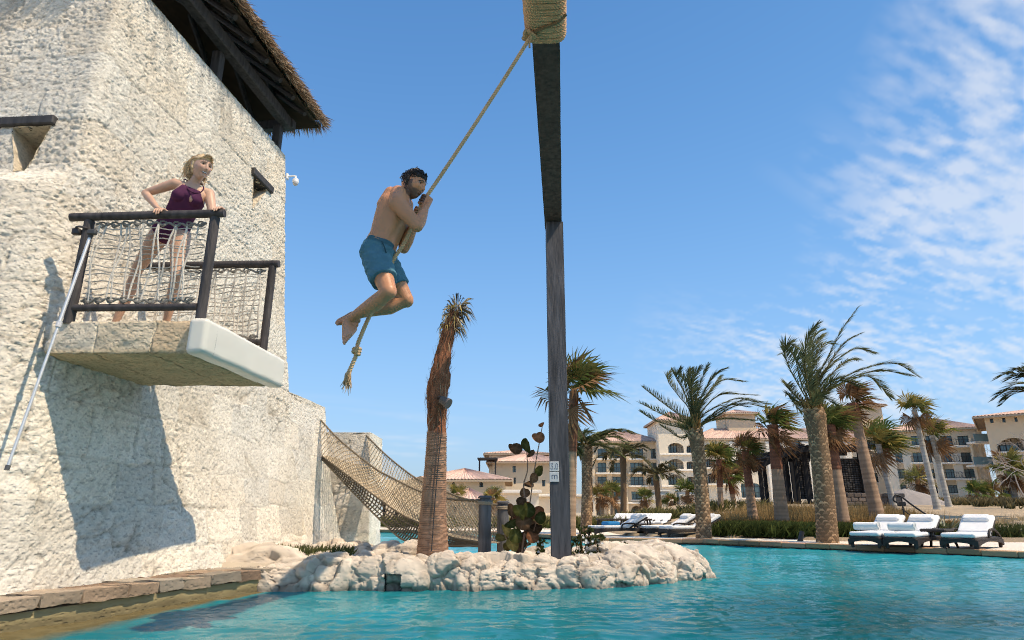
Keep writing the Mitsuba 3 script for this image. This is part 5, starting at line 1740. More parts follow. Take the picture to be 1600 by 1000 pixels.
# left wing of the hotel
hot = thing('hotel_wing', 'four-storey cream hotel wing with balconies and pink tiled roof, left of the arched bay', 'building')
a, w, z0, z1 = px_wall(926, 1034, 125, 690, 812)
R4 = [(701, 717), (723, 739), (745, 759)]
op = bays(a, 125, [(934, 948)], R4, 'window', 0, 'balcony') + bays(a, 125, [(957, 971)], R4, 'window', 0, 'balcony') + bays(a, 125, [(985, 1005)], R4, 'window', 0, 'balcony') + bays(a, 125, [(1017, 1027)], R4, 'window', 0, 'sill')
op += bays(a, 125, [(957, 971), (987, 1003)], [(768, 781)], 'window', 0, 'sill')
op += bays(a, 125, [(928, 943), (955, 972), (986, 1004), (1015, 1028)], [(790, 808)], 'loggia', 1.2)
house_wall(hot, a, (1, 0), w, z0 - 1, z1, op, WALL, 12)
tile_roof(hot, a, (1, 0), w, 12, z1, 2.6)
g = G()
for px in (926, 952, 976, 1010):
    p = at(px, 760, 125)
    g.box([p[0], 124.75, (z0 + z1 - 3) / 2], (0.9, 0.6, z1 - z0 - 3), WALL * 1.12, None, 0.05)
part(hot, 'pier', g)
p = at(980, 786, 125)
part(hot, 'cornice', G().box([a[0] + w / 2, 124.8, p[2]], (w, 0.7, 0.35), WHITE, None, 0.05))

bay = thing('hotel_tower', 'cream hotel tower bay with rows of wide arched openings', 'building')
a, w, z0, z1 = px_wall(1032, 1092, 122, 657, 812)
op = bays(a, 122, [(1044, 1068)], [(692, 708), (717, 733), (741, 758)], 'loggia', 0.9, 'sill')
op += bays(a, 122, [(1073, 1088)], [(696, 708), (721, 733), (745, 758)], 'loggia', 0.3, 'sill') + bays(a, 122, [(1052, 1084)], [(789, 810)], 'loggia', 1.4)
house_wall(bay, a, (1, 0), w, z0 - 1, z1, op, WALL2, 9)
tile_roof(bay, a, (1, 0), w, 9, z1, 2.2)
g = G()
for py in (710, 735, 760, 785):
    p = at(1060, py, 122)
    g.box([a[0] + w / 2, 121.85, p[2]], (w, 0.5, 0.3), WHITE, None, 0.04)
part(bay, 'string_course', g)

mid = thing('hotel_wing', 'long middle wing of the hotel half hidden by palms and the dark pavilion', 'building')
a, w, z0, z1 = px_wall(1092, 1392, 122, 686, 812)
op = bays(a, 122, [(1213, 1225), (1234, 1257), (1302, 1322), (1332, 1345), (1352, 1376)], [(688, 703)], 'window', 0, 'sill')
op += bays(a, 122, [(1156, 1194)], [(711, 732)], 'loggia', 1.6, 'sill') + bays(a, 122, [(1158, 1166), (1172, 1188)], [(755, 778)], 'window', 0.5, 'sill')
op += bays(a, 122, [(1100, 1118), (1124, 1142)], [(694, 708), (717, 731), (741, 756)], 'loggia', 0.6, 'balcony')
op += bays(a, 122, [(1213, 1228), (1240, 1256), (1330, 1346), (1355, 1372)], [(714, 729), (739, 754)], 'window', 0, 'sill')
house_wall(mid, a, (1, 0), w, z0 - 1, z1, op, WALL2, 14)
tile_roof(mid, a, (1, 0), w, 14, z1, 2.8)
g = G()
for px in (1096, 1148, 1205, 1229, 1262, 1328, 1349):
    p = at(px, 740, 122)
    g.box([p[0], 121.75, (z0 + z1 - 0.5) / 2], (1.3, 0.6, z1 - z0 - 0.5), WHITE, None, 0.06)
part(mid, 'pier', g)
for px0, px1, py0, lb in ((1139, 1182, 646, 'square rooftop lantern box with a low tiled roof, left one'), (1336, 1382, 633, 'square rooftop lantern box with a low tiled roof, right one behind the dead palm')):
    t = thing('roof_tower', lb, 'building')
    a, w, zz0, zz1 = px_wall(px0, px1, 127, py0, 700)
    house_wall(t, a, (1, 0), w, zz0, zz1, [], WALL, 7)
    tile_roof(t, a, (1, 0), w, 7, zz1, 1.2, 0.8)

right = thing('hotel_wing', 'sunlit right wing of the hotel with dark windows and stacked balconies', 'building')
a = at(1388, 667, 112)
b = at(1533, 672, 106)
w = float(np.linalg.norm((b - a)[:2]))
xd = (b - a)[:2] / w
z1 = (a[2] + b[2]) / 2


def on_wall(a, xd, px, py):
    """(metres along, height) on the vertical plane through a along xd of what was measured at a pixel."""
    d = FWD + (px - 800) / 1000 * np.array([1.0, 0, 0]) + (500 - py) / 1000 * UPV
    n = np.array([-xd[1], xd[0], 0.0])
    q = EYE + d * ((np.asarray(a) - EYE) @ n / (d @ n))
    return float((q - a)[:2] @ xd), float(q[2])


def wall_bays(a, xd, rects, arch=0.0, kind='window', bal=None):
    out = []
    for (p0, p1, q0, q1) in rects:
        x0, x1 = on_wall(a, xd, p0, (q0 + q1) / 2)[0], on_wall(a, xd, p1, (q0 + q1) / 2)[0]
        zt, zb = on_wall(a, xd, (p0 + p1) / 2, q0)[1], on_wall(a, xd, (p0 + p1) / 2, q1)[1]
        out.append((x0, x1, zb, zt, arch, kind, bal))
    return out


def along(px):
    return on_wall(a, xd, px, 715)[0]


op = []
ROWS = ((681, 697), (707, 723), (733, 748), (758, 771))
for (p0, p1, bal, lean) in ((1394, 1408, 'sill', 3), (1424, 1438, 'balcony', 3), (1447, 1457, 'sill', 4), (1470, 1488, 'balcony', 4), (1497, 1514, 'balcony', 5)):
    for k, (q0, q1) in enumerate(ROWS):
        op += wall_bays(a, xd, [(p0 + lean * k, p1 + lean * k, q0, q1)], 0, 'window', bal if k < 3 else 'sill')
house_wall(right, a, xd, w, -1, z1 - 0.2, op, WALL * 1.05, 14)
tile_roof(right, a, xd, w, 14, z1 - 0.2, 2.6)
g = G()
X = np.r_[xd, 0]
for px in (1392, 1417, 1463, 1494, 1525):
    p = np.array([a[0], a[1], 0]) + X * along(px)
    g.box(p + np.r_[xd[1], -xd[0], 0] * 0.35 + [0, 0, 5], (1.3, 0.7, 10), WALL2, np.stack([X, np.r_[-xd[1], xd[0], 0], [0, 0, 1]], 1), 0.05)
part(right, 'pier', g)
gl = thing('glass_balcony', 'stack of glass balconies in the gap between the right wing and the far right building', 'balcony')
for k, py in enumerate((692, 728)):
    p = at(1533, py, 104)
    part(gl, 'slab', G().box([p[0], 104, p[2]], (3.4, 2.0, 0.3), WHITE, None, 0.03))
    part(gl, 'glass_panel', G().box([p[0], 103.1, p[2] + 0.75], (3.3, 0.05, 1.2), (0.16, 0.28, 0.33), None, 0.005), 'm_glass')
part(gl, 'column', G().box(at(1528, 740, 105) * [1, 1, 0] + [0, 0, 6], (0.5, 0.5, 12.5), WALL, None, 0.03).box(at(1541, 740, 105) * [1, 1, 0] + [0, 0, 6], (0.5, 0.5, 12.5), WALL, None, 0.03))

far = thing('hotel_annex', 'cream building at the right margin with a wide arch under a pink tiled roof', 'building')
a = at(1537, 652, 92)
xd = unit(np.array([0.80, -0.60]))
z1 = a[2]
op = wall_bays(a, xd, [(1547, 1552, 654, 661), (1566, 1571, 653, 660), (1585, 1590, 652, 659), (1603, 1608, 651, 658)])
op += wall_bays(a, xd, [(1557, 1612, 684, 705)], 1.5, 'loggia', 'sill') + wall_bays(a, xd, [(1564, 1600, 716, 732)], 0.2, 'loggia', 'sill') + wall_bays(a, xd, [(1568, 1582, 762, 784)], 0.3, 'loggia')
house_wall(far, a, xd, 22.0, -1, z1, op, WALL, 16)
tile_roof(far, a, xd, 22.0, 16, z1, 1.6, 1.3)
# left distant houses
h1 = thing('tiled_house', 'low sand-coloured house with a pink hip roof left of the round-leaved plant', 'house')
a, w, z0, z1 = px_wall(600, 788, 82, 750, 815)
house_wall(h1, a, (1, 0), w, z0 - 1, z1, bays(a, 82, [(706, 711), (749, 755), (660, 666)], [(753, 761)], 'window', 0.25), WALL, 13)
tile_roof(h1, a + np.array([4.0, 0, 0]), (1, 0), w - 4, 13, z1, 1.75, 1.0, 1.0, TILE * 1.12)
h2 = thing('tiled_house', 'taller sand-coloured house with stepped tiled roofs behind the timber post', 'house')
a, w, z0, z1 = px_wall(769, 885, 100, 722, 815)
house_wall(h2, a, (1, 0), w, z0 - 1, z1, bays(a, 100, [(801, 806)], [(728, 738)], 'window') + bays(a, 100, [(803, 806)], [(746, 756)], 'window') + bays(a, 100, [(847, 852), (888, 893)], [(750, 760)], 'window'), WALL, 14)
tile_roof(h2, a, (1, 0), w, 14, z1, 1.9, 0.9, 0.9, TILE * 1.08)
a2, w2, q0_, q1_ = px_wall(764, 850, 108, 709, 760)
house_wall(h2, a2, (1, 0), w2, q0_, q1_, [], WALL2, 9)
tile_roof(h2, a2, (1, 0), w2, 9, q1_, 0.9, 0.9, 0.9, TILE)
p = at(762, 728, 99)
g = G().box([p[0], 99, p[2] + 1.0], (3.0, 3.0, 0.25), BARC, None, 0.02)
for dx in (-1.2, 1.2):
    g.box([p[0] + dx, 98.2, p[2] - 0.4], (0.2, 0.2, 2.8), BARC, None, 0.02)
part(h2, 'pergola', g)
h3 = thing('garden_house', 'pale flat-topped garden building with corniced walls behind the round-leaved plant', 'house')
a, w, z0, z1 = px_wall(778, 842, 72, 766, 815)
house_wall(h3, a, (1, 0), w, z0 - 1, z1, [], WALL2 * 1.05, 10)
part(h3, 'cornice', G().box([a[0] + w / 2, 71.8, z1 - 0.15], (w + 0.6, 0.8, 0.35), WHITE, None, 0.05))
a, w, z0, z1 = px_wall(836, 930, 76, 772, 815)
house_wall(h3, a, (1, 0), w, z0 - 1, z1, bays(a, 76, [(895, 899), (924, 927)], [(784, 800)], 'window'), WALL2 * 1.1, 10)
part(h3, 'cornice', G().box([a[0] + w / 2, 75.8, z1 - 0.15], (w + 0.6, 0.8, 0.3), WHITE, None, 0.05))
h4 = thing('tiled_house', 'low pink tiled outbuilding seen through the climbing net', 'house')
a, w, z0, z1 = px_wall(690, 765, 62, 784, 815)
house_wall(h4, a, (1, 0), w, z0 - 1, z1, [], WALL * 0.8, 9)
tile_roof(h4, a, (1, 0), w, 9, z1, 1.3, 0.7, 0.9, TILE * 1.05)
hut = thing('palapa', 'dark thatched hut seen through the top of the climbing net', 'hut')
p = at(655, 800, 55)
c = trimesh.creation.revolve([[3.6, 0.0], [3.5, 0.25], [1.8, 1.5], [0, 2.4]], sections=26)
v = np.array(c.vertices)
part(hut, 'roof', G().add(v + 0.12 * (vnoise(v, 4, 2, 1) - 0.5)[:, None] + [p[0], 55, 1.3], c.faces, (0.14, 0.10, 0.06)))
for k in range(6):
    q = k * math.pi / 3
    part(hut, 'post', G().tube([[p[0] + 2.9 * math.cos(q), 55 + 2.9 * math.sin(q), -0.2], [p[0] + 2.9 * math.cos(q), 55 + 2.9 * math.sin(q), 1.5]], 0.12, DARK, 8))

# dark pergola pavilion
pav = thing('pavilion', 'dark timber pavilion with a slatted roof on black columns behind the fan palms', 'pavilion')
YP = 40.0
BLK = np.array([0.022, 0.021, 0.022])
base = at(1180, 790, YP)
flo = 1.15
part(pav, 'floor', G().box([at(1275, 790, YP)[0], YP + 4, flo - 0.35], (at(1362, 790, YP)[0] - at(1180, 790, YP)[0], 8.5, 0.7), (0.12, 0.10, 0.09), None, 0.03))
for px, yy in ((1190, 40), (1197, 43), (1226, 40), (1233, 43), (1246, 46), (1262, 40), (1278, 43), (1302, 40), (1350, 40), (1356, 43), (1240, 48)):
    p = at(px, 760, yy)
    part(pav, 'column', G().box([p[0], yy, (flo + 4.0) / 2 + 0.2], (0.21, 0.21, 4.0 - flo + 1.0), BLK, None, 0.02))
x0, x1 = at(1176, 735, YP - 1.5)[0], at(1362, 735, YP - 1.5)[0]
zl, zh = at(1180, 735, YP - 1.5)[2], at(1250, 702, YP - 1.5)[2]
prof = lambda x: zl + (zh - zl) * math.sin(min(1.0, (x - x0) / ((x1 - x0) * 0.52)) * math.pi / 2)
n = 0
for k, yy in enumerate(np.arange(YP - 1.5, YP + 7.5, 1.3)):
    xs_ = np.linspace(x0, x1, 24)
    pts = np.array([[x, yy, prof(x) + 0.10 * (k % 2)] for x in xs_])
    g = G()
    for i in range(23):
        g.beam(pts[i], pts[i + 1], 0.22, 0.30, BLK, 0.02)
    part(pav, 'roof_beam', g)
for k, x in enumerate(np.arange(x0 + 0.1, x1, 0.36)):
    part(pav, 'roof_slat', G().beam([x, YP - 1.9, prof(x) + 0.2 + 0.04 * (k % 3)], [x, YP + 7.3, prof(x) + 0.2 + 0.04 * (k % 3)], 0.20, 0.07, BLK * (1.0 + 0.8 * (k % 3 == 0)), 0.01))
r = np.random.default_rng(2)
for (p0, p1, yy, nm) in ((1309, 1351, 40.2, 1), (1249, 1268, 42, 2)):
    a_, b_ = at(p0, 747, yy), at(p1, 747, yy)
    zt, zb = at(1330, 716, yy)[2], at(1330, 780, yy)[2]
    g = G().box([(a_[0] + b_[0]) / 2, yy + 0.1, (zt + zb) / 2], (b_[0] - a_[0], 0.08, zt - zb), BLK * 1.2, None, 0.01)
    n1, n2 = int((b_[0] - a_[0]) / 0.16), int((zt - zb) / 0.11)
    for i in range(n1):
        for j in range(n2):
            g.box([a_[0] + (i + 0.5) * (b_[0] - a_[0]) / n1, yy + 0.02 + r.uniform(-0.03, 0.03), zb + (j + 0.5) * (zt - zb) / n2], (0.13, 0.14, 0.07), np.array([0.075, 0.07, 0.068]) * r.uniform(0.5, 1.6), None, 0.015)
    part(pav, 'lattice_screen', g, label='dark screen of stacked stone pieces', kind='stuff')
# stone retaining wall right of the pavilion
rw = thing('retaining_wall', 'low dark stone retaining wall at the foot of the leaning fan palm', 'wall')
p = at(1352, 790, 33)
for j in range(4):
    for i in range(9):
        part(rw, 'stone', G().box([p[0] - 1.3 + i * 0.36 + 0.16 * (j % 2) + r.uniform(-.02, .02), 33 + r.uniform(-0.04, 0.04), terrain_z(p[0], 33) - 0.05 + j * 0.2], (0.35, 0.5, 0.19), np.array([0.15, 0.12, 0.10]) * r.uniform(0.6, 1.4), None, 0.03), 'm_rock')
th = thing('palapa', 'low grey thatched roof mound behind the curled handrail', 'hut')
p = at(1412, 785, 36)
c = trimesh.creation.revolve([[2.9, 0.0], [2.8, 0.15], [0.9, 1.15], [0, 1.5]], sections=30)
v = np.array(c.vertices)
part(th, 'roof', G().add(v * [1.1, 1, 1] + 0.10 * (vnoise(v, 6, 2, 1) - 0.5)[:, None] + [p[0] + 0.2, 36, p[2] - 0.75], c.faces, (0.27, 0.24, 0.22)))
rail3 = thing('handrail', 'curled black iron handrail going down among the plants behind the loungers', 'handrail')
Yh = 17.5
top_r = spline([at(1401, 785, Yh), at(1396, 781, Yh), at(1399, 774, Yh), at(1408, 776, Yh), at(1425, 789, Yh), at(1450, 806, Yh), at(1466, 818, Yh), at(1468, 824, Yh), at(1461, 824, Yh)], 60)
part(rail3, 'top_rail', G().tube(top_r, 0.024, BLK, 8), 'm_satin', 50)
for px, py in ((1408, 776), (1450, 806)):
    t_ = at(px, py, Yh)
    part(rail3, 'baluster', G().tube([t_, t_ * [1, 1, 0] + [0, 0, 0.1]], 0.018, BLK, 8), 'm_satin', 50)
low_r = spline([at(1409, 795, Yh), at(1440, 818, Yh), at(1458, 830, Yh), at(1452, 832, Yh)], 30)
part(rail3, 'lower_rail', G().tube(low_r, 0.014, BLK, 6), 'm_satin', 50)

# ================================================================== PLANTING
def tuft_mass(name, label, pts, h, n, col, tipc, seed, lean=0.25, w=0.02, kind='stuff', cat='grass'):
    key = thing(name, label, cat, kind=kind)
    r = np.random.default_rng(seed)
    b = np.asarray(pts)
    i = r.integers(0, len(b), n)
    s = b[i] + np.stack([r.normal(0, 0.16, n), r.normal(0, 0.16, n), np.zeros(n)], -1)
    hh = h * r.uniform(0.6, 1.2, n)[:, None]
    tip = s + np.stack([r.normal(lean * 0.6, lean, n), r.normal(0, lean, n), np.ones(n)], -1) * hh
    tone = r.uniform(0.6, 1.4, (n, 1)) * (0.7 + 0.6 * vnoise(s, 0.8, 2, seed))[:, None]
    g = G().blades(s, tip, r.normal(0, 1, (n, 3)), w * r.uniform(0.7, 1.3, n), np.array(col) * tone, tipcol=np.array(tipc) * tone)
    part(key, 'blades', g, 'm_leaf', kind='stuff')


def area(poly, n, seed):
    P = sg.Polygon(poly)
    r = np.random.default_rng(seed)
    x0, y0, x1, y1 = P.bounds
    out = []
    while len(out) < n:
        q = r.uniform(x0, x1), r.uniform(y0, y1)
        if P.contains(sg.Point(q)):
            out.append([q[0], q[1], float(terrain_z(*q)) + 0.02])
    return np.array(out)


tuft_mass('hedge', 'low clipped dark green hedge along the deck edge', area([(5.6, 19.0), (8.4, 16.9), (10.8, 17.0), (10.6, 18.4), (8.6, 18.6), (6.6, 20.6)], 900, 1), 0.34, 16000, (0.035, 0.055, 0.016), (0.085, 0.10, 0.030), 1, 0.5, 0.05, cat='hedge')
tuft_mass('ornamental_grass', 'tall tan feathery grass in front of the dark pavilion', area([(6.6, 21), (9.5, 20), (14, 22), (15, 27), (10, 28), (7, 25)], 500, 2), 0.50, 13000, (0.16, 0.12, 0.035), (0.42, 0.27, 0.12), 2, 0.2, 0.022)
tuft_mass('flower_bed', 'bed of orange and yellow low flowers between hedge and grass', area([(6.4, 20.6), (9.0, 18.8), (13.0, 19.2), (13, 20.2), (9.2, 20.2), (6.8, 22)], 300, 3), 0.34, 6000, (0.10, 0.10, 0.03), (0.34, 0.17, 0.06), 3, 0.5, 0.05, cat='flowers')
tuft_mass('dry_grass', 'dry straw-coloured grass clumps among the agaves at the right', area([(13.5, 16.3), (17, 17), (20, 20), (16, 22), (13, 19)], 60, 4), 0.42, 4500, (0.28, 0.20, 0.09), (0.50, 0.38, 0.22), 4, 0.45, 0.02)
tuft_mass('ground_cover', 'dark green low ground cover behind the right loungers', area([(9.5, 17.5), (13.5, 16.2), (14.5, 18.5), (11, 20)], 300, 5), 0.30, 7000, (0.04, 0.06, 0.02), (0.10, 0.11, 0.04), 5, 0.5, 0.045, cat='ground cover')
tuft_mass('garden_shrubbery', 'grey-green and tan shrubs at the foot of the hotel', area([(14, 46), (32, 46), (36, 60), (14, 60)], 200, 6), 0.7, 8000, (0.07, 0.075, 0.035), (0.26, 0.20, 0.11), 6, 0.5, 0.10, cat='shrubs')
tuft_mass('garden_shrubbery', 'dense shrubs and dry plants below the right wing', area([(22, 30), (36, 34), (46, 48), (24, 44)], 260, 7), 0.42, 9000, (0.06, 0.065, 0.03), (0.27, 0.20, 0.10), 7, 0.5, 0.09, cat='shrubs')
tuft_mass('garden_shrubbery', 'green shrubs across the water behind the grey posts', area([(-8, 29), (4, 27), (12, 30), (6, 34), (-8, 34)], 200, 8), 0.45, 7000, (0.05, 0.07, 0.02), (0.22, 0.18, 0.07), 8, 0.5, 0.07, cat='shrubs')


def agave(label, px, py, y, R_, n, seed, col=(0.12, 0.13, 0.075), up=0.6, name='agave', w=0.075, group=None):
    key = thing(name, label, 'plant', group)
    r = np.random.default_rng(seed)
    b = at(px, py, y)
    b[2] = float(terrain_z(b[0], b[1])) + 0.03
    for k in range(n):
        ph = k * 2.399
        el = r.uniform(0.1, 1.5) * up
        d = unit(np.array([math.cos(ph), math.sin(ph), el]))
        L = R_ * r.uniform(0.75, 1.1)
        p = spline([b, b + d * L * 0.5, b + d * L - [0, 0, 0.10 * L]], 7)
        s = unit(np.cross(d, [0, 0, 1]))
        ww = w * R_ * np.array([0.8, 1.0, 1.0, 0.85, 0.6, 0.3, 0.02])[:, None]
        nrm = np.cross(s, d)
        P = np.stack([p - s * ww + nrm * ww * 0.3, p - nrm * ww * 0.25, p + s * ww + nrm * ww * 0.3], 1)
        c = np.array(col) * r.uniform(0.7, 1.3)
        part(key, 'leaf', G().grid(P, c), 'm_satin', True)


agave('large spiky yucca clump behind the side table', 1478, 826, 17.0, 0.85, 46, 1, (0.17, 0.17, 0.10), 0.9, 'yucca', 0.035)
agave('blue-green agave at the right above the single lounger', 1560, 822, 17.5, 0.62, 22, 2, (0.085, 0.11, 0.075), 0.7)
agave('smaller agave left of the blue-green one', 1543, 834, 17.0, 0.5, 18, 3, (0.12, 0.135, 0.08), 0.6)
agave('pale agave at the right margin above the deck', 1592, 836, 16.8, 0.5, 18, 4, (0.17, 0.17, 0.11), 0.6)
agave('low agave in front of the yucca clump', 1500, 838, 16.2, 0.42, 16, 5, (0.10, 0.115, 0.06), 0.6)
r = np.random.default_rng(5)
for k, (px, py, y, q) in enumerate(((1345, 806, 21, 0.22), (1362, 812, 20, 0.16), (1382, 806, 21, 0.2), (1570, 838, 18, 0.25), (1597, 826, 19, 0.3), (1518, 840, 17, 0.2), (1225, 824, 19, 0.12), (1196, 826, 19.5, 0.1))):
    p = at(px, py, y)
    t = thing('garden_rock', ['tan rock left of the leaning fan palm', 'small tan rock below the leaning fan palm', 'tan rock right of the leaning fan palm', 'sandy rock between the agaves', 'large sandy rock at the right margin', 'small rock behind the single lounger', 'small pale rock by the red-brown palm trunk', 'small pale rock by the skirted palm trunk'][k], 'rock')
    m = trimesh.creation.icosphere(3)
    v = np.array(m.vertices) * [q * 1.4, q, q * 0.9]
    v = v * (1 + 0.5 * (vnoise(v + k, 2.5 / q * 0.3, 3, k)[:, None] - 0.5))
    part(t, 'stone', G().add(v + [p[0], y, float(terrain_z(p[0], y)) + q * 0.4], m.faces, np.array([0.42, 0.32, 0.22]) * (0.7 + 0.6 * vnoise(v, 9, 2, k))[:, None]), 'm_rock', True)
# bare tree
bare = thing('bare_tree', 'leafless pale branches at the right margin before the far building', 'tree')
r = np.random.default_rng(19)
root = at(1640, 800, 30)
g = G()


def branch(p, d, L, rad, lev):
    q = [p]
    for k in range(5):
        d = unit(d + r.normal(0, 0.22, 3))
        q.append(q[-1] + d * L / 5)
    g.tube(spline(q, 10), np.linspace(rad, rad * 0.5, 10), np.array([0.45, 0.40, 0.36]), 5)
    if lev > 0:
        for k in range(3):
            branch(q[2 + k], unit(d + r.normal(0, 0.55, 3) + [-0.25, 0, 0.1]), L * 0.62, rad * 0.6, lev - 1)


branch(root * [1, 1, 0] + [0, 0, 0.1], np.array([-0.25, 0, 1.0]), 2.6, 0.05, 0)
trunk_top = root * [1, 1, 0] + [-0.4, 0, 2.4]
for k in range(4):
    branch(trunk_top, unit(np.array([-0.9, r.normal(0, 0.4), 0.15 + 0.25 * k])), 1.7, 0.022, 3)
part(bare, 'branches', g)

# ================================================================== LOUNGERS
WICK = np.array([0.034, 0.025, 0.020])
CUSH = np.array([0.72, 0.71, 0.69])


def cushion(g, c, size, R, col, seed):
    h = np.array(size) / 2
    rr = h.min() * 0.9
    pts = [(np.array(s) * (h - rr), rr) for s in ((np.array(q) * 2 - 1) for q in np.ndindex(2, 2, 2))]
    m = hull(pts).refine_to_length(max(size) / 12).to_mesh()
    v = np.array(m.vert_properties[:, :3])
    v = v * (1 + 0.05 * (vnoise(v + seed, 5, 2, seed)[:, None] - 0.5))
    g.add(v @ np.asarray(R).T + c, m.tri_verts, col)


def lounger(label, foot, ang, group, towel=None, back=27, simple=False, pillow=True, cover=CUSH):
    """foot: ground point under the middle of the foot end; ang: heading from foot to head, degrees."""
    key = thing('sun_lounger', label, 'sun lounger', group)
    R = rot([0, 0, 1], ang)
    P = lambda x, y, z: np.array([foot[0], foot[1], foot[2]]) + R @ np.array([x, y, z])
    L, W, H = 1.86, 0.58, 0.205
    # base frame: rails and arched aprons
    g = G()
    g.box(P(L / 2, 0, H - 0.02), (L, W, 0.06), WICK, R, 0.02)
    for s in (-1, 1):
        a = np.linspace(0, 1, 17)
        arch = sg.Polygon([(0, H - 0.04), (L, H - 0.04)] + [(L - L * t, H - 0.16 + 0.10 * math.sin(t * math.pi) ** 0.6) for t in a])
        X = R @ np.array([1.0, 0, 0])
        g.facade(arch, P(0, s * W / 2 - 0.02, 0) * [1, 1, 0] + [0, 0, foot[2]], X[:2], 0.04, WICK)
    for x in (0.0, L - 0.04):
        arch = sg.Polygon([(0, H - 0.04), (W, H - 0.04)] + [(W - W * t, H - 0.15 + 0.08 * math.sin(t * math.pi) ** 0.6) for t in np.linspace(0, 1, 13)])
        Yd = R @ np.array([0, 1.0, 0])
        g.facade(arch, P(x + 0.04, -W / 2, 0) * [1, 1, 0] + [0, 0, foot[2]], Yd[:2], 0.04, WICK)
    part(key, 'base', g, 'm_wicker')
    for x in (0.05, L - 0.05):
        for s in (-1, 1):
            part(key, 'leg', G().box(P(x, s * (W / 2 - 0.04), 0.06), (0.055, 0.055, 0.125), WICK, R, 0.015), 'm_wicker')
    hinge = 1.12
    th_ = math.radians(back)
    Rb = R @ rot([0, 1, 0], -back)
    g = G()
    cushion(g, P(hinge / 2 + 0.02, 0, H + 0.055), (hinge, W - 0.02, 0.085), R, cover, 1)
    part(key, 'seat_cushion', g, 'm_vc', 50)
    bl = 0.70
    bc = P(hinge + bl / 2 * math.cos(th_) - 0.02, 0, H + 0.07 + bl / 2 * math.sin(th_))
    g = G()
    cushion(g, bc, (bl, W - 0.02, 0.10), Rb, cover, 2)
    part(key, 'back_cushion', g, 'm_vc', 50)
    off = Rb @ np.array([0, 0, -0.075])
    g = G().box(bc + off, (bl, W - 0.04, 0.035), WICK, Rb, 0.01)
    part(key, 'back_frame', g, 'm_wicker')
    for s in (-1, 1):
        st = bc + Rb @ np.array([0.2, s * (W / 2 - 0.06), -0.09])
        part(key, 'back_strut', G().tube([st, P(L - 0.12, s * (W / 2 - 0.06), H)], 0.015, WICK, 6), 'm_wicker')
        arm = spline([P(hinge - 0.25, s * (W / 2 + 0.01), H), P(hinge - 0.2, s * (W / 2 + 0.02), H + 0.13), P(hinge + 0.1, s * (W / 2 + 0.02), H + 0.15), P(hinge + 0.42, s * (W / 2 + 0.01), H + 0.08), P(L, s * (W / 2 - 0.02), H - 0.02)], 20)
        part(key, 'armrest', G().tube(arm, 0.022, WICK, 8), 'm_wicker', 50)
    if pillow:
        g = G()
        pc = bc + Rb @ np.array([bl * 0.20, 0, 0.075])
        cushion(g, pc, (0.20, W - 0.12, 0.10), Rb, cover * 1.03, 3)
        part(key, 'pillow', g, 'm_vc', 50)
    for s in (-1, 1):
        wc = P(L + 0.02, s * (W / 2 - 0.05), 0.075)
        d = R @ np.array([0, 1.0, 0])
        part(key, 'wheel', G().tube([wc - d * 0.02, wc + d * 0.02], 0.075, (0.03, 0.03, 0.03), 14), 'm_satin', 40)
    if towel is not None:
        tw = thing('rolled_towel', towel[0], 'towel', 'rolled towels on the loungers' if len(towel) < 2 else None)
        if len(towel) < 2:
            a_, b_ = P(0.22, -W / 2 + 0.06, H + 0.20), P(0.22, W / 2 - 0.06, H + 0.20)
            g = G().tube(np.linspace(a_, b_, 14), np.r_[0.07, np.full(12, 0.08), 0.07], CUSH, 18)
            part(tw, 'roll', g, 'm_vc', 45)
            t = np.linspace(0, 2 * np.pi * 2.5, 40)
            dx = R @ np.array([1.0, 0, 0])
            part(tw, 'end_fold', G().tube(a_ - (R @ np.array([0, 0.003, 0])) + (np.cos(t) * (0.02 + t * 0.0045))[:, None] * dx + (np.sin(t) * (0.02 + t * 0.0045))[:, None] * np.array([0, 0, 1.0]), 0.006, CUSH * 0.8, 5))
        else:
            g = G()
            cushion(g, P(0.65, 0, H + 0.14), (0.42, 0.5, 0.13), R, np.array(towel[1]), 4)
            part(tw, 'folds', g, 'm_vc', 50)
    return key


HEAD = math.degrees(math.atan2(0.62, 0.79))
def deckpt(px, py):
    p = atz(px, py, 0.10)
    return np.array([p[0], p[1], 0.10])


GR = 'sun loungers on the right deck'
lounger('right single sun lounger with a white cushion, right of the side table', deckpt(1500, 860), HEAD + 4, GR)
lounger('left lounger of the pair by the side table, its rolled towel at the foot', deckpt(1352, 856), HEAD + 4, GR, ('white rolled towel on the left lounger of the pair',))
lounger('right lounger of the pair, next to the side table, with a rolled towel', deckpt(1408, 858), HEAD + 4, GR, ('white rolled towel on the lounger beside the side table',))
tb = thing('side_table', 'dark wicker side table with splayed legs between the loungers', 'table')
c = deckpt(1459, 857) + [0.25, 0.2, 0]
Rt = rot([0, 0, 1], HEAD)
part(tb, 'tabletop', G().box(c + [0, 0, 0.33], (0.46, 0.46, 0.06), WICK, Rt, 0.02), 'm_wicker')
for sx, sy in ((1, 1), (1, -1), (-1, 1), (-1, -1)):
    part(tb, 'leg', G().tube([c + Rt @ np.array([sx * 0.17, sy * 0.17, 0.31]), c + Rt @ np.array([sx * 0.24, sy * 0.24, 0.0])], [0.032, 0.022], WICK, 8), 'm_wicker')
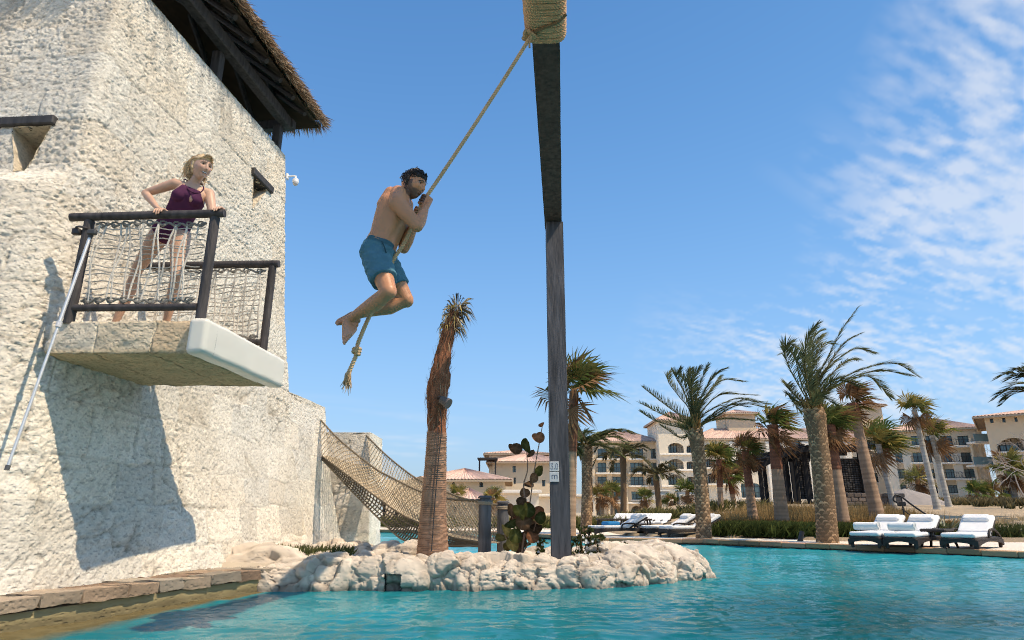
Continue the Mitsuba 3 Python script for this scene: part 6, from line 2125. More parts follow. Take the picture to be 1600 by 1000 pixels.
for k, px in enumerate((1262, 1318)):
    t = thing('deck_spotlight', ['small dark deck spotlight left of the largest palm trunk', 'small dark deck spotlight right of the largest palm trunk'][k], 'lamp')
    c = deckpt(px, 847) + [0, 0.4, 0]
    d = unit(np.array([0.3 if k == 0 else -0.5, 0.1, 0.8]))
    part(t, 'housing', G().tube([c + [0, 0, 0.02], c + d * 0.24], 0.055, (0.06, 0.05, 0.045), 14), 'm_satin', 40)
    part(t, 'base', G().tube([c, c + [0, 0, 0.03]], 0.07, (0.05, 0.045, 0.04), 14), 'm_satin', 40)
GL = 'sun loungers on the left deck'
for k, (px, py, tw, lb) in enumerate(((925, 838, ('folded blue towel on the leftmost lounger', (0.03, 0.19, 0.42)), 'leftmost lounger carrying a folded blue towel'), (1006, 838, None, 'front lounger of the left deck with a raised white back'), (1040, 840, None, 'front lounger closest to the broad date palm trunk'))):
    lounger(lb, deckpt(px, py) + [0, 0.3, 0], 15, GL, tw)
for k in range(7):
    c = np.array([at(975 + k * 11, 820, 27.5)[0] - 0.6, 27.5 - 0.10 * k, 0.10])
    lounger(['first', 'second', 'third', 'fourth', 'fifth', 'sixth', 'seventh'][k] + ' from the left in the rear row of white loungers before the hotel', c, 62, 'rear row of loungers', None, 28, pillow=False)
for k in range(3):
    c = deckpt(965 + k * 22, 833) + [0, 1.5, 0]
    t = thing('side_table', ['leftmost low dark table among the left loungers', 'middle low dark table among the left loungers', 'right low dark table among the left loungers'][k], 'table')
    part(t, 'tabletop', G().box(c + [0, 0, 0.42], (1.0, 0.6, 0.06), WICK, None, 0.02), 'm_wicker')
    for sx, sy in ((1, 1), (1, -1), (-1, 1), (-1, -1)):
        part(t, 'leg', G().tube([c + [sx * 0.42, sy * 0.24, 0.40], c + [sx * 0.45, sy * 0.26, 0]], 0.03, WICK, 8), 'm_wicker')
for k, (px, y) in enumerate(((1027, 62), (1079, 60))):
    t = thing('towel_box', ['pale upright towel cabinet before the hotel arches, left one', 'pale upright towel cabinet before the hotel arches, right one'][k], 'cabinet')
    p = at(px, 800, y)
    g = G().box([p[0], y, 1.3], (2.1, 1.0, 2.6), WHITE, None, 0.04)
    part(t, 'body', g)
    part(t, 'top', G().box([p[0], y, 2.65], (2.3, 1.2, 0.14), WHITE * 0.9, None, 0.03))
# ================================================================== PEOPLE
def chain(items, seg=12):
    """Hulls between successive (point, radius) pairs, as one list of solids."""
    return [hull([a, b], seg) for a, b in zip(items[:-1], items[1:])]


def ring4(c, lat, front, hw, hd, r):
    return [(np.asarray(c) + lat * (hw - r) * i + front * (hd - r) * j, r) for i in (-1, 1) for j in (-1, 1)]


def fuse(parts, res, it=10):
    m = Manifold.batch_boolean(parts, OpType.Add).refine_to_length(res)
    me = m.to_mesh()
    t = trimesh.Trimesh(np.array(me.vert_properties[:, :3]), np.array(me.tri_verts), process=True)
    trimesh.smoothing.filter_taubin(t, lamb=0.5, nu=0.52, iterations=it)
    return t


def solid(t):
    return Manifold(m3_mesh(np.array(t.vertices), np.array(t.faces)))


def grip(center, axis, palm, R, start, end, wrist, size=1.0, thumb=-1, spread=0.021):
    """A hand closed on a bar: palm block, four fingers curling round the axis, a thumb from the side of the palm."""
    axis, palm = unit(axis), np.asarray(palm, float)
    palm = unit(palm - axis * (palm @ axis))
    side = np.cross(axis, palm)
    c = np.asarray(center, float)
    out = []
    pl = [(c + palm * (R + 0.012) + axis * k * spread * 1.45, 0.0135 * size) for k in (-1, 1)]
    back = [(c + palm * (R + 0.020) - side * 0.035 * np.sign(end - start) + axis * k * spread * 1.1, 0.014 * size) for k in (-1, 1)]
    out.append(hull(pl + back))
    out.append(hull(back + [(wrist, 0.024 * size)]))
    for k in range(4):
        L = [0.88, 1.0, 0.97, 0.8][k] * (end - start)
        o = axis * (k - 1.5) * spread
        pts = []
        for u in np.linspace(0, 1, 5):
            a = math.radians(start + L * u)
            rr = R + 0.010 + (0.006 if u == 0 else 0)
            pts.append((c + o + palm * rr * math.cos(a) + side * rr * math.sin(a), [0.0105, 0.0102, 0.0095, 0.009, 0.008][int(round(u * 4))] * size))
        out += chain(pts, 8)
    pts = []
    o0 = axis * thumb * spread * 1.9
    for u in np.linspace(0, 1, 4):
        a = math.radians(start - (end - start) * 0.42 * u)
        rr = R + 0.014
        pts.append((c + o0 * (1 - 0.25 * u) + palm * rr * math.cos(a) + side * rr * math.sin(a), [0.013, 0.012, 0.0108, 0.009][int(round(u * 3))] * size))
    out += chain([(back[0 if thumb < 0 else 1][0], 0.013 * size)] + pts, 8)
    return out


class Head:
    def __init__(s, c, fwd, up, h, female=False):
        s.c, s.k = np.asarray(c, float), h / 0.23
        s.f = unit(fwd)
        s.r = unit(np.cross(s.f, up))
        s.u = np.cross(s.r, s.f)
        s.female = female

    def world(s, p):
        p = np.asarray(p, float) * s.k
        return s.c + p[..., :1] * s.r + p[..., 1:2] * s.f + p[..., 2:3] * s.u

    def local(s, v):
        d = np.asarray(v) - s.c
        return np.stack([d @ s.r, d @ s.f, d @ s.u], -1) / s.k

    def base(s, u):
        a, b, c = u[:, 0], u[:, 1], u[:, 2]
        A, B, C = a * 0.075, b * 0.095, c * 0.115
        low = np.clip(-c, 0, 1)
        low = low * low * (3 - 2 * low)
        A = A * (1 - (0.34 if s.female else 0.26) * low)
        B = np.where(b < 0, B * (1.04 - 0.55 * low), B * (1.0 - 0.05 * low))
        B = B + 0.012 * low * (b > -0.2)
        return A, B, C

    def mesh(s, sub=5):
        m = trimesh.creation.icosphere(sub)
        u = np.array(m.vertices)
        A, B, C = s.base(u)
        front = np.clip(u[:, 1] * 2.2, 0, 1)
        gz = lambda a0, c0, sa, sc: np.exp(-((A - a0) / sa) ** 2 - ((C - c0) / sc) ** 2)
        gm = lambda a0, c0, sa, sc: gz(a0, c0, sa, sc) + gz(-a0, c0, sa, sc)
        nose = np.exp(-(A / (0.009 + 0.10 * np.clip(0.012 - C, 0, 0.04) ** 1.2)) ** 2) * np.interp(C, [-0.045, -0.034, -0.026, -0.015, 0.022, 0.034], [0, 0.004, 0.026, 0.021, 0.007, 0.0])
        d = nose + 0.007 * gm(0.028, 0.036, 0.020, 0.008) + 0.004 * gz(0, 0.038, 0.03, 0.012) - 0.012 * gm(0.031, 0.016, 0.014, 0.010) + 0.006 * gm(0.042, -0.018, 0.018, 0.018)
        d = d + 0.006 * gz(0, -0.049, 0.020, 0.005) + 0.007 * gz(0, -0.060, 0.016, 0.005) - 0.005 * gz(0, -0.0545, 0.026, 0.0022) + 0.012 * gz(0, -0.094, 0.022, 0.018) - 0.004 * gz(0, -0.074, 0.02, 0.006)
        if s.female:
            d = d - 0.012 * gz(0, -0.055, 0.024, 0.0075)
        B = B + d * front
        return s.world(np.stack([A, B, C], -1)), np.array(m.faces)

    def solids(s):
        v, f = s.mesh()
        out = [Manifold(m3_mesh(v, f))]
        for q in (-1, 1):
            out.append(hull([(s.world(np.array([q * 0.073, -0.012, 0.020])), 0.009 * s.k), (s.world(np.array([q * 0.082, -0.026, 0.026])), 0.007 * s.k), (s.world(np.array([q * 0.073, -0.012, -0.022])), 0.007 * s.k), (s.world(np.array([q * 0.080, -0.024, 0.0])), 0.008 * s.k)]))
        return out

    def colour(s, v, base, skin, beard=None, lip=(0.33, 0.12, 0.09), brow=(0.02, 0.014, 0.010)):
        p = s.local(v)
        A, B, C = p[:, 0], p[:, 1], p[:, 2]
        near = (np.abs(A) < 0.1) & (np.abs(B) < 0.14) & (np.abs(C) < 0.135)
        fr = near & (B > 0.035)
        c = base.copy()

        def lay(w, col):
            nonlocal c
            w = np.clip(w, 0, 1)[:, None]
            c = c * (1 - w) + np.asarray(col) * w

        lay(near * 0.25 * np.exp(-((np.abs(A) - 0.045) / 0.02) ** 2 - ((C + 0.02) / 0.022) ** 2), np.asarray(skin) * [1.25, 0.75, 0.7])
        if beard is not None:
            jaw = np.clip((-0.036 - C + 0.9 * np.clip(0.045 - B, 0, 0.05)) / 0.012, 0, 1) * near * (B > -0.03) * (C > -0.125)
            side_ = near * (np.abs(B - 0.012) < 0.022) * (np.abs(A) > 0.05) * (C < 0.015) * (C > -0.06)
            lay(np.maximum(jaw, side_) * 0.82, beard)
        lay(fr * np.exp(-(A / 0.022) ** 2 - ((C + 0.054) / 0.0085) ** 2) * 1.1, lip)
        lay(fr * np.clip((0.0055 - np.abs(C - 0.036 + 2.2 * np.clip(np.abs(A) - 0.03, 0, 1) ** 1.3)) / 0.002, 0, 1) * (np.abs(A) > 0.010) * (np.abs(A) < 0.052) * (B > 0.04), brow)
        lay(fr * np.exp(-((np.abs(A) - 0.031) / 0.0165) ** 2 - ((C - 0.0225) / 0.0038) ** 2) * 0.95, np.asarray(brow) * 1.2)
        return c

    def eyes(s, key, closed=False):
        for q in (-1, 1):
            m = trimesh.creation.icosphere(3, 0.0125 * s.k)
            v = np.array(m.vertices)
            cc = s.world(np.array([q * 0.031, 0.0715, 0.0145]))
            d = v @ (s.f + 0.12 * s.u * 0) / (0.0125 * s.k)
            col = np.where((d > 0.90)[:, None], [[0.015, 0.012, 0.010]], np.where((d > 0.74)[:, None], [[0.08, 0.045, 0.025]], [[0.24, 0.215, 0.19]]))
            part(key, 'eye', G().add(v + cc, m.faces, col), 'm_vc', True)

    def hair_cap(s, line, thick, rough, freq, seed, sub=5):
        """Faces of the skull above the hairline, lifted; line(A, B, C) > 0 where hair grows."""
        m = trimesh.creation.icosphere(sub)
        u = np.array(m.vertices)
        A, B, C = s.base(u)
        w = line(A, B, C)
        P = np.stack([A, B, C], -1)
        nrm = unit(P / np.array([0.075, 0.095, 0.115]) ** 2)
        n = vnoise(P + 3, freq, 3, seed) - 0.5
        lift = np.clip(w / 0.012, -0.6, 1) * thick + rough * n * np.clip(w / 0.01, 0, 1)
        P = P + nrm * lift[:, None]
        f = np.array(m.faces)
        return s.world(P), f[(w[f] > -0.006).any(1)], n


def toes(foot_ball, fwd, lat, up, r, sizes=(1.3, 1.0, 0.95, 0.9, 0.8), flip=1):
    out = []
    for k in range(5):
        o = lat * flip * (k - 2) * r * 1.55
        L = (0.034 - 0.0045 * k) * 1.0
        a = foot_ball + o
        out += chain([(a, r * sizes[k]), (a + fwd * L * 0.6 + up * 0.002, r * 0.92 * sizes[k]), (a + fwd * L - up * 0.004, r * 0.8 * sizes[k])], 8)
    return out


# ------------------------------------------------------------------ the man on the rope
man = thing('person', 'bare-chested dark-haired man in blue shorts swinging on the rope', 'person')
SK = np.array([0.47, 0.215, 0.105])
Mp = lambda px, py, dy=0.0: at(px, py, YC + dy)
lat = np.array([0.10, -1.0, 0.0])
lat = unit(lat)
pel, wai, rib, che, upp, nek = Mp(590, 398), Mp(600, 374), Mp(609, 350), Mp(616, 328), Mp(623, 314), Mp(632, 303)
spine = unit(che - pel)
front = unit(np.cross(spine, lat))
if front[0] < 0:
    front = -front
rings = [ring4(pel, lat, front, 0.160, 0.112, 0.085), ring4(wai, lat, front, 0.140, 0.098, 0.075), ring4(rib, lat, front, 0.152, 0.112, 0.08), ring4(che + front * 0.005, lat, front, 0.168, 0.118, 0.08), ring4(upp, lat, front, 0.135, 0.085, 0.06)]
S = [hull(a + b) for a, b in zip(rings[:-1], rings[1:])]
S.append(hull([rings[-1][i] for i in range(4)] + [(nek, 0.058)]))
for q in (-1, 1):      # pectorals, shoulder blades
    S.append(hull([(che + lat * q * 0.075 + front * 0.062 + spine * 0.02, 0.062), (che + lat * q * 0.13 + front * 0.03 + spine * 0.035, 0.055)]))
    S.append(hull([(upp + lat * q * 0.09 - front * 0.055, 0.05), (che + lat * q * 0.10 - front * 0.065 - spine * 0.03, 0.05)]))
hd = Mp(645.5, 290, -0.01)
S += chain([(nek - spine * 0.03, 0.066), (nek, 0.059), (hd - [0.012, 0, 0.05], 0.056)])
shR, shL = Mp(621, 317, -0.175), Mp(633, 320, 0.17)
elR, wrR = Mp(652, 354, -0.20), Mp(664, 327, -0.085)
elL, wrL = Mp(631, 388, 0.13), Mp(649, 347, 0.065)
S.append(hull([(upp + lat * 0.10 + spine * 0.01, 0.062), (shR, 0.064)]))
S.append(hull([(upp - lat * 0.10 + spine * 0.01, 0.062), (shL, 0.062)]))
for sh, el, wr in ((shR, elR, wrR), (shL, elL, wrL)):
    ua = el - sh
    S += chain([(sh, 0.064), (sh + ua * 0.25, 0.060), (sh + ua * 0.6, 0.054), (sh + ua * 0.85, 0.044), (el, 0.041)])
    fa = wr - el
    S += chain([(el, 0.041), (el + fa * 0.28, 0.047), (el + fa * 0.65, 0.038), (wr, 0.027)])
hpR, hpL = Mp(588, 404, -0.088), Mp(598, 403, 0.088)
knR, knL = Mp(607, 455, -0.25), Mp(634, 468, 0.10)
anR, anL = Mp(543, 502, -0.03), Mp(551, 494, 0.08)
for hp, kn, an, q in ((hpR, knR, anR, 1), (hpL, knL, anL, -1)):
    th = kn - hp
    S += chain([(hp, 0.092), (hp + th * 0.35, 0.084), (hp + th * 0.75, 0.066), (kn, 0.056)])
    sh_ = an - kn
    bk = unit(np.array([-0.1, 0.1, -1.0]) - unit(sh_) * (unit(sh_) @ np.array([-0.1, 0.1, -1.0])))
    S.append(hull([(kn, 0.057), (kn + unit(kn - hp) * 0.012, 0.052)]))
    S += chain([(kn, 0.055), (kn + sh_ * 0.12 + bk * 0.008, 0.052), (kn + sh_ * 0.32 + bk * 0.016, 0.058), (kn + sh_ * 0.6 + bk * 0.006, 0.045), (kn + sh_ * 0.85, 0.034), (an, 0.035)])
# right foot: points down, its back towards the camera
fwd = unit(Mp(536, 540, -0.15) - Mp(541, 507, -0.04))
dors = unit(np.array([-0.55, -0.8, 0.0]) - fwd * (fwd @ np.array([-0.55, -0.8, 0.0])))
flat_ = np.cross(fwd, dors)
heel = anR - dors * 0.035 + fwd * 0.005 + [0.02, 0, 0]
ball = anR + fwd * 0.145 - dors * 0.018
S.append(hull([(anR, 0.036), (heel, 0.032), (anR + fwd * 0.05, 0.034)]))
S.append(hull([(anR + fwd * 0.04, 0.034), (heel + fwd * 0.05, 0.026), (ball + flat_ * 0.024, 0.022), (ball - flat_ * 0.030, 0.019)]))
footL_f = unit(Mp(533, 502, 0.03) - anL)
upL = unit(np.array([-0.3, -0.6, 0.8]) - footL_f * (footL_f @ np.array([-0.3, -0.6, 0.8])))
S.append(hull([(anL, 0.036), (anL + footL_f * 0.12, 0.022), (anL - upL * 0.03 + [0.02, 0, 0], 0.03)]))
S.append(hull([(anL + footL_f * 0.10 + np.cross(footL_f, upL) * 0.025, 0.02), (anL + footL_f * 0.10 - np.cross(footL_f, upL) * 0.025, 0.02), (anL, 0.034)]))
body = fuse(S, 0.013, 14)
fine = []
raxis = unit(Mp(662, 314) - Mp(653, 331))
fine += grip(Mp(662.5, 313.5), raxis, np.array([0.55, -0.8, -0.1]), 0.019, 20, -205, wrR, 1.05, -1)
fine += chain([(wrR, 0.027), (wrR + (Mp(662, 318) - wrR) * 0.5, 0.026)])
fine += grip(Mp(652.5, 332), raxis, np.array([0.35, 0.9, -0.1]), 0.019, -20, 205, wrL, 1.05, -1)
fine += toes(ball + fwd * 0.012, fwd, flat_, dors, 0.0095, flip=-1)
fine += toes(anL + footL_f * 0.115, footL_f, np.cross(footL_f, upL), upL, 0.009)
hands = fuse(fine, 0.0055, 6)
H1 = Head(hd, (0.90, -0.34, -0.30), (0.30, 0.0, 1.0), 0.228)
full = Manifold.batch_boolean([solid(body), solid(hands)] + H1.solids(), OpType.Add).to_mesh()
v, f = np.array(full.vert_properties[:, :3]), np.array(full.tri_verts)
col = SK * (0.88 + 0.24 * vnoise(v, 9, 3, 4))[:, None]
pale = np.clip(1 - np.linalg.norm(v - ball, axis=1) / 0.14, 0, 1)[:, None]
col = col * (1 - 0.5 * pale) + np.array([0.55, 0.33, 0.21]) * 0.5 * pale
# navel, nipple and body hair shadow are left out; the crease of the back stays geometry
col = H1.colour(v, col, SK, (0.045, 0.030, 0.024), (0.26, 0.10, 0.08))
part(man, 'body', G().add(v, f, col), 'm_skin', True)
H1.eyes(man)
hl = lambda A, B, C: np.minimum(np.where(B > 0.0, C - 0.056 - 0.25 * np.clip(B - 0.05, 0, 1), C + 0.045 + 1.15 * B), 1) + 0.006 * np.sin(A * 160)
hv, hf, hn = H1.hair_cap(hl, 0.015, 0.026, 48, 5)
part(man, 'hair', G().add(hv, hf, np.array([0.012, 0.010, 0.009]) * (0.7 + 1.2 * (hn + 0.5))[:, None]), 'm_satin', True)
r = np.random.default_rng(4)
g = G()
pts = hv[np.unique(hf)]
for p in pts[r.integers(0, len(pts), 420)]:
    d = unit(p - H1.c)
    back = unit(-H1.f * 0.8 + H1.u * 0.1 + r.normal(0, 0.45, 3))
    e1 = unit(back - d * (back @ d))
    e2 = np.cross(d, e1)
    t = np.linspace(0, 1, 9)
    if r.random() < 0.35:
        d2 = unit(d + r.normal(0, 0.5, 3))
        g.tube(p - d * 0.004 + d2 * (0.022 * np.sin(t * 2.2))[:, None] + e1 * (0.026 * t)[:, None] + e2 * (0.008 * np.sin(t * 5 + r.uniform(0, 6)))[:, None], np.linspace(0.0042, 0.0016, 9), np.array([0.016, 0.012, 0.010]) * r.uniform(0.6, 1.6), 5)
        continue
    g.tube(p - d * 0.004 + d * (0.013 * np.sin(t * 3.0))[:, None] + e1 * (0.040 * t)[:, None] + e2 * (0.006 * np.sin(t * 6 + r.uniform(0, 6)))[:, None] - d * (0.10 * (0.040 * t) ** 1.0)[:, None], np.linspace(0.0038, 0.0014, 9), np.array([0.016, 0.012, 0.010]) * r.uniform(0.6, 1.6), 5)
part(man, 'curl', g, 'm_satin', kind='stuff')
# shorts
BLUE = np.array([0.070, 0.165, 0.210])
P_ = []
w0, w1 = Mp(595, 386), Mp(589, 402)
P_.append(hull(ring4(w0, lat, front, 0.152, 0.108, 0.075) + ring4(w1, lat, front, 0.168, 0.120, 0.085)).trim_by_plane((-spine).tolist(), float(-spine @ (w0 + spine * 0.018))))
for hp, hem, r0, r1 in ((hpR, Mp(600, 438, -0.19), 0.104, 0.094), (hpL, Mp(620, 448, 0.095), 0.102, 0.090)):
    d = unit(hem - hp)
    P_.append(hull([(hp, r0), (hp + (hem - hp) * 0.5, (r0 + r1) / 2 + 0.004), (hem + d * 0.12, r1)]).trim_by_plane((-d).tolist(), float(-d @ hem)))
sm_ = Manifold.batch_boolean(P_, OpType.Add).refine_to_length(0.012).to_mesh()
t = trimesh.Trimesh(np.array(sm_.vert_properties[:, :3]), np.array(sm_.tri_verts), process=True)
trimesh.smoothing.filter_taubin(t, lamb=0.5, nu=0.52, iterations=6)
v = np.array(t.vertices)
n = np.array(t.vertex_normals)
fold = vnoise(v @ np.array([[1, 0, 0.3], [0, 1, 0], [0.2, 0, 2.6]]), 13, 2, 6) - 0.5
v = v + n * (0.020 * fold + 0.006 * (vnoise(v, 34, 2, 3) - 0.5))[:, None]
up_ = (v - w0) @ spine
band = np.clip((up_ + 0.022) / 0.006, 0, 1)[:, None]
part(man, 'shorts', G().add(v, t.faces, BLUE * (0.9 + 0.25 * vnoise(v, 20, 2, 2))[:, None] * (1 - 0.35 * band)), 'm_vc', True)
g = G()
pk = [w0 + lat * 0.157 + front * 0.03 - spine * 0.015, w1 + lat * 0.176 + front * 0.06 + spine * 0.035, w1 + lat * 0.168 + front * 0.09 - spine * 0.005]
part(man, 'pocket_welt', G().tube(spline(pk, 14), 0.0045, BLUE * 0.4, 5))
wb = thing('wristwatch', 'dark wristband on the man\'s rear wrist gripping the rope', 'watch')
ax_ = unit(wrL - elL)
e1 = unit(np.cross(ax_, [0, 1, 0]))
e2 = np.cross(ax_, e1)
q = np.linspace(0, 2 * np.pi, 24)
c = wrL - ax_ * 0.02
part(wb, 'strap', G().tube(c + (0.032 * np.cos(q))[:, None] * e1 + (0.032 * np.sin(q))[:, None] * e2, 0.009, (0.02, 0.02, 0.022), 8), 'm_satin', True)
part(wb, 'case', G().box(c + e1 * 0.038 - np.array([0, 0.012, 0]), (0.036, 0.014, 0.036), (0.03, 0.03, 0.032), None, 0.005), 'm_satin')

# ------------------------------------------------------------------ the woman on the platform
wom = thing('person', 'laughing blonde woman in a dark purple swimsuit leaning on the platform railing', 'person')
SW = np.array([0.53, 0.325, 0.225])
YW = 5.44
Wp = lambda px, py, dy=0.0: at(px, py, YW + dy)
shR, shL = Wp(273, 287, -0.03), Wp(327, 303, 0.05)
latw = unit(shL - shR)
pel, wai, rib, che, upp, nek = Wp(266, 364, 0.13), Wp(279, 340, 0.09), Wp(289, 322, 0.04), Wp(297, 307, 0.0), Wp(301, 296, 0.0), Wp(303, 287, 0.0)
spw = unit(che - pel)
frw = unit(np.cross(latw, spw))
if frw[1] > 0:
    frw = -frw
latp = unit(np.array([1.0, 0.10, 0.0]))
frp = unit(np.array([0.10, -1.0, -0.15]))


def suit_rings(inf):
    return [ring4(pel - spw * 0.03, latp, frp, 0.150 + inf, 0.10 + inf, 0.085), ring4(pel + spw * 0.03, latp, frp, 0.158 + inf, 0.098 + inf, 0.08), ring4(wai, unit(latp + latw), frp, 0.118 + inf, 0.085 + inf, 0.07), ring4(rib, latw, frw, 0.128 + inf, 0.088 + inf, 0.07), ring4(che, latw, frw, 0.140 + inf, 0.088 + inf, 0.065), ring4(upp, latw, frw, 0.105 + inf, 0.062 + inf, 0.045)]


def bust(inf):
    return [hull([(che + latw * q * 0.072 + frw * 0.062 - spw * 0.015, 0.058 + inf), (che + latw * q * 0.072 + frw * 0.02 + spw * 0.03, 0.06 + inf)]) for q in (-1, 1)]


rw_ = suit_rings(0)
S = [hull(a + b) for a, b in zip(rw_[:-1], rw_[1:])] + bust(0)
S.append(hull(rw_[-1] + [(nek - spw * 0.02, 0.05)]))
hdw = Wp(315, 262.5, -0.05)
S += chain([(nek - spw * 0.03, 0.056), (nek, 0.046), (hdw - [0.02, -0.02, 0.055], 0.046)])
elR, wrR = Wp(227, 302, -0.02), Wp(246, 325, -0.17)
elL, wrL = Wp(333, 340, -0.04), Wp(339, 329, -0.19)
S.append(hull([(upp - latw * 0.07, 0.048), (shR, 0.049)]))
S.append(hull([(upp + latw * 0.07, 0.048), (shL, 0.049)]))
for sh, el, wr in ((shR, elR, wrR), (shL, elL, wrL)):
    ua, fa = el - sh, wr - el
    S += chain([(sh, 0.049), (sh + ua * 0.35, 0.045), (sh + ua * 0.8, 0.037), (el, 0.034)])
    S += chain([(el, 0.034), (el + fa * 0.3, 0.036), (el + fa * 0.7, 0.029), (wr, 0.022)])
hpR, hpL = Wp(249, 368, 0.13), Wp(282, 370, 0.12)
knR, knL = Wp(215, 420, 0.20), Wp(276, 428, 0.06)
anR, anL = Wp(181, 487, 0.26), Wp(262, 487, 0.22)
anR[2] = anL[2] = ZF + 0.075
fineW = []
for hp, kn, an, q in ((hpR, knR, anR, 1), (hpL, knL, anL, -1)):
    th, sh_ = kn - hp, an - kn
    S += chain([(hp, 0.092), (hp + th * 0.3, 0.084), (hp + th * 0.75, 0.062), (kn, 0.052)])
    S += chain([(kn, 0.051), (kn + sh_ * 0.15 + [0, 0.008, 0], 0.049), (kn + sh_ * 0.34 + [0, 0.018, 0], 0.054), (kn + sh_ * 0.62 + [0, 0.008, 0], 0.042), (kn + sh_ * 0.88, 0.030), (an, 0.031)])
    fd = unit(np.array([-0.45 if q == 1 else -0.05, -1.0, 0.0]))
    fl = np.array([fd[1], -fd[0], 0])
    bl = np.array([an[0], an[1], ZF + 0.022]) + fd * 0.135
    S.append(hull([(an, 0.030), (np.array([an[0], an[1], ZF + 0.028]) - fd * 0.035, 0.026), (np.array([an[0], an[1], ZF + 0.045]) + fd * 0.06, 0.030)]))
    S.append(hull([(np.array([an[0], an[1], ZF + 0.04]) + fd * 0.04, 0.032), (bl + fl * 0.022, 0.019), (bl - flat_ * 0 - fl * 0.024, 0.018)]))
    fineW += toes(bl + fd * 0.012 - [0, 0, 0.006], fd, fl, np.array([0, 0, 1.0]), 0.0085, flip=-q)
body = fuse(S, 0.013, 14)
def rail_at(px):
    x = at(px, 333, 5.2)[0]
    return np.array([x, 5.20, 3.295 + (x + 3.93) / 1.365 * 0.04])
fineW += grip(rail_at(251), np.array([1.0, 0, 0.03]), np.array([0.0, 0.35, 0.95]), 0.043, -10, 125, wrR, 0.95, 1)
fineW += grip(rail_at(341), np.array([1.0, -0.1, 0.03]), np.array([0.0, 0.45, 0.9]), 0.043, -10, 115, wrL, 0.95, -1)
hands = fuse(fineW, 0.0055, 6)
H2 = Head(hdw, (0.80, -0.58, -0.20), (0.16, -0.05, 1.0), 0.242, True)
full = Manifold.batch_boolean([solid(body), solid(hands)] + H2.solids(), OpType.Add).to_mesh()
v, f = np.array(full.vert_properties[:, :3]), np.array(full.tri_verts)
col = SW * (0.9 + 0.2 * vnoise(v, 9, 3, 4))[:, None]
col = H2.colour(v, col, SW, None, (0.42, 0.10, 0.09), (0.16, 0.10, 0.06))
pm_ = H2.local(v)
inner = np.exp(-(pm_[:, 0] / 0.020) ** 2 - ((pm_[:, 2] + 0.0565) / 0.0055) ** 2) * (pm_[:, 1] > 0.05) * (np.abs(pm_[:, 0]) < 0.1)
col = col * (1 - np.clip(inner * 1.3, 0, 1)[:, None]) + np.array([0.10, 0.025, 0.02]) * np.clip(inner * 1.3, 0, 1)[:, None]
part(wom, 'body', G().add(v, f, col), 'm_skin', True)
H2.eyes(wom)
a = np.linspace(-0.021, 0.021, 9)
ux = np.stack([a, 0.0855 - 9 * a ** 2, -0.0500 + 10 * a ** 2], -1)
lx = ux - [0, 0, 0.0075]
part(wom, 'teeth', G().grid(np.stack([H2.world(ux), H2.world(lx)], 1), (0.75, 0.73, 0.68)), 'm_satin')
BLOND = np.array([0.62, 0.45, 0.26])
hl = lambda A, B, C: np.where(B > 0.0, C - 0.066 + 0.55 * np.clip(np.abs(A) - 0.03, 0, 1), C + 0.075 + 1.0 * np.minimum(B, 0) * 0.2) - 0.03 * ((B > -0.03) & (B < 0.01) & (C < 0.02))
hv, hf, hn = H2.hair_cap(hl, 0.012, 0.012, 40, 9)
part(wom, 'hair', G().add(hv, hf, BLOND * (0.6 + 0.9 * (hn + 0.5))[:, None]), 'm_satin', True)
r = np.random.default_rng(6)
g = G()
for k in range(420):
    al = r.uniform(-1, 1)
    rt = H2.world(np.array([0.062 * al, 0.060 * (1 - al * al) + 0.022 + r.normal(0, 0.014), 0.100 - 0.055 * al * al + r.normal(0, 0.008)]))
    md = H2.world(np.array([0.088 * al + r.normal(0, 0.006), -0.05 + r.normal(0, 0.015), 0.085 - 0.05 * al * al + r.normal(0, 0.015)]))
    bk = H2.world(np.array([0.075 * al + r.normal(0, 0.012), -0.120 + r.normal(0, 0.014), -0.015 + r.normal(0, 0.02)]))
    en = bk + np.array([r.normal(0.0, 0.022), r.normal(0.0, 0.015), -r.uniform(0.02, 0.085)])
    cv = en + np.array([r.normal(0.018, 0.016), r.normal(0, 0.012), -r.uniform(0.0, 0.025)])
    p = spline([rt, md, bk, en, cv], 16)
    p = p + 0.006 * (np.stack([vnoise(p, 30, 1, k), vnoise(p, 30, 1, k + 1), vnoise(p, 30, 1, k + 2)], -1) - 0.5)
    g.tube(p, np.r_[np.linspace(0.0032, 0.0042, 8), np.linspace(0.0042, 0.0012, 8)], BLOND * r.uniform(0.55, 1.35), 5)
part(wom, 'strand', g, 'm_satin', True, kind='stuff')
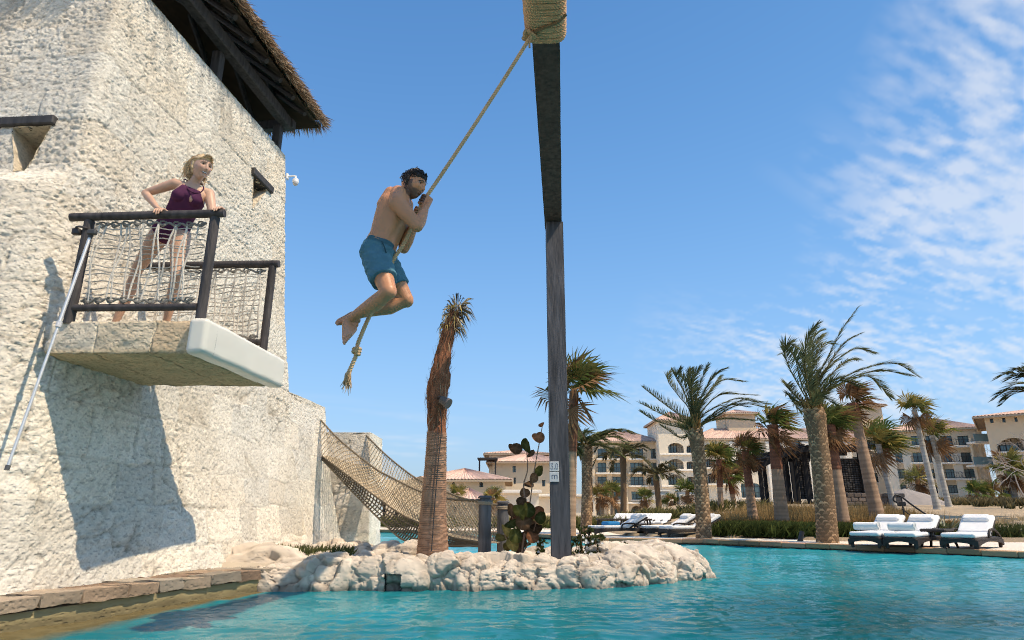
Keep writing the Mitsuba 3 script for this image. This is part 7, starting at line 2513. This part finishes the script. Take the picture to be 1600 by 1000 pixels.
# swimsuit
PURP = np.array([0.080, 0.022, 0.060])
q_ = suit_rings(0.007)
Q = [hull(a + b) for a, b in zip(q_[:-1], q_[1:])] + bust(0.007)
suit = Manifold.batch_boolean(Q, OpType.Add).refine_to_length(0.014).to_mesh()
t = trimesh.Trimesh(np.array(suit.vert_properties[:, :3]), np.array(suit.tri_verts), process=True)
trimesh.smoothing.filter_taubin(t, lamb=0.5, nu=0.52, iterations=10)
suit = solid(t)


def cut(m, p, q, keep):
    """Keep the side of the plane through p and q (along the view depth) on which the point keep lies."""
    n = unit(np.cross(q - p, unit((p + q) / 2 - EYE)))
    if n @ (keep - p) < 0:
        n = -n
    return m.trim_by_plane(n.tolist(), float(n @ p))


suit = cut(suit, Wp(261, 304), Wp(288, 286), Wp(297, 320))
suit = cut(suit, Wp(319, 321), Wp(313, 300), Wp(297, 320))
suit = cut(suit, Wp(288, 288), Wp(301, 301), Wp(285, 310)) if False else suit
suit = cut(suit, Wp(286, 288), Wp(316, 300), Wp(297, 320))
suit = cut(suit, Wp(240, 362, .13), Wp(258, 392, .13), Wp(270, 350, .13))
suit = cut(suit, Wp(293, 366, .13), Wp(270, 396, .13), Wp(266, 350, .13))
key_c = Wp(296, 309, -0.10)
keyhole = hull([(key_c + [0, -0.2, 0.040], 0.004), (key_c + [0, 0.2 - 0.09, 0.040], 0.004), (key_c + [0.004, -0.2, -0.012], 0.021), (key_c + [0.004, 0.2 - 0.09, -0.012], 0.021)])
suit = (suit - keyhole).to_mesh()
v, f = np.array(suit.vert_properties[:, :3]), np.array(suit.tri_verts)
part(wom, 'swimsuit', G().add(v, f, PURP * (0.85 + 0.3 * vnoise(v, 16, 2, 2))[:, None]), 'm_vc', 35)
g = G()
nb = nek + np.array([0.0, 0.045, 0.02])
g.tube(spline([Wp(288, 287, -0.055), Wp(288.5, 280, -0.03), nb + [-0.045, 0.0, 0.0], nb + [0, 0.015, 0]], 20), 0.0055, PURP * 0.9, 6)
g.tube(spline([Wp(288, 287, -0.062), Wp(294, 296, -0.085), Wp(302, 301, -0.09), Wp(312, 301, -0.065), Wp(318, 295, -0.02), nb + [0.05, 0.0, 0.0], nb + [0, 0.015, 0]], 34), 0.0055, PURP * 0.6, 6)
part(wom, 'strap', g)
